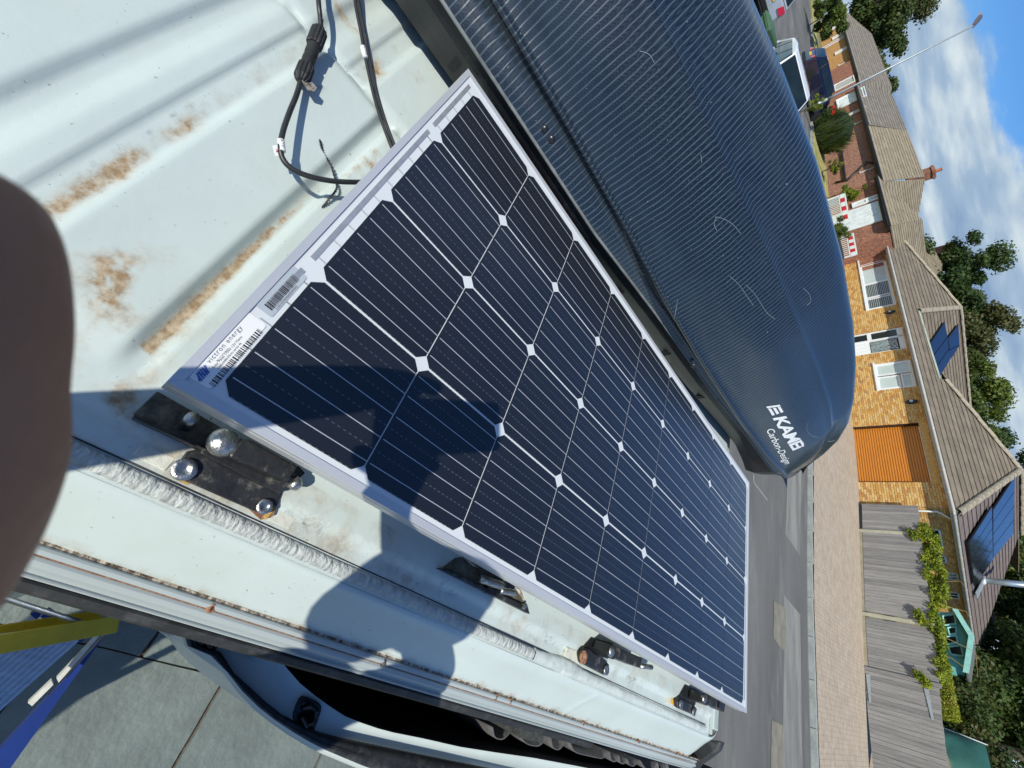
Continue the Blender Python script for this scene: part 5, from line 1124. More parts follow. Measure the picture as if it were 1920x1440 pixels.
def pwin(parent, Y, px, cols=1, rows=1, glass=None, name='window', fm=None, t=.06):
    """window or door on a wall facing the road at depth Y; px = two opposite corners in the photograph"""
    A_, B_ = gy(*px[0], Y), gy(*px[1], Y); x0, x1 = sorted((A_[0], B_[0])); z0, z1 = sorted((A_[2], B_[2])); f = MB(); fm = fm or M_UPVC
    f.box(((x0 + x1) / 2, Y - .04, z0 + t / 2), (x1 - x0, .08, t)); f.box(((x0 + x1) / 2, Y - .04, z1 - t / 2), (x1 - x0, .08, t))
    for k in range(cols + 1): f.box((x0 + t / 2 + (x1 - x0 - t) * k / cols, Y - .04, (z0 + z1) / 2), (t, .08, z1 - z0 - 2 * t))
    for k in range(1, rows): f.box(((x0 + x1) / 2, Y - .041, z0 + (z1 - z0) * k / rows), (x1 - x0 - 2 * t, .07, t))
    o = f.build(name, fm, parent); MB().box(((x0 + x1) / 2, Y - .012, (z0 + z1) / 2), (x1 - x0 - t, .02, z1 - z0 - t)).build('pane', glass or M_GLASS, o); return o
def eave_gutter(parent, a, b, m_):
    a, b = Vector([float(c) for c in a]), Vector([float(c) for c in b]); m = MB(); m.tube([a + Vector((0, -.05, -.03)), b + Vector((0, -.05, -.03))], .06, 8); m.build('gutter', m_, parent)
    m = MB(); m.hexa([tuple(a + Vector((0, .05, -.18))), tuple(b + Vector((0, .05, -.18))), tuple(b + Vector((0, .45, -.18))), tuple(a + Vector((0, .45, -.18)))], [tuple(a + Vector((0, .02, -.02))), tuple(b + Vector((0, .02, -.02))), tuple(b + Vector((0, .45, -.10))), tuple(a + Vector((0, .45, -.10)))]); m.build('fascia', m_, parent)
XD = (1, 0, 0)
# red brick house with the porch front next door
h3 = thing('brick_bungalow', 'red brick bungalow with white glazed porch doors next to the yellow brick bungalow', 'bungalow', (-27, 20, .9), group='bungalows along the street')
wallbox(h3, -29.6, -24.0, 19.4, 30, .3, 3.40, M_RED); wallbox(h3, -24.0, -21.0, 20.6, 30, .3, 3.3, M_RED)
E3L, E3R, A3 = gy(1645, 330, 19.0), gy(1669, 424, 19.0), gy(1728, 412, 23.2); E3L[2] = E3R[2] = 3.47
rf3 = bpy.data.objects.new('roof', None); COL.objects.link(rf3); rf3.parent = h3; ORG[rf3] = ORG[h3]
roof_plane(rf3, [E3L, E3R, A3], XD, mats=SANDT, gauge=.36); B3 = A3 + np.array([0, 8, 0])
roof_plane(rf3, [E3R, E3R + np.array([0, 12, 0]), B3, A3], (0, 1, 0), mats=SANDT, gauge=.36); roof_plane(rf3, [E3L, E3L + np.array([0, 12, 0]), B3, A3], (0, 1, 0), mats=SANDT, gauge=.36)
for a, b in ((E3L, A3), (E3R, A3), (A3, B3)): ridge(rf3, a, b)
eave_gutter(h3, E3L, E3R, M_BGUT)
dr3 = pwin(h3, 19.38, ((1597, 383), (1656, 371)), 1, 2, M_NET, 'door', t=.11)
x0, x1 = gy(1597, 396, 19.4)[0], gy(1600, 432, 19.4)[0]; z0, z1 = .95, 3.25
gl = MB(); gl.box(((x0 + x1) / 2, 19.33, (z0 + z1) / 2), (abs(x1 - x0), .06, z1 - z0)); gp_ = gl.build('garage_door', mat('pale_panel', (.72, .77, .77), rough=.4), h3)
for k in range(3): MB().box((x0 + (x1 - x0) * (k + .5) / 3, 19.285, (z0 + z1) / 2 + .1), (abs(x1 - x0) / 3 - .12, .02, z1 - z0 - .5)).build('door_panel', MATS['pale_panel'], gp_)
# long red house with its chimney
h2 = thing('brick_bungalow', 'mottled red brick bungalow with black gutter, tall chimney and the bushy conifer in front', 'bungalow', (-37, 20.3, 1.1), group='bungalows along the street')
wallbox(h2, -39.2, -29.7, 20.3, 31, .4, 3.60, M_PLUM); wallbox(h2, -50.5, -39.25, 20.3, 31, .6, 3.7, M_RED)
E2a, E2b, E2c = gy(1604, 160, 19.9), gy(1636, 232, 19.9), gy(1652, 342, 19.9)
for P in (E2a, E2b, E2c): P[2] = 3.70
R2a, R2b, R2c = gy(1672, 178, 24.6), gy(1712, 240, 24.6), gy(1720, 336, 24.6); R2c[2] = R2b[2] = 6.05; R2a[2] = 5.9
rf2 = bpy.data.objects.new('roof', None); COL.objects.link(rf2); rf2.parent = h2; ORG[rf2] = ORG[h2]
roof_plane(rf2, [E2a, E2b, R2b, R2a], XD, mats=GREYT, gauge=.36); roof_plane(rf2, [E2b, E2c, R2c, R2b], XD, mats=SANDT, gauge=.36)
roof_plane(rf2, [E2c, E2c + np.array([0, 10, 0]), R2c + np.array([0, .2, 0])], (0, 1, 0), mats=SANDT, gauge=.36)
for a, b in ((E2b, R2b), (R2a, R2b), (R2b, R2c), (R2c, E2c)): ridge(rf2, a + np.array([0, 0, .05]), b + np.array([0, 0, .05]))
eave_gutter(h2, E2b, E2c, M_BGUT); eave_gutter(h2, E2a, E2b, M_BGUT)
chb, cht = gy(1712, 336, 25.5), gy(1753, 320, 25.5)
def chimney(parent, c, w, z0, z1, pots, m_=None):
    m = MB(); m.box((c[0], c[1], (z0 + z1) / 2), (w, w, z1 - z0)); m.box((c[0], c[1], z1 - .12), (w + .12, w + .12, .14)); m.box((c[0], c[1], z0 + (z1 - z0) * .45), (w + .05, w + .05, .08)); o = m.build('chimney', m_ or M_RED, parent)
    for k in range(pots):
        m = MB(); m.lathe((c[0] + (k - (pots - 1) / 2) * .35, c[1], z1), (0, 0, 1), [(.12, 0), (.10, .32), (.125, .34), (.08, .36)], 12); m.build('chimney_pot', mat('terracotta', (.42, .14, .06), rough=.9, var=.2), o)
    return o
chimney(rf2, chb, .62, 5.2, cht[2], 1)
pwin(h2, 20.28, ((1612, 325), (1643, 312)), 1, 2); pwin(h2, 20.28, ((1600, 235), (1627, 223)), 2, 2)
pwin(h2, 19.9, ((1613, 355), (1645, 344)), 2, 1, M_NET)
dp = MB(); P = [gy(*q, 20.2) for q in ((1641, 306), (1625, 303), (1610, 318), (1590, 337), (1566, 342))]; dp.tube(P, .06, 8); dp.build('downpipe', M_BGUT, h2, smooth=True)
dp = MB(); P = [gy(*q, 20.2) for q in ((1578, 283), (1585, 338))]; dp.tube(P, .07, 6); dp.build('brick_plinth_band', M_BGUT, h2)
pwin(h2, 20.26, ((1575, 226), (1624, 200)), 1, 1, M_GLASS, 'door'); pwin(h2, 20.26, ((1571, 206), (1621, 163)), 1, 1, mat('white_garage_door', (.74, .80, .80), rough=.4), 'garage_door')
pwin(h2, 20.26, ((1566, 172), (1601, 142)), 1, 1, mat('grey_garage_door', (.42, .42, .39), rough=.6), 'garage_door')
# far yellow house
h4 = thing('brick_bungalow', 'distant yellow brick bungalow with grey roof, farthest along the street beyond the dark blue car', 'bungalow', (-66, 24.4, 1.9), group='bungalows along the street')
wallbox(h4, -75.5, -57.0, 24.4, 34, .8, 4.15, M_YEL)
E4a, E4b, R4a, R4b = gy(1571, 8, 24), gy(1606, 138, 24), gy(1637, 62, 29), gy(1664, 168, 29); E4a[2] = E4b[2] = 4.2; R4a[2] = R4b[2] = 6.75
rf4 = bpy.data.objects.new('roof', None); COL.objects.link(rf4); rf4.parent = h4; ORG[rf4] = ORG[h4]
roof_plane(rf4, [E4a, E4b, R4b, R4a], XD, mats=GREYT, gauge=.42); roof_plane(rf4, [E4b, E4b + np.array([0, 10, 0]), R4b], (0, 1, 0), mats=GREYT, gauge=.42)
for a, b in ((E4a, R4a), (R4a, R4b), (E4b, R4b)): ridge(rf4, a, b)
eave_gutter(h4, E4a, E4b, M_BGUT)
for q in (((1556, 55), (1580, 45)), ((1560, 72), (1588, 60)), ((1566, 104), (1594, 84)), ((1572, 124), (1600, 108))): pwin(h4, 24.38, q, 2, 2, t=.12)
pwin(h4, 24.38, ((1540, 95), (1585, 66)), 1, 1, M_GLASS, 'door', t=.1)
pwin(h4, 24.38, ((1550, 30), (1573, 18)), 1, 1, mat('lilac_blind', (.40, .40, .48), rough=.7))
# house behind with the clustered chimney
h5 = thing('brick_bungalow', 'roof and red chimney stack showing behind the glazed porch roof below the dark tree', 'bungalow', (-25, 32, 1), group='bungalows along the street')
wallbox(h5, -33, -24.5, 32, 40, .8, 4.3, M_RED)
rf5 = bpy.data.objects.new('roof', None); COL.objects.link(rf5); rf5.parent = h5; ORG[rf5] = ORG[h5]
A5, B5 = gy(1733, 462, 35), gy(1767, 496, 35); C5 = gy(1733, 540, 31); D5 = gy(1700, 430, 31); E5 = gy(1763, 520, 35)
roof_plane(rf5, [D5, C5, B5, A5], XD, mats=SANDT, gauge=.36); roof_plane(rf5, [C5, C5 + np.array([0, 8, 0]), B5], (0, 1, 0), mats=SANDT, gauge=.36); ridge(rf5, A5, B5); ridge(rf5, C5, B5)
c5 = gy(1762, 476, 36); t5 = gy(1787, 470, 36); chimney(rf5, c5, .95, c5[2] - 1.4, t5[2], 2)

# ------------------------------------------------------------------ TREES AND PLANTS
def leaf_mat(name, c, c2):
    m = mat(name, c, rough=.55, var=.2, scale=1.2, col2=c2, spec=.3); N, L, p = nodes_of(m)
    tr = N.new('ShaderNodeBsdfTranslucent'); tr.inputs[0].default_value = (c2[0] * 1.6, c2[1] * 1.6, c2[2] * .8, 1); mx = N.new('ShaderNodeMixShader'); mx.inputs[0].default_value = .25
    L.new(p.outputs[0], mx.inputs[1]); L.new(tr.outputs[0], mx.inputs[2]); L.new(mx.outputs[0], N['Material Output'].inputs[0]); return m
M_BARK = mat('bark', (.10, .085, .065), rough=.95, var=.3, scale=6, bump=.6)
LEAF = [leaf_mat('dark_leaf', (.022, .046, .014), (.045, .085, .022)), leaf_mat('mid_leaf', (.040, .070, .018), (.075, .115, .028)), leaf_mat('olive_leaf', (.060, .070, .022), (.115, .110, .040)), leaf_mat('bright_leaf', (.075, .115, .020), (.14, .18, .03))]
CLIMB = [leaf_mat('climber_leaf', (.14, .20, .015), (.30, .34, .03)), leaf_mat('climber_leaf_dark', (.07, .13, .015), (.14, .20, .03))]
def leaves(name, parent, clumps, n, size, mats, seed=0, fill=.5, up=.3, kind=None, label=None, cat=None):
    n = int(n * 2.4); size = size * .60
    r = np.random.default_rng(seed); C = np.array([c[0] for c in clumps], float); R = np.array([c[1] if hasattr(c[1], '__len__') else (c[1],) * 3 for c in clumps], float)
    w = (R[:, 0] * R[:, 1] + R[:, 1] * R[:, 2] + R[:, 0] * R[:, 2]); k = r.choice(len(C), n, p=w / w.sum())
    d = r.normal(size=(n, 3)); d /= np.linalg.norm(d, axis=1, keepdims=True); rad = fill + (1 - fill) * r.random(n) ** .5; rad *= 1 + .12 * r.normal(size=n)
    P = C[k] + d * R[k] * rad[:, None]
    nn_ = d + r.normal(size=(n, 3)) * .7; nn_[:, 2] += up; nn_ /= np.linalg.norm(nn_, axis=1, keepdims=True)
    a = np.cross(nn_, r.normal(size=(n, 3))); a /= np.linalg.norm(a, axis=1, keepdims=True); b = np.cross(nn_, a); s = size * (.6 + .8 * r.random(n))[:, None]
    V = np.stack([P - a * s, P + b * s * .62 + nn_ * s * .12, P + a * s, P - b * s * .62 + nn_ * s * .12], 1).reshape(-1, 3)
    base = ORG[parent] if parent is not None else Vector(C.mean(0)); 
    me = bpy.data.meshes.new(name); me.vertices.add(n * 4); me.vertices.foreach_set('co', (V - np.array(base)).astype(np.float32).ravel())
    me.loops.add(n * 4); me.loops.foreach_set('vertex_index', np.arange(n * 4, dtype=np.int32)); me.polygons.add(n); me.polygons.foreach_set('loop_start', np.arange(0, n * 4, 4, dtype=np.int32)); me.polygons.foreach_set('loop_total', np.full(n, 4, dtype=np.int32))
    for m_ in mats: me.materials.append(m_)
    ci = r.integers(0, len(mats), len(C)); mi = np.where(r.random(n) < .6, ci[k], r.integers(0, len(mats), n)); me.update(calc_edges=True); me.polygons.foreach_set('material_index', mi.astype(np.int32)); me.update()
    o = bpy.data.objects.new(name, me); COL.objects.link(o)
    if parent is not None: o.parent = parent; ORG[o] = base
    else: o.location = base; ORG[o] = base
    return tag(o, label, cat, None, kind)
def tree(lab, base, h, crown, n, size, mats, seed, trunk=.25, branches=7, fill=.45, bare=0, cl=26, name='tree'):
    """crown: list of (centre offset, radii) big lobes, filled with clumps"""
    t = thing(name, lab, 'tree', base, group='trees behind the houses'); r = random.Random(seed); b = Vector([float(c) for c in base]); clumps = []
    for c, R in crown:
        for _ in range(max(3, cl // len(crown))):
            while True:
                p = Vector((r.uniform(-1, 1), r.uniform(-1, 1), r.uniform(-1, 1)))
                if .25 < p.length < 1: break
            q = b + Vector(c) + Vector((p.x * R[0], p.y * R[1], p.z * R[2])) * .86; s = r.uniform(.16, .36) * min(R); clumps.append((tuple(q), (s * 1.15, s * 1.15, s * .8)))
    leaves('crown', t, clumps, n, size, mats, seed, fill)
    m = MB(); top = b + Vector((0, 0, h * .55)); m.tube([b + Vector((0, 0, -.4)), b + Vector((.05, 0, h * .2)), b + Vector((-.06, .05, h * .4)), top], [trunk, trunk * .8, trunk * .6, trunk * .35], 8)
    for k in range(branches):
        c = Vector(clumps[(k * 5) % len(clumps)][0]); s = b + Vector((0, 0, h * r.uniform(.2, .5))); mid = (s + c) / 2 + Vector((0, 0, .3)); m.tube([s, mid, c], [trunk * .35, trunk * .2, .02], 6)
    for k in range(bare):
        c = Vector(clumps[(k * 3) % len(clumps)][0]); e = c + Vector((r.uniform(-1, 1), r.uniform(-1, 1), r.uniform(.2, 1.4))) * .9; m.tube([c, (c + e) / 2 + Vector((.1, 0, .1)), e], [.05, .03, .012], 5)
    m.build('trunk', M_BARK, t, smooth=True); return t
def fp(az, D, z=0): a = math.radians(az); return (float(CAMG[0] + D * math.sin(a)), float(CAMG[1] + D * math.cos(a)), z)
tree('broad dark tree behind the distant yellow brick bungalow', fp(-71.5, 92, 2), 13, [((0, 0, 7.5), (7, 6, 5.5)), ((5, 2, 5), (5, 5, 4)), ((-6, 0, 7), (6, 5, 5))], 16000, .34, LEAF[:3], 11, .4, cl=60, fill=.3)
tree('lower olive tree right of the broad dark tree, behind the street lamp', fp(-65.3, 88, 2), 8, [((-1, 0, 4.2), (4.5, 4, 3.4)), ((3.2, 0, 3.2), (3.5, 3, 2.4))], 9000, .30, LEAF[1:4], 12, .3, cl=40, fill=.3)
tree('round dark green tree with glossy leaves rising behind the chimney roofs', fp(-46.2, 52, 1), 9, [((0, 0, 5.6), (4.6, 4.2, 4.2)), ((-1.5, 0, 7.0), (2.6, 2.6, 2.2)), ((2.2, 0, 5), (3, 3, 3.2))], 17000, .20, [LEAF[0], LEAF[0], LEAF[1]], 13, .35, cl=70, fill=.25)
tree('thin brownish tree with bare twigs between the round dark tree and the bright one', fp(-40.3, 50, 1), 9, [((0, 0, 6.3), (3.2, 3, 3.4)), ((2.0, 0, 5.0), (3.0, 3, 2.5)), ((-2, 0, 5.5), (3, 3, 3))], 9500, .19, [LEAF[2], LEAF[2], LEAF[1]], 14, .28, bare=16, cl=44, fill=.3)
tree('bright green tree above the hip of the bungalow roof', fp(-34.9, 44, 1), 7, [((-.6, 0, 4.7), (2.8, 2.6, 2.6)), ((1.6, 0, 4.2), (2.6, 2.4, 2.2))], 9000, .17, [LEAF[1], LEAF[3], LEAF[3]], 15, .25, cl=40, fill=.25)
tree('dark tree behind the ridge end of the bungalow roof', fp(-29.2, 46, 1), 8, [((0, 0, 4.6), (3.6, 3, 3.4)), ((3, 0, 4.4), (3.6, 3, 3.4))], 12000, .19, LEAF[:2], 16, .3, cl=48, fill=.3)
tree('mixed green tree behind the side roof carrying the large solar array', fp(-22.3, 46, 1), 8, [((0, 0, 4.8), (4.2, 3.4, 3.4)), ((3, 0, 4.6), (3.0, 3, 2.8))], 13000, .19, LEAF[:4], 17, .3, cl=50, fill=.3)
tree('tall dense dark tree behind the turquoise playhouse', fp(-15.0, 37, 1), 10, [((0, 0, 4.0), (3.8, 3, 3.8)), ((0, 0, 7.4), (3.2, 3, 2.6)), ((3, 0, 5), (3, 3, 4))], 17000, .17, LEAF[:2], 18, .35, cl=70, fill=.3)
tree('wide dark tree filling the corner behind the green canopy', fp(-6.8, 34, 1), 10, [((0, 0, 3.6), (4.2, 3, 3.6)), ((1, 0, 6.8), (4.4, 3, 2.8)), ((-3, 0, 4.6), (2.6, 3, 3.4))], 17000, .17, [LEAF[0], LEAF[1], LEAF[1]], 19, .35, cl=70, fill=.3)
tree('dark tree at the right edge beyond the green canopy', fp(1.5, 36, .6), 10, [((0, 0, 4.2), (4.4, 3, 4.2)), ((0, 0, 7.4), (3.6, 3, 2.6))], 10000, .19, LEAF[:2], 20, .35, cl=46, fill=.3)
tree('dark far tree filling the gap left of the thin brownish tree', fp(-43.0, 60, 1), 9, [((0, 0, 4.6), (4.5, 3, 3.8)), ((4, 0, 4.4), (4, 3, 3.4))], 11000, .22, LEAF[:3], 25, .3, cl=56, fill=.2)
tree('far mixed tree low behind the bright green tree', fp(-36.5, 58, 1), 8, [((0, 0, 4.2), (4.5, 3, 3.4)), ((4.5, 0, 4.0), (4, 3, 3.2))], 11000, .22, LEAF[:4], 26, .3, cl=56, fill=.2)
tree('far dark tree joining the crowns behind the solar array roof', fp(-25.5, 58, 1), 9, [((0, 0, 5.0), (5, 3, 4.0)), ((5, 0, 5), (4.5, 3, 4))], 13000, .22, LEAF[:2], 27, .3, cl=60, fill=.2)
tree('far dark tree closing the view behind the playhouse roof', fp(-12, 50, 1), 11, [((0, 0, 5.6), (5.5, 3, 5)), ((6, 0, 6), (5, 3, 5)), ((-5, 0, 5), (4, 3, 4.4))], 18000, .22, [LEAF[0], LEAF[0], LEAF[1]], 28, .3, cl=80, fill=.2)
tr9 = tree('airy grey green tree at the right behind the lamp column', fp(-19.6, 50, 1), 8, [((0, 0, 5.2), (4.0, 3, 3.8))], 8000, .2, LEAF[:3], 23, .3, cl=34, fill=.3)
# climbing plant along the fence top, clipped hedge behind it
cl_ = []; rc = random.Random(9)
d0, d1 = fx(1733, 985)[0], fx(1762, 1268)[0]; d = d0
while d < d1:
    t = (d - d0) / (d1 - d0); hgt = (.42 if t < .55 else .20) * (1 if .03 < t < .97 else .5) * (1 - .55 * math.exp(-((t - .60) / .05) ** 2)); q = FA + fdir * d; z = tz(d)
    for _ in range(4): cl_.append(((q[0] + rc.uniform(-.1, .1), q[1] + rc.uniform(-.05, .30), z + rc.uniform(-.02, hgt)), (rc.uniform(.09, .18), rc.uniform(.08, .16), rc.uniform(.07, .13))))
    d += .10
for px_, py_, k in ((1709, 1000, 7), (1716, 1006, 7), (1724, 1002, 6), (1722, 1150, 5), (1726, 1158, 8), (1733, 1166, 7), (1724, 1268, 7), (1735, 1276, 6), (1738, 1004, 6)):
    n3 = np.array([-fdir[1], fdir[0], 0]); P = gn(px_, py_, (FA[0], FA[1] - .12, 0), n3)
    for _ in range(k): cl_.append(((P[0] + rc.uniform(-.12, .12), P[1] + rc.uniform(-.05, .05), P[2] + rc.uniform(-.08, .08)), (.08, .05, .07)))
climber = thing('climbing_plant', 'yellow green climbing plant spilling over the top of the grey fence', 'climber', cl_[0][0])
leaves('foliage', climber, cl_, 9000, .055, CLIMB + [CLIMB[0]], 31, .2)
m = MB(); rc = random.Random(2)
for k in range(4):
    d = d0 + (d1 - d0) * rc.random() * .9; q = FA + fdir * d; z = tz(d); m.tube([(q[0], q[1] + .1, z - .4), (q[0] + .1, q[1], z + .3), (q[0] + rc.uniform(-.3, .5), q[1], z + .75), (q[0] + rc.uniform(-.2, .9), q[1], z + rc.uniform(.8, 1.05))], [.012, .01, .007, .004], 5)
m.build('stem', mat('tan_stem', (.36, .25, .10), rough=.8), climber)
hc = []
for x in np.linspace(0, 1, 14):
    for zz in np.linspace(0, 1, 5):
        for yy in (0, .5, 1): P = fp(-12.0 + x * 3.9, 22.3 + yy * .7); hc.append(((P[0], P[1], 1.35 + zz * .80), (.17, .17, .14)))
hedge = thing('clipped_hedge', 'clipped yellow green box hedge behind the gate end of the fence', 'hedge', fp(-10, 22.5, .4)); leaves('foliage', hedge, hc, 9000, .045, [CLIMB[0], CLIMB[0], leaf_mat('hedge_leaf', (.20, .19, .03), (.36, .33, .07))], 33, .7)
hc = []; rc = random.Random(6)
for _ in range(60): P = fp(rc.uniform(-13, -5.5), rc.uniform(25, 28)); hc.append(((P[0], P[1], rc.uniform(.6, 3.1)), rc.uniform(.35, .7)))
hd2 = thing('tall_hedge', 'tall loose dark hedge behind the clipped yellow hedge', 'hedge', fp(-9, 26, .4)); leaves('foliage', hd2, hc, 11000, .11, [LEAF[0], LEAF[2], LEAF[1]], 34, .4)
# conifer bush, shrubs and planter in the front gardens
cf = thing('conifer_bush', 'rounded bushy conifer with upright strands in front of the mottled red bungalow', 'conifer', gy(1528, 262, 17.5)); cb_ = gy(1528, 262, 17.5); cb_[2] = zg(cb_[0], 17.5)
rcf = np.random.default_rng(4); m = MB()
for k in range(2600):
    a = rcf.uniform(0, 2 * math.pi); e = rcf.random() ** .6; rr = 1.45 * e; h0 = rcf.uniform(0, .3); H_ = 2.15 * math.sqrt(max(0.05, 1 - (e * .93) ** 2.4)); bx, by = cb_[0] + rr * .75 * math.cos(a), cb_[1] + rr * .75 * math.sin(a)
    t0 = rcf.uniform(0, .75); L_ = rcf.uniform(.25, .55); z0 = cb_[2] + H_ * t0 + h0 * .3; ex, ey = bx + .28 * math.cos(a) * (.3 + t0), by + .28 * math.sin(a) * (.3 + t0); w_ = rcf.uniform(.014, .03)
    s = np.array([-math.sin(a), math.cos(a), 0]) * w_; p0 = np.array([bx + .3 * rr * math.cos(a) * t0, by + .3 * rr * math.sin(a) * t0, z0]); p1 = np.array([ex + .3 * rr * math.cos(a) * t0, ey + .3 * rr * math.sin(a) * t0, min(z0 + L_, cb_[2] + 2.25)])
    m.cur = int(rcf.integers(0, 3)); m.add([p0 - s, p0 + s, p1 + s * .4, p1 - s * .4], [(0, 1, 2, 3)]); m.add([p0 - s[[1, 0, 2]] * np.array([1, -1, 1]), p0 + s[[1, 0, 2]] * np.array([1, -1, 1]), p1], [(0, 1, 2)])
m.build('foliage', [leaf_mat('conifer_leaf_a', (.045, .075, .018), (.085, .13, .03)), leaf_mat('conifer_leaf_b', (.03, .05, .014), (.06, .09, .022)), leaf_mat('conifer_leaf_c', (.08, .11, .03), (.15, .18, .05))], cf, recalc=False)
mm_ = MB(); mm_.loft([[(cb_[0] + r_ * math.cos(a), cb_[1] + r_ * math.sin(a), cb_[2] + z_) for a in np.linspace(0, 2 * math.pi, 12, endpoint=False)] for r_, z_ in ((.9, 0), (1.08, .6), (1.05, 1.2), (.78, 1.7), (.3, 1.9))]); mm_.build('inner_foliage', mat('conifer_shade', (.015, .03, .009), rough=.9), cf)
def shrub(lab, c, R, n, size, mats, seed, name='shrub', cat='shrub'):
    t = thing(name, lab, cat, (c[0], c[1], c[2] - R[2])); r = random.Random(seed); cl = []
    for _ in range(26):
        p = Vector((r.gauss(0, .45), r.gauss(0, .45), r.gauss(0, .45))); cl.append(((c[0] + p.x * R[0], c[1] + p.y * R[1], c[2] + p.z * R[2]), min(R) * r.uniform(.25, .42)))
    leaves('foliage', t, cl, n, size, mats, seed, .3)
    m = MB(); m.tube([(c[0], c[1], c[2] - R[2] - .4), (c[0], c[1], c[2])], .04, 6); m.build('stem', M_BARK, t); return t
shrub('small round green bush in the grey pot by the red and white barrier', gy(1573, 434, 18), (.55, .5, .50), 3500, .05, [LEAF[1], LEAF[3]], 41)
shrub('yellow leaved bush beside the glazed porch doors', gy(1594, 362, 19), (.55, .4, .45), 2200, .06, [CLIMB[0], LEAF[3]], 42)
shrub('low yellow shrub in the dry lawn by the conifer', gy(1566, 312, 18), (.5, .4, .3), 1500, .05, [CLIMB[0], LEAF[2]], 43)
shrub('weedy stems growing in front of the dark blue car', gy(1529, 196, 13.0), (.35, .35, .32), 900, .05, [CLIMB[0], LEAF[3]], 44)
bpz = fp(-72.8, 58, 1.2); shrub('leafy dark bush on the verge beside the distant yellow bungalow', (bpz[0], bpz[1], 3.0), (3.0, 2, 1.3), 6000, .16, [LEAF[1], LEAF[3]], 45)
P = gy(1575, 470, 18); pot = thing('plant_pot', 'grey square pot under the small round bush', 'plant pot', (P[0], 18, .9))
m = MB(); m.loft([[(P[0] + s * a, 18 + s * b, z) for a, b in ((-1, -1), (1, -1), (1, 1), (-1, 1))] for s, z in ((.28, .95), (.36, 1.42), (.33, 1.42), (.30, 1.36))]); m.build('pot_body', mat('grey_plastic', (.05, .055, .06), rough=.5), pot)
P = gy(1548, 208, 15.5); gp2 = thing('geranium_pot', 'pot of red flowers on the brick drive by the blue car', 'flowers', (P[0], P[1], P[2] - .3))
leaves('flowers', gp2, [((P[0] + .2, P[1], P[2] + .35), .16), ((P[0] + .4, P[1] + .1, P[2] + .3), .13)], 160, .06, [mat('red_petal', (.62, .03, .015), rough=.6)], 51); leaves('foliage', gp2, [((P[0] + .3, P[1], P[2] + .1), .3)], 400, .06, LEAF[:2], 52)

# ------------------------------------------------------------------ BARRIER, BIN, PLAYHOUSE, CANOPY, LAMPS
M_PLASW = mat('white_barrier_plastic', (.70, .75, .72), rough=.5, var=.05); M_REDW = mat('red_reflective', (.55, .02, .03), rough=.4)
def barrier(lab, x0, y0, x1, y1, z):
    t = thing('safety_barrier', lab, 'barrier', (x0, y0, z), group='works barriers in the front garden'); d = np.array([x1 - x0, y1 - y0, 0]); L_ = np.linalg.norm(d); d /= L_; A = math.atan2(d[1], d[0]); R = Matrix.Rotation(A, 3, 'Z')
    P = lambda u, h: np.array([x0, y0, z]) + d * u + np.array([0, 0, h])
    m = MB(); m.box(P(L_ / 2, .07), (L_, .06, .12), R); m.box(P(L_ / 2, .98), (L_, .05, .06), R); m.box(P(.03, .52), (.06, .05, .96), R); m.box(P(L_ - .03, .52), (.06, .05, .96), R); m.box(P(L_ / 2, .70), (L_ - .1, .04, .05), R); m.build('frame', M_PLASW, t)
    for k in range(int(L_ / .16)): MB().box(P(.12 + k * .16, .40), (.03, .03, .55), R).build('bar', M_PLASW, t)
    n = 7
    for k in range(n): MB().box(P(L_ * (k + .5) / n, .84), (L_ / n - .004, .07, .20), R).build('stripe', M_REDW if k % 2 else M_PLASW, t)
    for u in (.25, L_ - .25): MB().box(P(u, .02), (.05, .5, .05), R).build('foot', M_RUBBER, t)
barrier('white works barrier with red stripes nearest the small round bush', -27.2, 18.0, -24.3, 18.05, .92)
barrier('white works barrier turned edge on at the left of the pair', -28.0, 19.0, -27.25, 18.05, .92)
barrier('red and white barrier partly hidden behind the grey pot', -24.2, 18.7, -22.4, 18.8, .95)
bq = fp(-74.3, 17.5, .42); bn = thing('wheelie_bin', 'green wheelie bin standing by the road beyond the roof box', 'wheelie bin', bq)
M_BIN = mat('green_bin_plastic', (.055, .12, .06), rough=.5, var=.1, scale=4); ca, sa = math.cos(.6), math.sin(.6)
def bp_(u, v, z): return (bq[0] + u * ca - v * sa, bq[1] + u * sa + v * ca, bq[2] + z)
m = MB(); m.loft([[bp_(s * a, s2 * b, z) for a, b in ((-1, -1), (1, -1), (1, 1), (-1, 1))] for s, s2, z in ((.21, .24, .08), (.28, .33, .92), (.31, .36, .93), (.31, .36, .97))]); m.build('bin_body', M_BIN, bn)
m = MB(); m.loft([[bp_(s * a, s2 * b + .02, z) for a, b in ((-1, -1), (1, -1), (1, 1), (-1, 1))] for s, s2, z in ((.33, .39, .975), (.32, .38, 1.02), (.22, .26, 1.07))]); m.build('bin_lid', M_BIN, bn)
m = MB(); m.tube([bp_(-.24, .40, .95), bp_(.24, .40, .95)], .02, 8); m.build('handle', M_BIN, bn)
for s in (-.22, .22): m = MB(); m.lathe(bp_(s, .26, .10), (ca, sa, 0), [(.10, -.03), (.10, .03)], 14); m.build('wheel', M_RUBBER, bn)
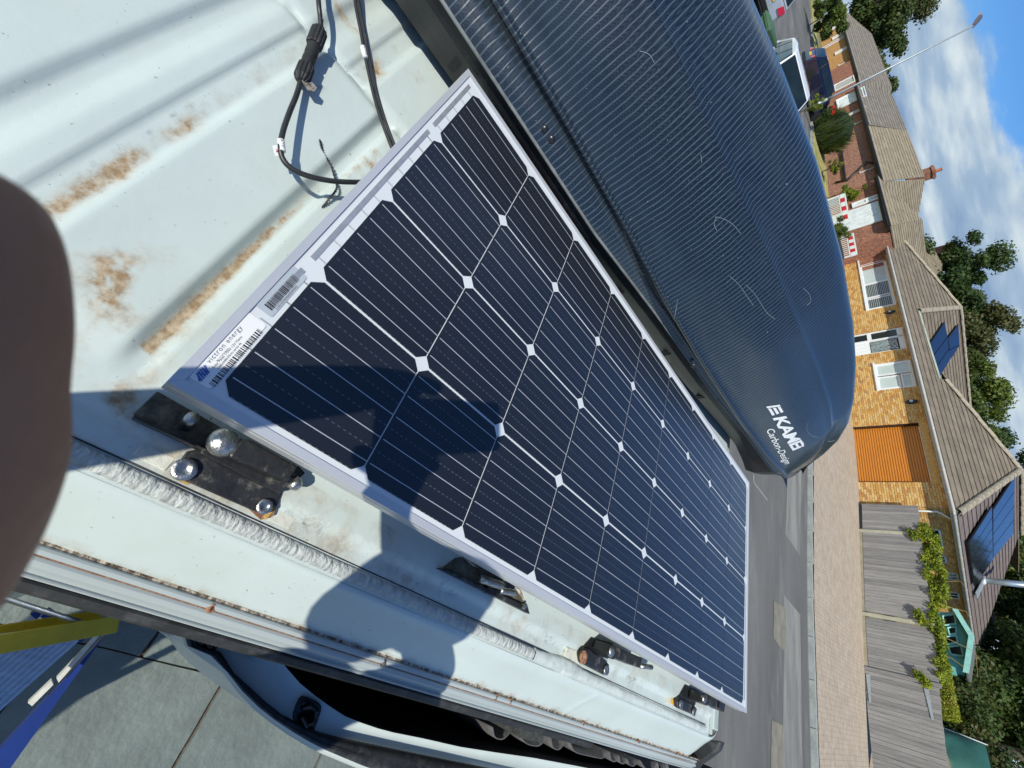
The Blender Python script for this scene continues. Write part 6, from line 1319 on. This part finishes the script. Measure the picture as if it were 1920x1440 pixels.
# turquoise playhouse
YP = 23.5; M_TEAL = mat('turquoise_paint', (.17, .50, .44), rough=.55, var=.06, scale=4); ph = thing('playhouse', 'turquoise garden playhouse with dark windows rising behind the fence', 'playhouse', gy(1750, 1200, YP))
fr = [gy(*q, YP) for q in ((1735, 1147), (1787, 1148), (1816, 1193), (1807, 1254), (1738, 1250))]
m = MB(); m.hexa([tuple(p) for p in fr], [tuple(p + np.array([0, 1.6, 0])) for p in fr]); m.build('wall', M_TEAL, ph)
for a, b, c, d in (((1767, 1155), (1790, 1152), (1793, 1170), (1770, 1172)), ((1776, 1177), (1793, 1175), (1794, 1188), (1780, 1190)), ((1768, 1194), (1794, 1192), (1796, 1205), (1773, 1209)), ((1777, 1213), (1802, 1210), (1807, 1231), (1783, 1227))):
    P = [gy(*q, YP - .04) for q in (a, b, c, d)]; c_ = sum(P) / 4; m = MB(); m.hexa([tuple(p + np.array([0, .035, 0])) for p in P], [tuple(p) for p in P]); wo = m.build('window', mat('black_window', (.006, .008, .009), rough=.15, var=.3), ph)
    m = MB()
    for i in range(4): m.tube([P[i] + np.array([0, -.02, 0]), P[(i + 1) % 4] + np.array([0, -.02, 0])], .03, 4)
    m.build('frame', mat('pale_turquoise_paint', (.30, .62, .56), rough=.5), wo)
for k in range(9):
    a, b = gy(1764 + k * 3.6, 1236, YP - .03), gy(1766 + k * 3.6, 1252, YP - .03); m = MB(); m.hexa([tuple(a), tuple(b), tuple(b + np.array([0, .03, 0])), tuple(a + np.array([0, .03, 0]))], [tuple(a + np.array([0, .02, .085])), tuple(b + np.array([0, .02, .085])), tuple(b + np.array([0, .03, .085])), tuple(a + np.array([0, .03, .085]))]); m.build('cladding_board', M_TEAL, ph)
rl, ra, rr_ = gy(1791, 1142, YP - .35), gy(1822, 1193, YP - .35), gy(1823, 1264, YP - .35); rr_[2] = min(rr_[2], ra[2] - .35)
for a, b in ((rl, ra), (ra, rr_)):
    m = MB(); o3 = np.array([0, 2.2, 0]); u3 = np.array([0, 0, .05]); m.hexa([tuple(a), tuple(b), tuple(b + o3), tuple(a + o3)], [tuple(a + u3), tuple(b + u3), tuple(b + o3 + u3), tuple(a + o3 + u3)]); m.build('roof', mat('roof_felt', (.12, .13, .12), rough=.95, var=.2), ph)
    m = MB(); d3 = np.array([0, -.03, 0]); m.hexa([tuple(a - u3 * 1.6), tuple(b - u3 * 1.6), tuple(b + u3 * 1.4), tuple(a + u3 * 1.4)], [tuple(p) for p in (a - u3 * 1.6 + d3, b - u3 * 1.6 + d3, b + u3 * 1.4 + d3, a + u3 * 1.4 + d3)]); m.build('barge_board', MATS['pale_turquoise_paint'], ph)
# dark green canopy behind the gate
YC = 21.0; can = thing('garden_canopy', 'dark green fabric canopy with white piping behind the gate', 'canopy', gy(1760, 1420, YC))
cr = [gy(*q, YC) for q in ((1760, 1364), (1768, 1365), (1800, 1377), (1826, 1387), (1851, 1397), (1862, 1440), (1872, 1500))]; fb_ = [gy(*q, YC - .9) for q in ((1752, 1364), (1757, 1380), (1764, 1395), (1772, 1412), (1779, 1432), (1790, 1460), (1800, 1510))]; bkk = [p + np.array([.3, 2.4, -.2]) for p in cr]
nC = 7; rowsC = []
for t in np.linspace(0, 1, 9): rowsC.append([tuple(cr[i] + (fb_[i] - cr[i]) * t + np.array([0, -.18 * math.sin(math.pi * t) + .05 * math.sin(i * 2.1 + t * 3), -.06 * math.sin(i * 1.7 + 5 * t)])) for i in range(nC)])
m = MB(); m.loft(rowsC, closed=False, caps=False); m.loft([[tuple(p) for p in cr], [tuple(p) for p in bkk]], closed=False, caps=False); m.build('fabric', mat('dark_green_canvas', (.022, .10, .082), rough=.65, var=.12, scale=3, bump=.3, bscale=5), can, smooth=True)
m = MB(); m.tube([tuple(p + np.array([0, -.03, .01])) for p in cr[1:5]], .016, 6); m.build('piping', M_UPVC, can)
# lamp columns
M_COL = mat('galvanised_column', (.34, .385, .40), rough=.5, metal=.5, var=.1, scale=3)
lb = np.array(gz(1505, 209, .87)); D_ = 36.0; lb = far(1505, 209, D_); lz = zg(lb[0], lb[1]); lt_ = far(1825, 48.5, D_)
lamp = thing('street_lamp', 'slim grey street lamp rising across the sky behind the white car', 'street lamp', (lb[0], lb[1], lz))
m = MB(); m.tube([(lb[0], lb[1], lz - .2), (lb[0], lb[1], lz + 1.2)], .085, 12); m.tube([(lb[0], lb[1], lz + 1.2), (lb[0] * .9 + lt_[0] * .1, lb[1] * .9 + lt_[1] * .1, lz + 1.6), tuple(lt_)], [.085, .06, .04], 12); m.build('column', M_COL, lamp, smooth=True)
m = MB(); hd = far(1838, 32, D_); hd2_ = far(1836, 22, D_); m.loft([[tuple(np.array(c) + np.array([0, s * a, s * b])) for a, b in ((-1, -.4), (1, -.4), (.6, .6), (-.6, .6))] for c, s in ((lt_, .10), (lt_ * .5 + hd * .5, .14), (hd, .13), (hd2_, .04))]); m.build('lantern', mat('grey_lantern', (.12, .11, .13), rough=.5), lamp)
P0_ = np.array(hp(AR[0], 4.1, fz(4.1))); l0 = gn(1836, 1087, P0_, nE2)
fl2_ = MB(); fl2_.tube([tuple(l0 + np.array([0, 0, -.4])), tuple(l0 + np.array([0, 0, 2.0]))], .125, 16); ofl = fl2_.build('flue_pipe', mat('stainless_flue', (.45, .52, .56), rough=.32, metal=.7, var=.1, scale=3), house, smooth=True)
m = MB(); m.lathe(l0 + np.array([0, 0, -.12]), (0, 0, 1), [(.30, -.05), (.20, .05), (.165, .18), (.175, .20), (.175, .26), (.13, .30)], 18); m.build('storm_collar', mat('pale_collar', (.60, .64, .63), rough=.4, var=.05), ofl, smooth=True)
m = MB(); u_ = np.cross(nE2, NN); u_ = u_ / np.linalg.norm(u_); u_ = u_ if u_[2] < 0 else -u_; n2 = nE2 / np.linalg.norm(nE2)
Pq = [l0 + u_ * a + NN * b + n2 * .15 for a, b in ((-.15, -.28), (.75, -.34), (.75, .34), (-.15, .28))]; m.hexa([tuple(p - n2 * .03) for p in Pq], [tuple(p) for p in Pq]); m.build('flue_flashing', mat('lead_sheet', (.26, .30, .33), rough=.5, var=.15, scale=3), ofl)
m = MB(); m.lathe(l0 + np.array([0, 0, 2.0]), (0, 0, 1), [(.13, 0), (.19, .05), (.19, .16), (.02, .24)], 16); m.build('flue_cowl', MATS['stainless_flue'], ofl, smooth=True)
# ------------------------------------------------------------------ CARS
M_TYRE = mat('tyre', (.012, .012, .013), rough=.85); M_RIM = mat('alloy_rim', (.62, .63, .64), rough=.3, metal=.8, var=.05); M_CGLASS = mat('car_glass', (.012, .020, .020), rough=.04, var=.3, scale=2, spec=.9)
M_LAMPR = mat('red_lamp', (.45, .012, .02), rough=.15, coat=1); M_PLATE = mat('yellow_plate', (.75, .50, .03), rough=.4); M_TRIM = mat('black_trim', (.012, .012, .013), rough=.5)
def car(lab, pos, heading, paint, L=4.35, W=1.78, H=1.46, style='hatch'):
    """car pointing along +x before it is turned by heading (radians)"""
    t = thing('parked_car', lab, 'car', pos, group='cars parked along the street'); ca, sa = math.cos(heading), math.sin(heading)
    def P(x, y, z): return (pos[0] + x * ca - y * sa, pos[1] + x * sa + y * ca, pos[2] + z)
    h = L / 2; rear = -h; est = style == 'estate'
    low = [(-h, .36), (-h + .02, .62), (-h + .06, .90), (-h + .20, .98), (-.9, 1.0), (.7, .98), (1.0, .96), (h - .45, .84), (h - .10, .70), (h, .52), (h - .02, .28), (h - .2, .20), (-h + .25, .22)]
    def ring(y, s): return [P(x * (1 - .03 * s), y, .2 + (z - .2) * (1 - .02 * s)) for x, z in low]
    ws = [(-W / 2, 1.4), (-W / 2 + .03, .4), (-W / 2 + .10, 0), (0, -.2), (W / 2 - .10, 0), (W / 2 - .03, .4), (W / 2, 1.4)]
    m = MB(); m.loft([ring(y, s) for y, s in ws]); body = m.build('body', paint, t, smooth=False, bevel=.03)
    if est: belt = [(-h + .10, .96), (1.02, .96)]; top = [(-h + .42, H - .02), (-h + .9, H), (-.1, H), (.22, H - .05)]
    else: belt = [(-h + .12, .97), (1.05, .97)]; top = [(-h + .70, H - .06), (-.7, H), (0.0, H), (.28, H - .06)]
    rp = [belt[0]] + top + [belt[1]]
    def gr(y, inset): 
        return [P(x, y * (1 if z < 1 else (1 - inset)), z) for x, z in rp]
    m = MB(); m.loft([gr(-W / 2 + .07, .16), gr(-W / 2 + .16, .14), gr(0, 0), gr(W / 2 - .16, .14), gr(W / 2 - .07, .16)]); m.build('cabin', paint, t, bevel=.03)
    def q(p0, p1, p2, p3, name='window', mm=M_CGLASS, off=.012):
        a, b, c, d = (Vector(p) for p in (p0, p1, p2, p3)); n = (b - a).cross(d - a).normalized(); ctr = Vector(P(0, 0, .9)); n = n if n.dot((a + b + c + d) / 4 - ctr) > 0 else -n
        g = MB(); g.hexa([tuple(v - n * .03) for v in (a, b, c, d)], [tuple(v + n * off) for v in (a, b, c, d)]); return g.build(name, mm, t, bevel=.006)
    yb, yt = W / 2 - .065, (W / 2 - .07) * .86
    def lerp(a, b, f): return a + (b - a) * f
    for s in (-1, 1):
        def sd(x, f): return P(x, s * lerp(yb, yt, f), lerp(.99, H - .05, f))
        if est: segs = [(-h + .34, -h + .62, -h + 1.15, -h + 1.15), (-h + 1.22, -h + 1.22, -.22, -.22), (-.14, -.14, .92, .36)]
        else: segs = [(-h + .62, -h + .90, -h + 1.15, -h + 1.15), (-h + 1.22, -h + 1.22, -.15, -.15), (-.07, -.07, .92, .36)]
        for x0b, x0t, x1b, x1t in segs: q(sd(x0b, .10), sd(x1b, .10), sd(x1t, .86), sd(x0t, .86))
        m = MB(); mx_ = P(.78, s * (W / 2 + .08), 1.02); m.loft([[P(.78 + dx, s * (W / 2 + dy), 1.02 + dz) for dx, dz in ((-.06, -.07), (.08, -.05), (.08, .06), (-.06, .09))] for dy in (-.06, .14)]); m.build('wing_mirror', paint, t, bevel=.02)
        for xw in (-h + .82, h - .86):
            m = MB(); c = P(xw, s * (W / 2 - .10), .32); ax_ = (-sa * s, ca * s, 0); m.lathe(c, ax_, [(.22, 0), (.32, .0), (.325, .10), (.30, .125), (.225, .128)], 26); wh = m.build('wheel', M_TYRE, t, smooth=False)
            rm = MB(); rm.lathe(c, ax_, [(.228, .10), (.228, .127), (.205, .127), (.200, .105)], 24); rm.lathe(c, ax_, [(.05, .10), (.05, .124), (0, .128)], 12)
            for k in range(10):
                a = 2 * math.pi * k / 10; e1 = (ca * math.cos(a), sa * math.cos(a), math.sin(a)); tt = (-ca * math.sin(a), -sa * math.sin(a), math.cos(a)); o3 = np.array(c) + np.array(ax_) * .118
                A_ = [o3 + np.array(e1) * r_ + np.array(tt) * w_ for r_, w_ in ((.04, -.014), (.21, -.020), (.21, .020), (.04, .014))]; rm.hexa([tuple(p - np.array(ax_) * .02) for p in A_], [tuple(p) for p in A_])
            rm.build('rim', M_RIM, wh)
            ar = MB(); ar.lathe(P(xw, s * (W / 2 - .16), .32), ax_, [(.39, 0), (.39, .163), (.34, .165)], 26); ar.build('wheel_arch', M_TRIM, t)
        q(P(-h - .0, s * (W / 2 - .36), .72), P(-h + .0, s * (W / 2 - .05), .72), P(-h + .06, s * (W / 2 - .06), .93), P(-h + .05, s * (W / 2 - .30), .93), 'tail_light', M_LAMPR, .02)
        q(P(h - .09, s * (W / 2 - .50), .62), P(h - .14, s * (W / 2 - .06), .62), P(h - .30, s * (W / 2 - .06), .76), P(h - .22, s * (W / 2 - .46), .72), 'headlight', mat('headlight_glass', (.55, .58, .6), rough=.1, coat=1), .02)
    # windscreen and rear window
    def ff(xb, zb, xt, zt, f0, f1):
        for_ = lambda f: (lerp(xb, xt, f), lerp(zb, zt, f), lerp(yb - .06, yt - .06, f)); (x0, z0, y0), (x1, z1, y1) = for_(f0), for_(f1)
        return P(x0, -y0, z0), P(x0, y0, z0), P(x1, y1, z1), P(x1, -y1, z1)
    wsn = q(*ff(belt[1][0], belt[1][1], top[-1][0], top[-1][1], .06, .95), 'windscreen', M_CGLASS)
    q(*ff(belt[0][0], belt[0][1], top[0][0], top[0][1], .12, .93), 'rear_window', M_CGLASS)
    q(P(-h - .002, -.26, .66), P(-h - .002, .26, .66), P(-h + .008, .26, .78), P(-h + .008, -.26, .78), 'number_plate', M_PLATE)
    m = MB(); m.loft([[P(x, y, z) for x, z in ((-h - .03, .30), (-h - .03, .46), (-h + .1, .48), (-h + .1, .26))] for y in (-W / 2 + .05, W / 2 - .05)]); m.build('bumper', M_TRIM, t, bevel=.015)
    m = MB(); m.loft([[P(x, y, z) for x, z in ((h + .02, .24), (h + .02, .44), (h - .1, .46), (h - .1, .22))] for y in (-W / 2 + .08, W / 2 - .08)]); m.build('bumper', M_TRIM, t, bevel=.015)
    return t
M_CWHITE = mat('white_car_paint', (.78, .80, .80), rough=.25, var=.02, coat=1, coat_r=.04); M_CBLUE = mat('dark_blue_car_paint', (.006, .009, .035), rough=.25, var=.1, coat=1, coat_r=.03); M_CSIL = mat('silver_car_paint', (.42, .46, .50), rough=.3, metal=.3, var=.05, coat=1)
wc = far(1478, 170, 16.6); car('white car facing the camera with the roof box across its bonnet', (wc[0] - .6, wc[1] + .0, zroad(wc[0]) + .0), -.10, M_CWHITE, 4.2, 1.78, 1.60)
car('dark blue estate car parked nose to the house on the brick drive', (-35.4, 15.0, zg(-35, 15) + .05), math.pi / 2 - .03, M_CBLUE, 4.6, 1.82, 1.46, 'estate')
sc_ = fp(-77.6, 26, 0); car('silver car with red tail light cut off by the top edge of the picture', (sc_[0], sc_[1], zroad(sc_[0])), math.pi - .05, M_CSIL, 4.3, 1.8, 1.5)

# ------------------------------------------------------------------ STEPLADDER beside the van
M_YEL_L = mat('yellow_fibreglass', (.50, .38, .022), rough=.45, var=.12, scale=9, bump=.15, bscale=60, dirt=((.10, .09, .05), 14, .62, .78)); M_LALU = mat('ladder_aluminium', (.66, .68, .70), rough=.35, metal=.75, var=.12, scale=20, dirt=((.12, .12, .11), 40, .60, .75), stretch=(6, 1, 1)); M_LBLUE = mat('blue_ladder_plastic', (.010, .035, .20), rough=.4, var=.15)
lad = thing('stepladder', 'yellow fibreglass stepladder with ribbed aluminium treads and blue trim beside the van', 'ladder', (1.05, -.3, 0), 'van')
zl = 1.42; A0, A1 = vz(-160, 1216, zl), vz(226, 1153, zl + .0)
dl = (A1 - A0) / np.linalg.norm(A1 - A0); sl_d = np.array([-dl[1], dl[0], 0]); sl_d = sl_d if sl_d[0] > 0 else -sl_d; u3 = np.array([0, 0, 1.0])
m = MB(); wv, hv = .030, .078
sec_ = [(0, 0), (.030, 0), (.030, -.004), (.004, -.004), (.004, -.074), (.030, -.074), (.030, -.078), (0, -.078)]
ends = []
m.loft([[tuple(A0 + sl_d * (.030 - a) * -1 * -1 + u3 * b) for a, b in sec_], [tuple(A1 + dl * (.0 if b > -.04 else -.02) + sl_d * (.030 - a) + u3 * b) for a, b in sec_]]); m.build('stile', M_YEL_L, lad, bevel=.0015)
lowA = A0 + np.array([.01, -.35, -1.4 + .078])
m = MB(); m.loft([[tuple(A0 + sl_d * (.030 - a) + u3 * b) for a, b in sec_], [tuple(np.array([A0[0] + .02, A0[1] - .38, .0]) + sl_d * (.030 - a) + np.array([0, 1, 0]) * (b + .078)) for a, b in sec_]]); m.build('stile', M_YEL_L, lad)
far_st = [(p + np.array([.68, .02, 0])) for p in (A0, A1)]
m = MB(); m.loft([[tuple(far_st[0] + sl_d * a + u3 * b) for a, b in sec_], [tuple(far_st[1] + sl_d * a + u3 * b) for a, b in sec_]]); m.build('stile', M_YEL_L, lad)
m = MB(); m.loft([[tuple(far_st[0] + sl_d * a + u3 * b) for a, b in sec_], [tuple(np.array([far_st[0][0] + .05, far_st[0][1] - .38, 0]) + sl_d * a + np.array([0, 1, 0]) * (b + .078)) for a, b in sec_]]); m.build('stile', M_YEL_L, lad)
# oval maker badge on the stile face
bc = vz(-12, 1196, zl - .03); 
oc_ = MB(); oc_.loft([[tuple(bc + dl * (.040 * k_ * math.cos(a)) + u3 * (.020 * k_ * math.sin(a)) - sl_d * d) for a in np.linspace(0, 2 * math.pi, 22, endpoint=False)] for k_, d in ((1, -.001), (1, .0015))]); ob_ = oc_.build('badge', M_INK, lad)
oc_ = MB(); oc_.loft([[tuple(bc + dl * (.032 * k_ * math.cos(a)) + u3 * (.013 * k_ * math.sin(a)) - sl_d * d) for a in np.linspace(0, 2 * math.pi, 22, endpoint=False)] for k_, d in ((1, .001), (1, .0022))]); oc_.build('badge_face', M_LABEL2, ob_)
# treads: ribbed extrusions running away from the van
def tread(p0, p1, depth, name='tread', n=9, h=.028):
    p0, p1 = np.array(p0), np.array(p1); d = (p1 - p0) / np.linalg.norm(p1 - p0); s = np.cross(u3, d); s /= np.linalg.norm(s)
    prof = [(0, -h), (0, 0)]
    for k in range(n):
        a = depth * (k + .15) / n; b = depth * (k + .65) / n; c = depth * (k + 1) / n; prof += [(a, .0), (a, .0035), (b, .0035), (b, 0)]
    prof += [(depth, 0), (depth, -h)]
    m = MB(); m.loft([[tuple(p + s * a + u3 * b) for a, b in prof] for p in (p0, p1)]); o = m.build(name, M_LALU, lad)
    for e, sg in ((p0, -1), (p1, 1)):
        c = e + s * depth / 2 + d * sg * .006; b_ = MB(); R3 = Matrix(((d[0], s[0], 0), (d[1], s[1], 0), (d[2], s[2], 1))); b_.box(c + u3 * -.012, (.014, depth + .008, h + .008), R3); b_.build('tread_cap', M_LBLUE, o)
    return o
T0, T1 = vz(150, 1200, 1.20), vz(-120, 1440, 1.20); tread(T1, T0, .085)
T0, T1 = vz(196, 1186, .92), vz(-40, 1440, .92); 
m = MB(); m.hexa([tuple(p) for p in (T0, T1, T1 + np.array([.05, .05, 0]), T0 + np.array([.03, .0, 0]))], [tuple(p + u3 * .03) for p in (T0, T1, T1 + np.array([.05, .05, 0]), T0 + np.array([.03, .0, 0]))]); m.build('blue_rail', M_LBLUE, lad)
tread(vz(-110, 1360, .95), vz(110, 1193, .95), .08)
m = MB(); m.tube([vz(-40, 1102, 1.33), vz(0, 1119, 1.35), vz(122, 1158, 1.40), vz(160, 1170, 1.41)], .0045, 8); m.build('stay_rod', M_LALU, lad, smooth=True)
for q in ([(106, 1272), (186, 1186), (200, 1177), (110, 1280)], [(52, 1318), (96, 1276), (100, 1284), (60, 1324)]):
    P = pz(q, .965); m = MB(); m.hexa([(p[0], p[1], p[2] - .02) for p in P], P); m.build('white_cap', mat('worn_white_plastic', (.62, .61, .55), rough=.6, var=.15, scale=30), lad)
for yy in (.0, .68): m = MB(); m.tube([(A0[0] + .05 + yy, A0[1] - .05, 1.3), (A0[0] + .08 + yy, A0[1] + .15 - .9 * 0, .02)], .016, 8); m.build('rear_leg', M_LALU, lad)

# ------------------------------------------------------------------ THE PERSON taking the photograph (only two fingers are in the picture)
CM3 = np.stack([CAM_RIGHT, CAM_DOWN, CAM_FWD], 1)
def cs(x, y, z): return CAMG + CM3 @ np.array([x, y, z])       # camera space (right, down, forward) to the place
M_SKIN = mat('skin', (.42, .205, .115), rough=.55, var=.10, scale=30, bump=.12, bscale=500, spec=.35); M_SHIRT = mat('navy_shirt', (.02, .03, .06), rough=.95, var=.2, scale=30); M_SHORT = mat('grey_shorts', (.12, .12, .12), rough=.95); M_HAIR = mat('brown_hair', (.05, .03, .015), rough=.7, var=.3, scale=60)
person = thing('person', 'person in navy shirt on the stepladder holding up a phone, two blurred fingertips showing', 'person', (1.3, -.5, .70))
def skin(name, m_, parent, verts, edges, radii, sub=2, root=0):
    me = bpy.data.meshes.new(name); b = ORG[parent]; me.from_pydata([tuple(Vector([float(c) for c in v]) - b) for v in verts], edges, []); o = bpy.data.objects.new(name, me); COL.objects.link(o)
    md = o.modifiers.new('skin', 'SKIN'); md.use_smooth_shade = True; md.branch_smoothing = .3
    bm = bmesh.new(); bm.from_mesh(me); bmesh.ops
    bm.free()
    if not me.skin_vertices: 
        bm = bmesh.new(); bm.from_mesh(me); bm.verts.layers.skin.verify(); bm.to_mesh(me); bm.free()
    for i, r in enumerate(radii):
        sv = me.skin_vertices[0].data[i]; sv.radius = (r, r) if not hasattr(r, '__len__') else r; sv.use_root = (i == root)
    ss = o.modifiers.new('sub', 'SUBSURF'); ss.levels = sub; ss.render_levels = sub
    dg = bpy.context.evaluated_depsgraph_get(); dg.update(); m2 = bpy.data.meshes.new_from_object(o.evaluated_get(dg)); bpy.data.objects.remove(o); bpy.data.meshes.remove(me)
    m2.name = name; m2.materials.clear(); m2.materials.append(m_); m2.polygons.foreach_set('use_smooth', [True] * len(m2.polygons)); o = bpy.data.objects.new(name, m2); COL.objects.link(o); o.parent = parent; ORG[o] = b; return o
fw_ = -CAM_FWD
rh = cs(-.095, .048, -.004); lh = cs(-.10, -.050, -.010)      # the two palms, low on the phone
V = [(1.44, -.50, 1.62), (1.40, -.40, 1.86), (1.38, -.28, 2.10), (1.29, -.19, 2.26), (1.13, -.06, 2.41),
     (1.20, .05, 2.37), (1.01, .25, 2.29), tuple(rh + np.array([.035, .03, -.05])), tuple(rh),
     (1.15, -.30, 2.28), (1.0, -.40, 2.19), tuple(lh + np.array([.03, -.035, -.05])), tuple(lh),
     (1.48, -.44, 1.54), (1.36, -.40, 1.18), (1.36, -.46, .80), (1.27, -.38, .74),
     (1.34, -.56, 1.54), (1.24, -.52, 1.18), (1.22, -.58, .80), (1.13, -.50, .74)]
Ed = [(0, 1), (1, 2), (2, 3), (3, 4), (4, 5), (5, 6), (6, 7), (7, 8), (3, 9), (9, 10), (10, 11), (11, 12), (0, 13), (13, 14), (14, 15), (15, 16), (0, 17), (17, 18), (18, 19), (19, 20)]
Rr = [.14, .135, .145, .10, .068, .064, .045, .030, .032, .062, .045, .030, .032, .088, .060, .042, .036, .088, .060, .042, .036]
def with_fingers(V, Ed, Rr):
    """five fingers for each hand, rooted in the palm and closed round the phone"""
    def chain(root, pts, r):
        p = root
        for q, rr in zip(pts, r): V.append(tuple(q)); Rr.append(rr); Ed.append((p, len(V) - 1)); p = len(V) - 1
    # hand whose first two fingers reach up in front of the lens edge
    fx_ = lambda px, py, d: cs((px - 30 - 960) / FPX * d, (py - 720) / FPX * d, d)
    chain(8, [cs(-.070, .030, .024), fx_(-260, 1180, .0305), fx_(-160, 930, .030), fx_(-142, 820, .030), fx_(-141, 735, .030), fx_(-138, 620, .030), fx_(-141, 500, .030), fx_(-155, 410, .030), fx_(-185, 325, .030)], [.0086, .0088, .0089, .00895, .00845, .0089, .0088, .0086, .0075])
    chain(12, [cs(-.105, -.010, .026), cs(-.090, .014, .028), cs(-.076, .024, .020)], [.0100, .0092, .0082])
    chain(12, [cs(-.122, -.020, .022), cs(-.114, .006, .024), cs(-.104, .018, .018)], [.0090, .0082, .0074])
    chain(12, [cs(-.085, -.058, -.020), cs(-.062, -.048, -.024)], [.0125, .0105])
    chain(8, [cs(-.115, .040, .014), cs(-.108, .018, .018)], [.0105, .0090])
    chain(8, [cs(-.130, .040, .012), cs(-.124, .020, .016)], [.0100, .0086]); chain(8, [cs(-.143, .040, .008), cs(-.140, .022, .014)], [.0090, .0078]); chain(8, [cs(-.085, .052, -.020), cs(-.062, .042, -.024)], [.0125, .0105])
    return V, Ed, Rr
V, Ed, Rr = with_fingers(V, Ed, Rr)
body = skin('body', M_SKIN, person, V, Ed, Rr, 4)
hv_ = [(1.10, -.06, 2.40), (1.02, -.02, 2.48), (1.0, -.01, 2.55), (1.01, -.01, 2.61)]
head = skin('head', M_SKIN, person, hv_, [(0, 1), (1, 2), (2, 3)], [(.058, .060), (.082, .072), (.092, .078), (.070, .060)], 2)
hc_ = np.array([1.012, -.012, 2.54])
m = MB(); m.loft([[tuple(hc_ + np.array([.01 + .108 * math.sin(t) * math.cos(a) * (1 if math.cos(a) > -.2 else .82), .090 * math.sin(t) * math.sin(a), .118 * math.cos(t) + .008])) for a in np.linspace(0, 2 * math.pi, 20, endpoint=False)] for t in np.linspace(.05, 1.75, 9)], caps=False); m.build('hair', M_HAIR, person, smooth=True)
fd = np.array([-1, -.0, 0]); 
m = MB(); m.lathe(hc_ + np.array([-.082, 0, -.03]), (-1, 0, -.25), [(.014, -.02), (.013, .008), (.006, .020), (0, .022)], 10); m.build('nose', M_SKIN, person, smooth=True)
for s in (-1, 1):
    m = MB(); m.lathe(hc_ + np.array([-.072, s * .032, .0]), (-1, 0, 0), [(.013, -.01), (.012, .004), (0, .008)], 12); e_ = m.build('eye', M_UPVC, person, smooth=True)
    m = MB(); m.lathe(hc_ + np.array([.01, s * .078, -.012]), (0, s, 0), [(.026, -.01), (.030, .008), (.012, .012)], 12); m.build('ear', M_SKIN, person, smooth=True)
m = MB(); m.tube([hc_ + np.array([-.076, y, -.068]) for y in (-.024, 0, .024)], .006, 6); m.build('mouth', mat('lips', (.32, .12, .10), rough=.5), person)
sv = [(1.44, -.50, 1.60), (1.40, -.40, 1.86), (1.38, -.28, 2.10), (1.29, -.19, 2.27), (1.20, .05, 2.37), (1.06, .21, 2.31), (1.15, -.30, 2.28), (1.03, -.38, 2.21)]
skin('shirt', M_SHIRT, person, sv, [(0, 1), (1, 2), (2, 3), (3, 4), (4, 5), (3, 6), (6, 7)], [.185, .18, .20, .14, .10, .080, .09, .075], 2)
skin('shorts', M_SHORT, person, [(1.44, -.50, 1.62), (1.48, -.44, 1.50), (1.39, -.41, 1.26), (1.34, -.56, 1.50), (1.27, -.53, 1.26)], [(0, 1), (1, 2), (0, 3), (3, 4)], [.16, .11, .085, .11, .085], 2)
for cx_, cy_ in ((1.36, -.46), (1.22, -.58)):
    m = MB(); m.loft([[(cx_ - x * .75 - y * .6, cy_ + x * .66 - y * .75, .70 + z) for y, z in ((-w_, 0), (w_, 0), (w_, h_), (-w_, h_))] for x, w_, h_ in ((-.06, .035, .09), (.02, .045, .10), (.12, .05, .07), (.20, .035, .045))]); m.build('shoe', M_RUBBER, person, bevel=.012)
phone = thing('phone', 'phone held up level with the roof by the person on the ladder', 'phone', tuple(cs(-.05, 0, -.01)))
m = MB(); pts = []
for cx, cy, a0 in ((.008, -.027, -90), (.008, .027, 0), (-.122, .027, 90), (-.122, -.027, 180)):
    for k in range(6): a = math.radians(a0 + 90 * k / 5); pts.append((cx + .009 * math.cos(a), cy + .009 * math.sin(a)))
m.hexa([tuple(cs(x, y, -.0125)) for x, y in pts], [tuple(cs(x, y, -.0045)) for x, y in pts]); m.build('case', M_TRIM, phone)
m = MB(); m.hexa([tuple(cs(-.057 + (x + .057) * .96, y * .94, -.0131)) for x, y in pts], [tuple(cs(-.057 + (x + .057) * .96, y * .94, -.0126)) for x, y in pts]); m.build('screen', M_CGLASS, phone)

# low wall added out of view to cast a shadow on the slate paving
gw = thing('shadow_wall', 'low red brick wall added out of view to shade the slate paving', 'wall', (2.5, -.7, 0))
wa, wb = np.array([1.95, -.39]), np.array([3.6, -1.27]); wd = (wb - wa) / np.linalg.norm(wb - wa); wn = np.array([-wd[1], wd[0]])
m = MB(); Rw = Matrix.Rotation(math.atan2(wd[1], wd[0]), 3, 'Z'); c_ = (wa + wb) / 2 - wn * .11; m.box((c_[0], c_[1], .66), (np.linalg.norm(wb - wa), .21, 1.34), Rw); m.build('wall', M_RED, gw)
m = MB(); m.box((c_[0], c_[1], 1.36), (np.linalg.norm(wb - wa) + .04, .26, .06), Rw); m.build('coping', M_KERB, gw)
